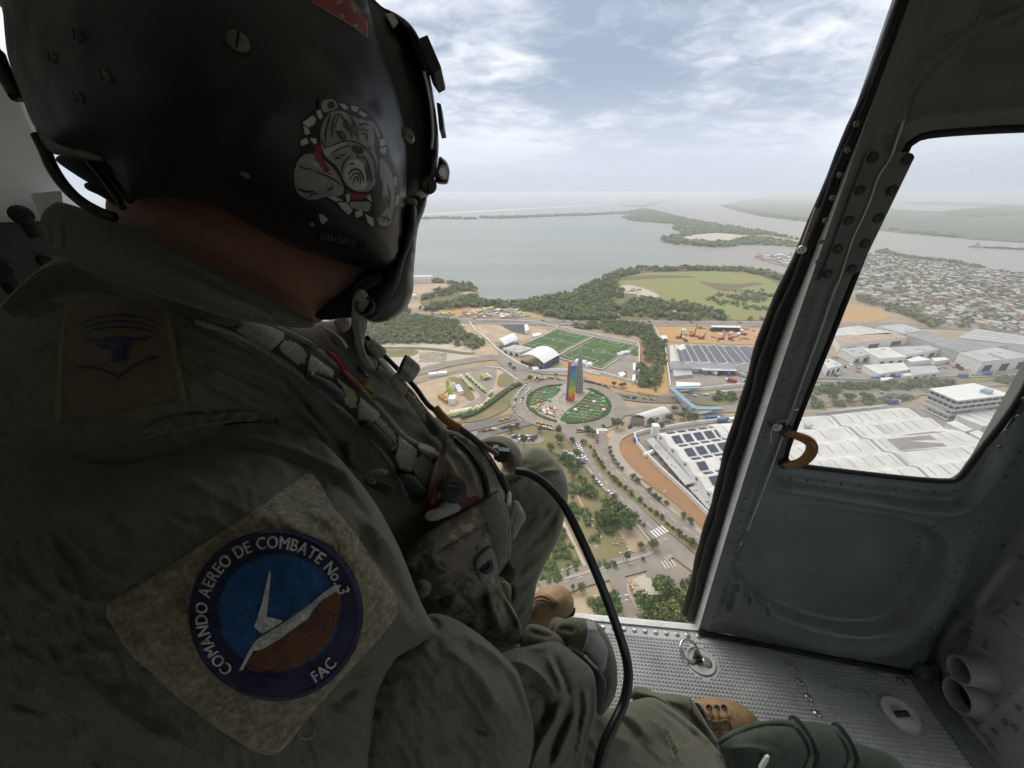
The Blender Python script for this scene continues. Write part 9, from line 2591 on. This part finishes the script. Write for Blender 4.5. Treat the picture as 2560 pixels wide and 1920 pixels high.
q=[P(*c1('H',*p),.325) for p in [(1705,1060),(1750,1075),(1784,1335),(1735,1345)]];b=MB();b.hexa([p+CF*.012 for p in q],q);b.build('visor_tab',M_HELMG,shell)
inflate('mask_bracket',Z_([(1160,540),(1190,560),(1215,585),(1232,640),(1222,720),(1200,732),(1130,722),(1135,660),(1150,600)]),[(1110,430,.34),(1120,450,.34),(1100,460,.34)],.008,8,3,M_HELMG,shell,it=100)
c=P(*c1('Z',1186,650),.328);b=MB();b.disc(c,CAM-c,.0055,.005,14,dome=.4);b.build('bracket_screw',M_ALUB,shell)
fsh=inflate('face_shield',X_([(1848,840),(1838,900),(1812,960),(1800,1020),(1794,1100),(1786,1180),(1788,1250),(1770,1310),(1738,1352),(1690,1386),(1640,1394),(1600,1392),(1560,1350),(1600,1250),(1680,1160),(1730,1080),(1760,960),(1790,880)]),[(1040,560,.325),(1010,720,.325),(930,790,.32)],.020,26,4,M_SHIELD,shell,it=240,Tb=.06)
inflate('shield_seal',X_([(1764,868),(1790,878),(1802,900),(1797,1000),(1770,1075),(1745,1130),(1735,1200),(1700,1290),(1640,1370),(1590,1390),(1556,1350),(1590,1250),(1660,1180),(1712,1130),(1736,1040),(1744,940)]),[(1030,560,.300),(1000,680,.300),(930,780,.305)],.012,16,4,M_RUB,shell,it=140)
inflate('worn_plate',X_([(1752,850),(1795,855),(1806,880),(1800,892),(1762,874),(1742,880)]),[(1030,500,.291),(1040,505,.291),(1035,510,.291)],.002,5,3,mat('worn_green',(.24,.26,.22),.6,var=.2,scale=90),shell,it=60)
for x,y,r_,m_ in ((1850,800,.0068,M_SCREW),):
 c=P(*c1('X',x,y),.318);b=MB();b.disc(c,CAM-c,r_,.005,18,dome=.3);b.build('shield_screw',m_,shell);b=MB();b.box(c+(CAM-c).normalized()*.005,(.011,.0014,.0014),M=Matrix((CU,CX,CF)).transposed());b.build('screw_slot',M_BLK,shell)
inflate('jaw_pad',Z_([(350,1570),(430,1500),(520,1440),(600,1380),(640,1300),(760,1290),(880,1300),(880,1450),(830,1590),(790,1620),(720,1600),(560,1590),(440,1610),(370,1600)]),[(830,760,.320),(920,760,.325),(900,700,.32)],.014,26,4,M_BLK,shell,it=200)
inflate('strap_buckle',Z_([(610,1380),(690,1330),(795,1310),(810,1350),(760,1390),(690,1420),(640,1440),(600,1470)]),[(900,710,.298),(940,700,.298),(920,730,.298)],.005,8,3.5,M_WEBD,shell,it=100,folds=[(Z_([(640+i*16,1365-i*5),(660+i*16,1420-i*8)]),2.5,.002) for i in range(9)])
chs=inflate('chin_strap',[*Z_([(600,1460),(640,1400),(690,1420),(712,1480),(700,1560),(692,1620)]),*K_([(1390,100),(1385,200),(1362,280),(1360,380),(1420,480),(1470,540),(1430,560),(1330,480),(1295,380),(1275,250),(1252,120),(1258,20)])],[(905,760,.292),(920,860,.34),(935,920,.40)],.006,10,3.5,M_WEB,shell,it=120,folds=[([(895,790),(900,850),(918,900)],3,.003)])
ring(P(*c1('Z',680,1515),.285),.0062,.0014,CF,M_ZIP,'strap_ring',shell,16)
inflate('nape_band',X_([(145,545),(170,500),(192,488),(222,545),(218,570),(262,590),(300,610),(420,650),(460,690),(420,700),(300,668),(235,672),(195,640),(170,600)]),[(120,340,.262),(200,380,.26),(100,330,.262)],.010,14,4,mat('scuffed_band',(.24,.24,.23),.6,var=.5,scale=45),shell,it=140)
inflate('nape_pad',cx('V',[(270,720),(330,690),(440,715),(560,720),(640,820),(700,930),(660,950),(590,905),(520,880),(450,840),(370,790)]),[(180,420,.30),(280,480,.30),(330,500,.30)],.016,24,4.5,M_BAGD,shell,it=160)
for a in ([(470,740),(560,850),(640,975)],[(500,735),(590,840),(680,940)],[(540,730),(620,820),(690,905)]):
 wire('nape_cord','V',[(x,y,.272) for x,y in a],None,.0022,M_CABLE,shell)
inflate('nape_tab',cx('V',[(430,850),(460,838),(560,885),(610,940),(650,985),(590,960),(520,910),(445,880)]),[(230,480,.29),(280,500,.29),(260,470,.29)],.005,8,4,M_BAGD,shell,it=80)
wire('helmet_cord','V',[(195,600,.262),(240,690,.262),(265,760,.262),(330,860,.262),(420,945,.262),(520,1000,.262),(590,1022,.262)],None,.0034,M_CABLE,shell)
wire('helmet_cord','V',[(-20,170,.28),(10,250,.28),(50,330,.28),(90,400,.28)],None,.0045,M_CABLE,shell)
def shell_screw(x,y,r_,m_,slot=True,k='X'):
 px_,py_=c1(k,x,y);d=hit_depth(np.array([px_]),np.array([py_]),onH)[0];t=BV[shell].ray_cast(CAM,ray(px_,py_).normalized(),5);nrm=t[1] if t[1].dot(CAM-t[0])>0 else-t[1]
 b=MB();b.disc(t[0]-nrm*.0005,nrm,r_,.0025,20,dome=.35);b.build('helmet_screw',m_,shell)
 if slot:
  a=nrm.orthogonal().normalized();M_=Matrix((a,nrm.cross(a),nrm)).transposed();b=MB();b.box(t[0]+nrm*.002,(r_*1.7,r_*.22,.0006),M=M_ @ Matrix.Rotation(.6,3,'Z'));b.build('screw_slot',M_BLK,shell)
M_DULL=mat('dull_screw',(.16,.155,.14),.4,var=.25,scale=120,metal=.6)
shell_screw(1028,185,.0046,M_DULL);shell_screw(345,158,.0025,M_DULL);shell_screw(236,250,.0025,M_DULL);shell_screw(462,328,.0025,M_DULL);shell_screw(346,420,.0025,M_DULL);shell_screw(1062,752,.0022,M_DULL,False)
px_,py_=c1('X',1757,590);c=P(px_,py_,.288);b=MB();b.disc(c,CX*.8-CF*.6,.0055,.004,14,dome=.4);b.build('helmet_screw',M_DULL,shell)

# ---- painted dog emblem, red tape and serial number on the shell
H_=lambda pts:cx('H',pts);I_=lambda pts:cx('I',pts)
M_DOG=mat('emblem_grey',(.22,.235,.22),.5,var=.16,scale=160,detail=8);M_DOGL=mat('emblem_pale',(.38,.40,.36),.5,var=.12,scale=160);M_DOGR=mat('emblem_red',(.21,.018,.028),.5,var=.3,scale=200);M_DOGK=mat('emblem_black',(.0035,.0035,.004),.5,var=.1,scale=50);M_DOGG=mat('emblem_green',(.005,.06,.025),.5,var=.3,scale=200)
pr=Print(onH,.0005)
pr.fill(I_([(300, 100), (400, 65), (480, 100), (520, 150), (700, 165), (800, 250), (860, 310), (960, 500), (1010, 660), (1080, 850), (1115, 1050), (1060, 1250), (1010, 1400), (880, 1395), (760, 1310), (640, 1290), (500, 1200), (380, 1080), (220, 1120), (70, 1030), (40, 880), (90, 700), (150, 620), (110, 540), (190, 470), (140, 340), (260, 240), (300, 200)]), 0, 0, 6)   # black ground
pr.fill(I_([(95, 720), (150, 660), (250, 640), (330, 700), (420, 760), (500, 860), (540, 950), (560, 1040), (480, 1080), (380, 1070), (240, 1115), (100, 1060), (65, 960), (55, 840)]), 1, 1, 6)            # shoulder and foreleg
pr.fill(I_([(330, 130), (400, 108), (455, 112), (480, 150), (500, 190), (420, 230), (345, 245), (328, 190)]), 1, 1, 5)                                     # ear
pr.fill(I_([(395,200),(390,150),(420,125),(460,140),(470,190),(430,205)]),0,2,5)
pr.fill(I_([(320, 430), (350, 320), (410, 240), (500, 220), (560, 235), (650, 290), (740, 310), (810, 340), (850, 420), (855, 520), (850, 600), (880, 680), (890, 800), (870, 940), (820, 1010), (740, 1030), (640, 1010), (560, 940), (520, 840), (480, 770), (380, 690), (335, 620), (322, 520)]), 1, 1, 6)   # head
pr.fill(I_([(770,330),(830,320),(880,380),(920,480),(890,500),(850,400),(810,370)]),1,1,4)
pr.fill(I_([(590, 720), (640, 700), (720, 720), (780, 790), (805, 880), (780, 970), (720, 1015), (630, 1000), (570, 930), (550, 840)]), 2, 2, 5)        # chin
pr.fill(I_([(340,620),(430,560),(560,530),(600,545),(520,600),(430,650),(380,680)]),2,2,5)
pr.fill(I_([(615, 570), (680, 560), (760, 600), (740, 650), (690, 655), (640, 630)]), 0, 2, 4)                                                              # nose
pr.fill(I_([(485,430),(520,410),(580,460),(580,505),(540,515),(500,480)]),0,2,4);pr.fill(I_([(515,450),(545,448),(566,480),(540,498)]),1,3,3);pr.fill(I_([(528,460),(552,462),(556,484),(536,486)]),0,4,3)
pr.fill(I_([(790,575),(830,590),(825,615),(800,605)]),0,2,3)
pr.fill(I_([(262, 560), (325, 555), (330, 640), (335, 700), (400, 780), (440, 860), (380, 850), (290, 760), (262, 680)]), 3, 2, 5); pr.fill(I_([(560, 1000), (640, 1040), (740, 1050), (790, 1060), (740, 1100), (640, 1110), (600, 1080)]), 3, 2, 5)    # collar
for s_ in ([(215,490),(280,500),(290,540),(262,560),(235,530)],[(230,730),(300,740),(310,790),(260,770)],[(565,1050),(610,1045),(612,1110),(585,1135)],[(765,1065),(810,1055),(830,1130),(800,1105)],[(610,680),(622,655),(635,690)],[(755,740),(768,705),(772,752)],[(900,860),(905,830),(930,855)]):
 pr.fill(I_(s_),2,5,3,sm=0)
pr.fill(I_([(900, 680), (960, 720), (1010, 800), (1040, 900), (1055, 1000), (1050, 1150), (1030, 1260), (1025, 1340), (960, 1370), (900, 1350), (870, 1290), (930, 1240), (980, 1180), (930, 1050), (940, 950), (905, 870)]), 1, 1, 5)   # far foreleg and paw
pr.fill(I_([(600,1120),(700,1125),(830,1120),(800,1230),(740,1210),(690,1200),(650,1190),(620,1180)]),1,1,5)
for q in ([(140,345),(240,270),(280,300),(260,360),(200,390)],[(150,370),(200,400),(225,450),(170,465)],[(120,520),(180,490),(210,540),(130,575)],[(275,230),(320,210),(345,290),(310,310)],[(500,150),(560,160),(600,200),(560,215)],[(620,170),(700,190),(680,240),(630,220)],[(710,220),(790,270),(760,290),(700,255)],[(900,510),(950,500),(970,560),(910,580)],[(905,600),(970,580),(965,650),(910,640)],[(1045,880),(1072,880),(1080,980),(1055,960)],[(1070,1060),(1108,1060),(1090,1140),(1050,1180)],[(490,1130),(580,1130),(640,1210),(600,1255),(530,1190)],[(660,1225),(730,1200),(740,1260),(670,1285)],[(760,1240),(840,1290),(850,1380),(790,1330)],[(390,1075),(450,1070),(550,1110),(470,1120)],[(305,1250),(340,1245),(400,1300),(345,1350),(320,1320)],[(205,1345),(250,1330),(258,1370)]):
 pr.fill(I_(q),2,2,3.5,sm=0)
for q in ([(45,790),(10,760),(5,830),(50,850)],[(0,830),(40,820),(30,900)]):pr.fill(I_(q),4,2,3,sm=0)
LINES=[[(420,250),(400,330),(370,430),(375,540)],[(470,260),(440,340),(430,420),(450,500)],[(500,280),(480,340),(450,400)],[(520,250),(580,350),(620,430),(640,500)],[(560,300),(640,400),(680,480)],[(600,260),(670,350),(690,440),(700,520)],[(700,380),(720,360),(770,350),(790,370)],[(700,420),(740,400),(800,430)],[(710,460),(760,440),(790,480),(780,520)],[(480,250),(500,275),(520,250)],[(385,590),(460,560),(560,520),(640,525),(740,560),(820,640),(870,740)],[(430,650),(500,600),(580,570),(620,575)],[(460,700),(480,690),(520,690)],[(510,650),(540,680),(560,640)],[(530,850),(540,760),(580,700),(640,660)],[(740,660),(790,740),(820,840),(830,940)],[(850,700),(880,800),(870,920)],[(600,760),(640,740),(660,760)],[(590,860),(640,800),(700,800),(740,860),(750,940)],[(600,920),(650,840),(700,840),(720,900),(710,960)],[(640,950),(660,880),(690,880),(690,940)],[(760,760),(790,850),(790,940)],[(560,540),(480,440),(470,410)],[(330,500),(350,560),(380,600)],[(690,655),(690,690),(740,690)],[(100,760),(160,800),(240,800)],[(250,820),(360,860),(450,900),(530,960)],[(90,1000),(180,1030),(260,1020)],[(200,1090),(240,1040),(300,1050)],[(380,1000),(430,1010),(440,960)],[(960,1060),(990,1130),(1000,1190)],[(990,960),(1010,1060),(1010,1150)],[(900,1290),(930,1260),(960,1290)],[(940,1320),(970,1270),(1000,1300)],[(980,1330),(1005,1290),(1020,1310)],[(880,1350),(890,1310)],[(640,320),(660,360),(640,400)],[(540,340),(560,380),(600,420)]]
for i,q in enumerate(LINES):pr.stroke(I_(q),3.6 if i % 3 else 4.6,0,6,taper=True)
for i in range(26):
 a=rng.uniform(0,1);x,y=250+240*a+rng.uniform(-60,60),720+180*a+rng.uniform(-50,60)
 pr.stroke(I_([(x,y),(x+rng.uniform(10,30),y+rng.uniform(10,26))]),1.6,2,5,sm=0)
pr.build('dog_emblem',[M_DOGK,M_DOG,M_DOGL,M_DOGR,M_DOGG],shell,.00012)
pr=Print(onH,.0006)
pr.fill(H_([(395,-60),(600,-120),(820,-60),(900,60),(930,150),(990,205),(992,385),(870,285),(690,180),(560,105),(420,20)]),0,0,6,sm=0)
for q in ([(700,165),(740,145),(745,190)],[(840,270),(890,240),(888,290)],[(660,40),(700,-10),(740,15),(690,50)],[(800,-20),(860,40),(900,110),(850,130),(820,60)],[(900,60),(925,130),(905,140)]):pr.fill(H_(q),1,2,3,sm=0)
for q in ([(420,22),(560,107),(690,182),(870,287),(992,388)],[(700,170),(720,140),(745,190)],[(835,270),(890,238),(885,285)],[(830,10),(870,90),(850,120)],[(990,205),(992,385)]):pr.stroke(H_(q),1.6,2,3,sm=0)
pr.build('red_tape',[mat('tape_red',(.24,.035,.025),.55,var=.25,scale=80),M_DOG,M_DOGL],shell,.0002)
pr=Print(onH,.0004)
pr.fill(X_([(1368,998),(1582,1040),(1572,1084),(1362,1044)]),0,0,5,sm=0)
o0,o1=c1('X',1378,1032),c1('X',1568,1073)
k_=math.hypot(o1[0]-o0[0],o1[1]-o0[1])/4.9;a_=math.atan2(o1[1]-o0[1],o1[0]-o0[0])
pr.text('50015012',1,lambda x,y:(o0[0]+(x*math.cos(a_)+y*1.05*math.sin(a_))*k_,o0[1]+(x*math.sin(a_)-y*1.05*math.cos(a_))*k_),1)
pr.build('serial_label',[M_DOGK,mat('label_grey',(.15,.155,.155),.5,var=.1,scale=100)],shell,.0002)

# -- loose things in the cabin
cb=[(1290,1178,.505),(1320,1182,.50),(1360,1205,.495),(1410,1260,.49),(1450,1340,.485),(1490,1430,.48),(1525,1520,.475),(1550,1590,.47),(1568,1650,.465),(1572,1700,.455),(1560,1760,.445),(1535,1810,.43),(1510,1860,.42),(1495,1920,.41),(1480,2060,.40)]
q=chaikin([tuple(P(*p)) for p in cb],2,False);b=MB();b.tube(q,.0056,12)
hose=tag(b.build('headset_cable',M_CABLE,smooth=True),'thick black headset cable hanging from the vest across the floor','cable')
bag=empty('bag','dark green nylon kit bag with zipped compartments beside the near boot','bag',None,P(2000,1880,.60))
def lobe(pts,d,T,m,nm,**k):return inflate(nm,Q_(pts),d,T,40,5,m,bag,it=220,surf=True,**k)
l3=lobe([(1080,525),(1200,550),(1320,590),(1410,640),(1450,700),(1500,900),(1000,900),(1040,600)],[(2150,1880,.665),(2250,1900,.665),(2200,1860,.67)],.03,M_BAG,'compartment',noise=.003,nscale=40)
l2=lobe([(740,395),(800,392),(920,402),(1020,438),(1080,490),(1130,580),(1140,660),(1120,900),(700,900),(760,520)],[(2020,1820,.635),(2120,1860,.635),(2060,1900,.625)],.04,M_BAG,'compartment',noise=.003,nscale=40)
l1=lobe([(225,540),(300,465),(420,415),(560,386),(680,382),(750,392),(800,432),(850,500),(880,580),(880,680),(840,900),(360,900),(300,640)],[(1850,1840,.61),(1990,1820,.61),(1950,1900,.60)],.045,M_BAG,'front_pocket',noise=.003,nscale=40,folds=[(Q_([(300,570),(450,560),(600,590)]),6,.003),(Q_([(330,480),(480,440),(640,420),(730,430)]),5,-.004)])
for on_,pts in (([l1],[(735,398),(800,470),(850,560),(860,640),(800,760)]),([l2],[(1010,440),(1070,520),(1110,600),(1110,680),(1040,800)])):
 for off_,w_,m_ in ((0,.009,M_BAGD),(-14,.0035,M_BAG),(-2,.003,M_ZIP)):
  L_=chaikin(Q_([(x+off_,y+off_*.2) for x,y in pts]),2,False);X=np.array([p[0] for p in L_]);Y=np.array([p[1] for p in L_]);D=hit_depth(X,Y,on_)-(.001 if w_>.008 else .005)
  b=MB();b.tube([Vector(v_) for v_ in px3(X,Y,D)],w_,8);b.build('zip_band' if w_>.008 else 'piping' if m_ is M_BAG else 'zip',m_,bag,smooth=True)
L_=chaikin(Q_([(250,530),(420,440),(560,405),(700,405),(745,440)]),2,False);X=np.array([p[0] for p in L_]);Y=np.array([p[1] for p in L_]);D=hit_depth(X,Y,[l1])-.001
b=MB();b.tube([Vector(v_) for v_ in px3(X,Y,D)],.003,8);b.build('piping',M_BAG,bag,smooth=True)
dq=hit_depth(np.array([c1('Q',540,670)[0]]),np.array([c1('Q',540,670)[1]]),[l1])[0]-.004
b=MB();q=[P(*c1('Q',*p),dq) for p in [(512,700),(556,628),(576,622),(570,650),(540,705)]];b.prism([p+CF*.004 for p in q],q);b.build('zip_pull',M_WHITE,bag)
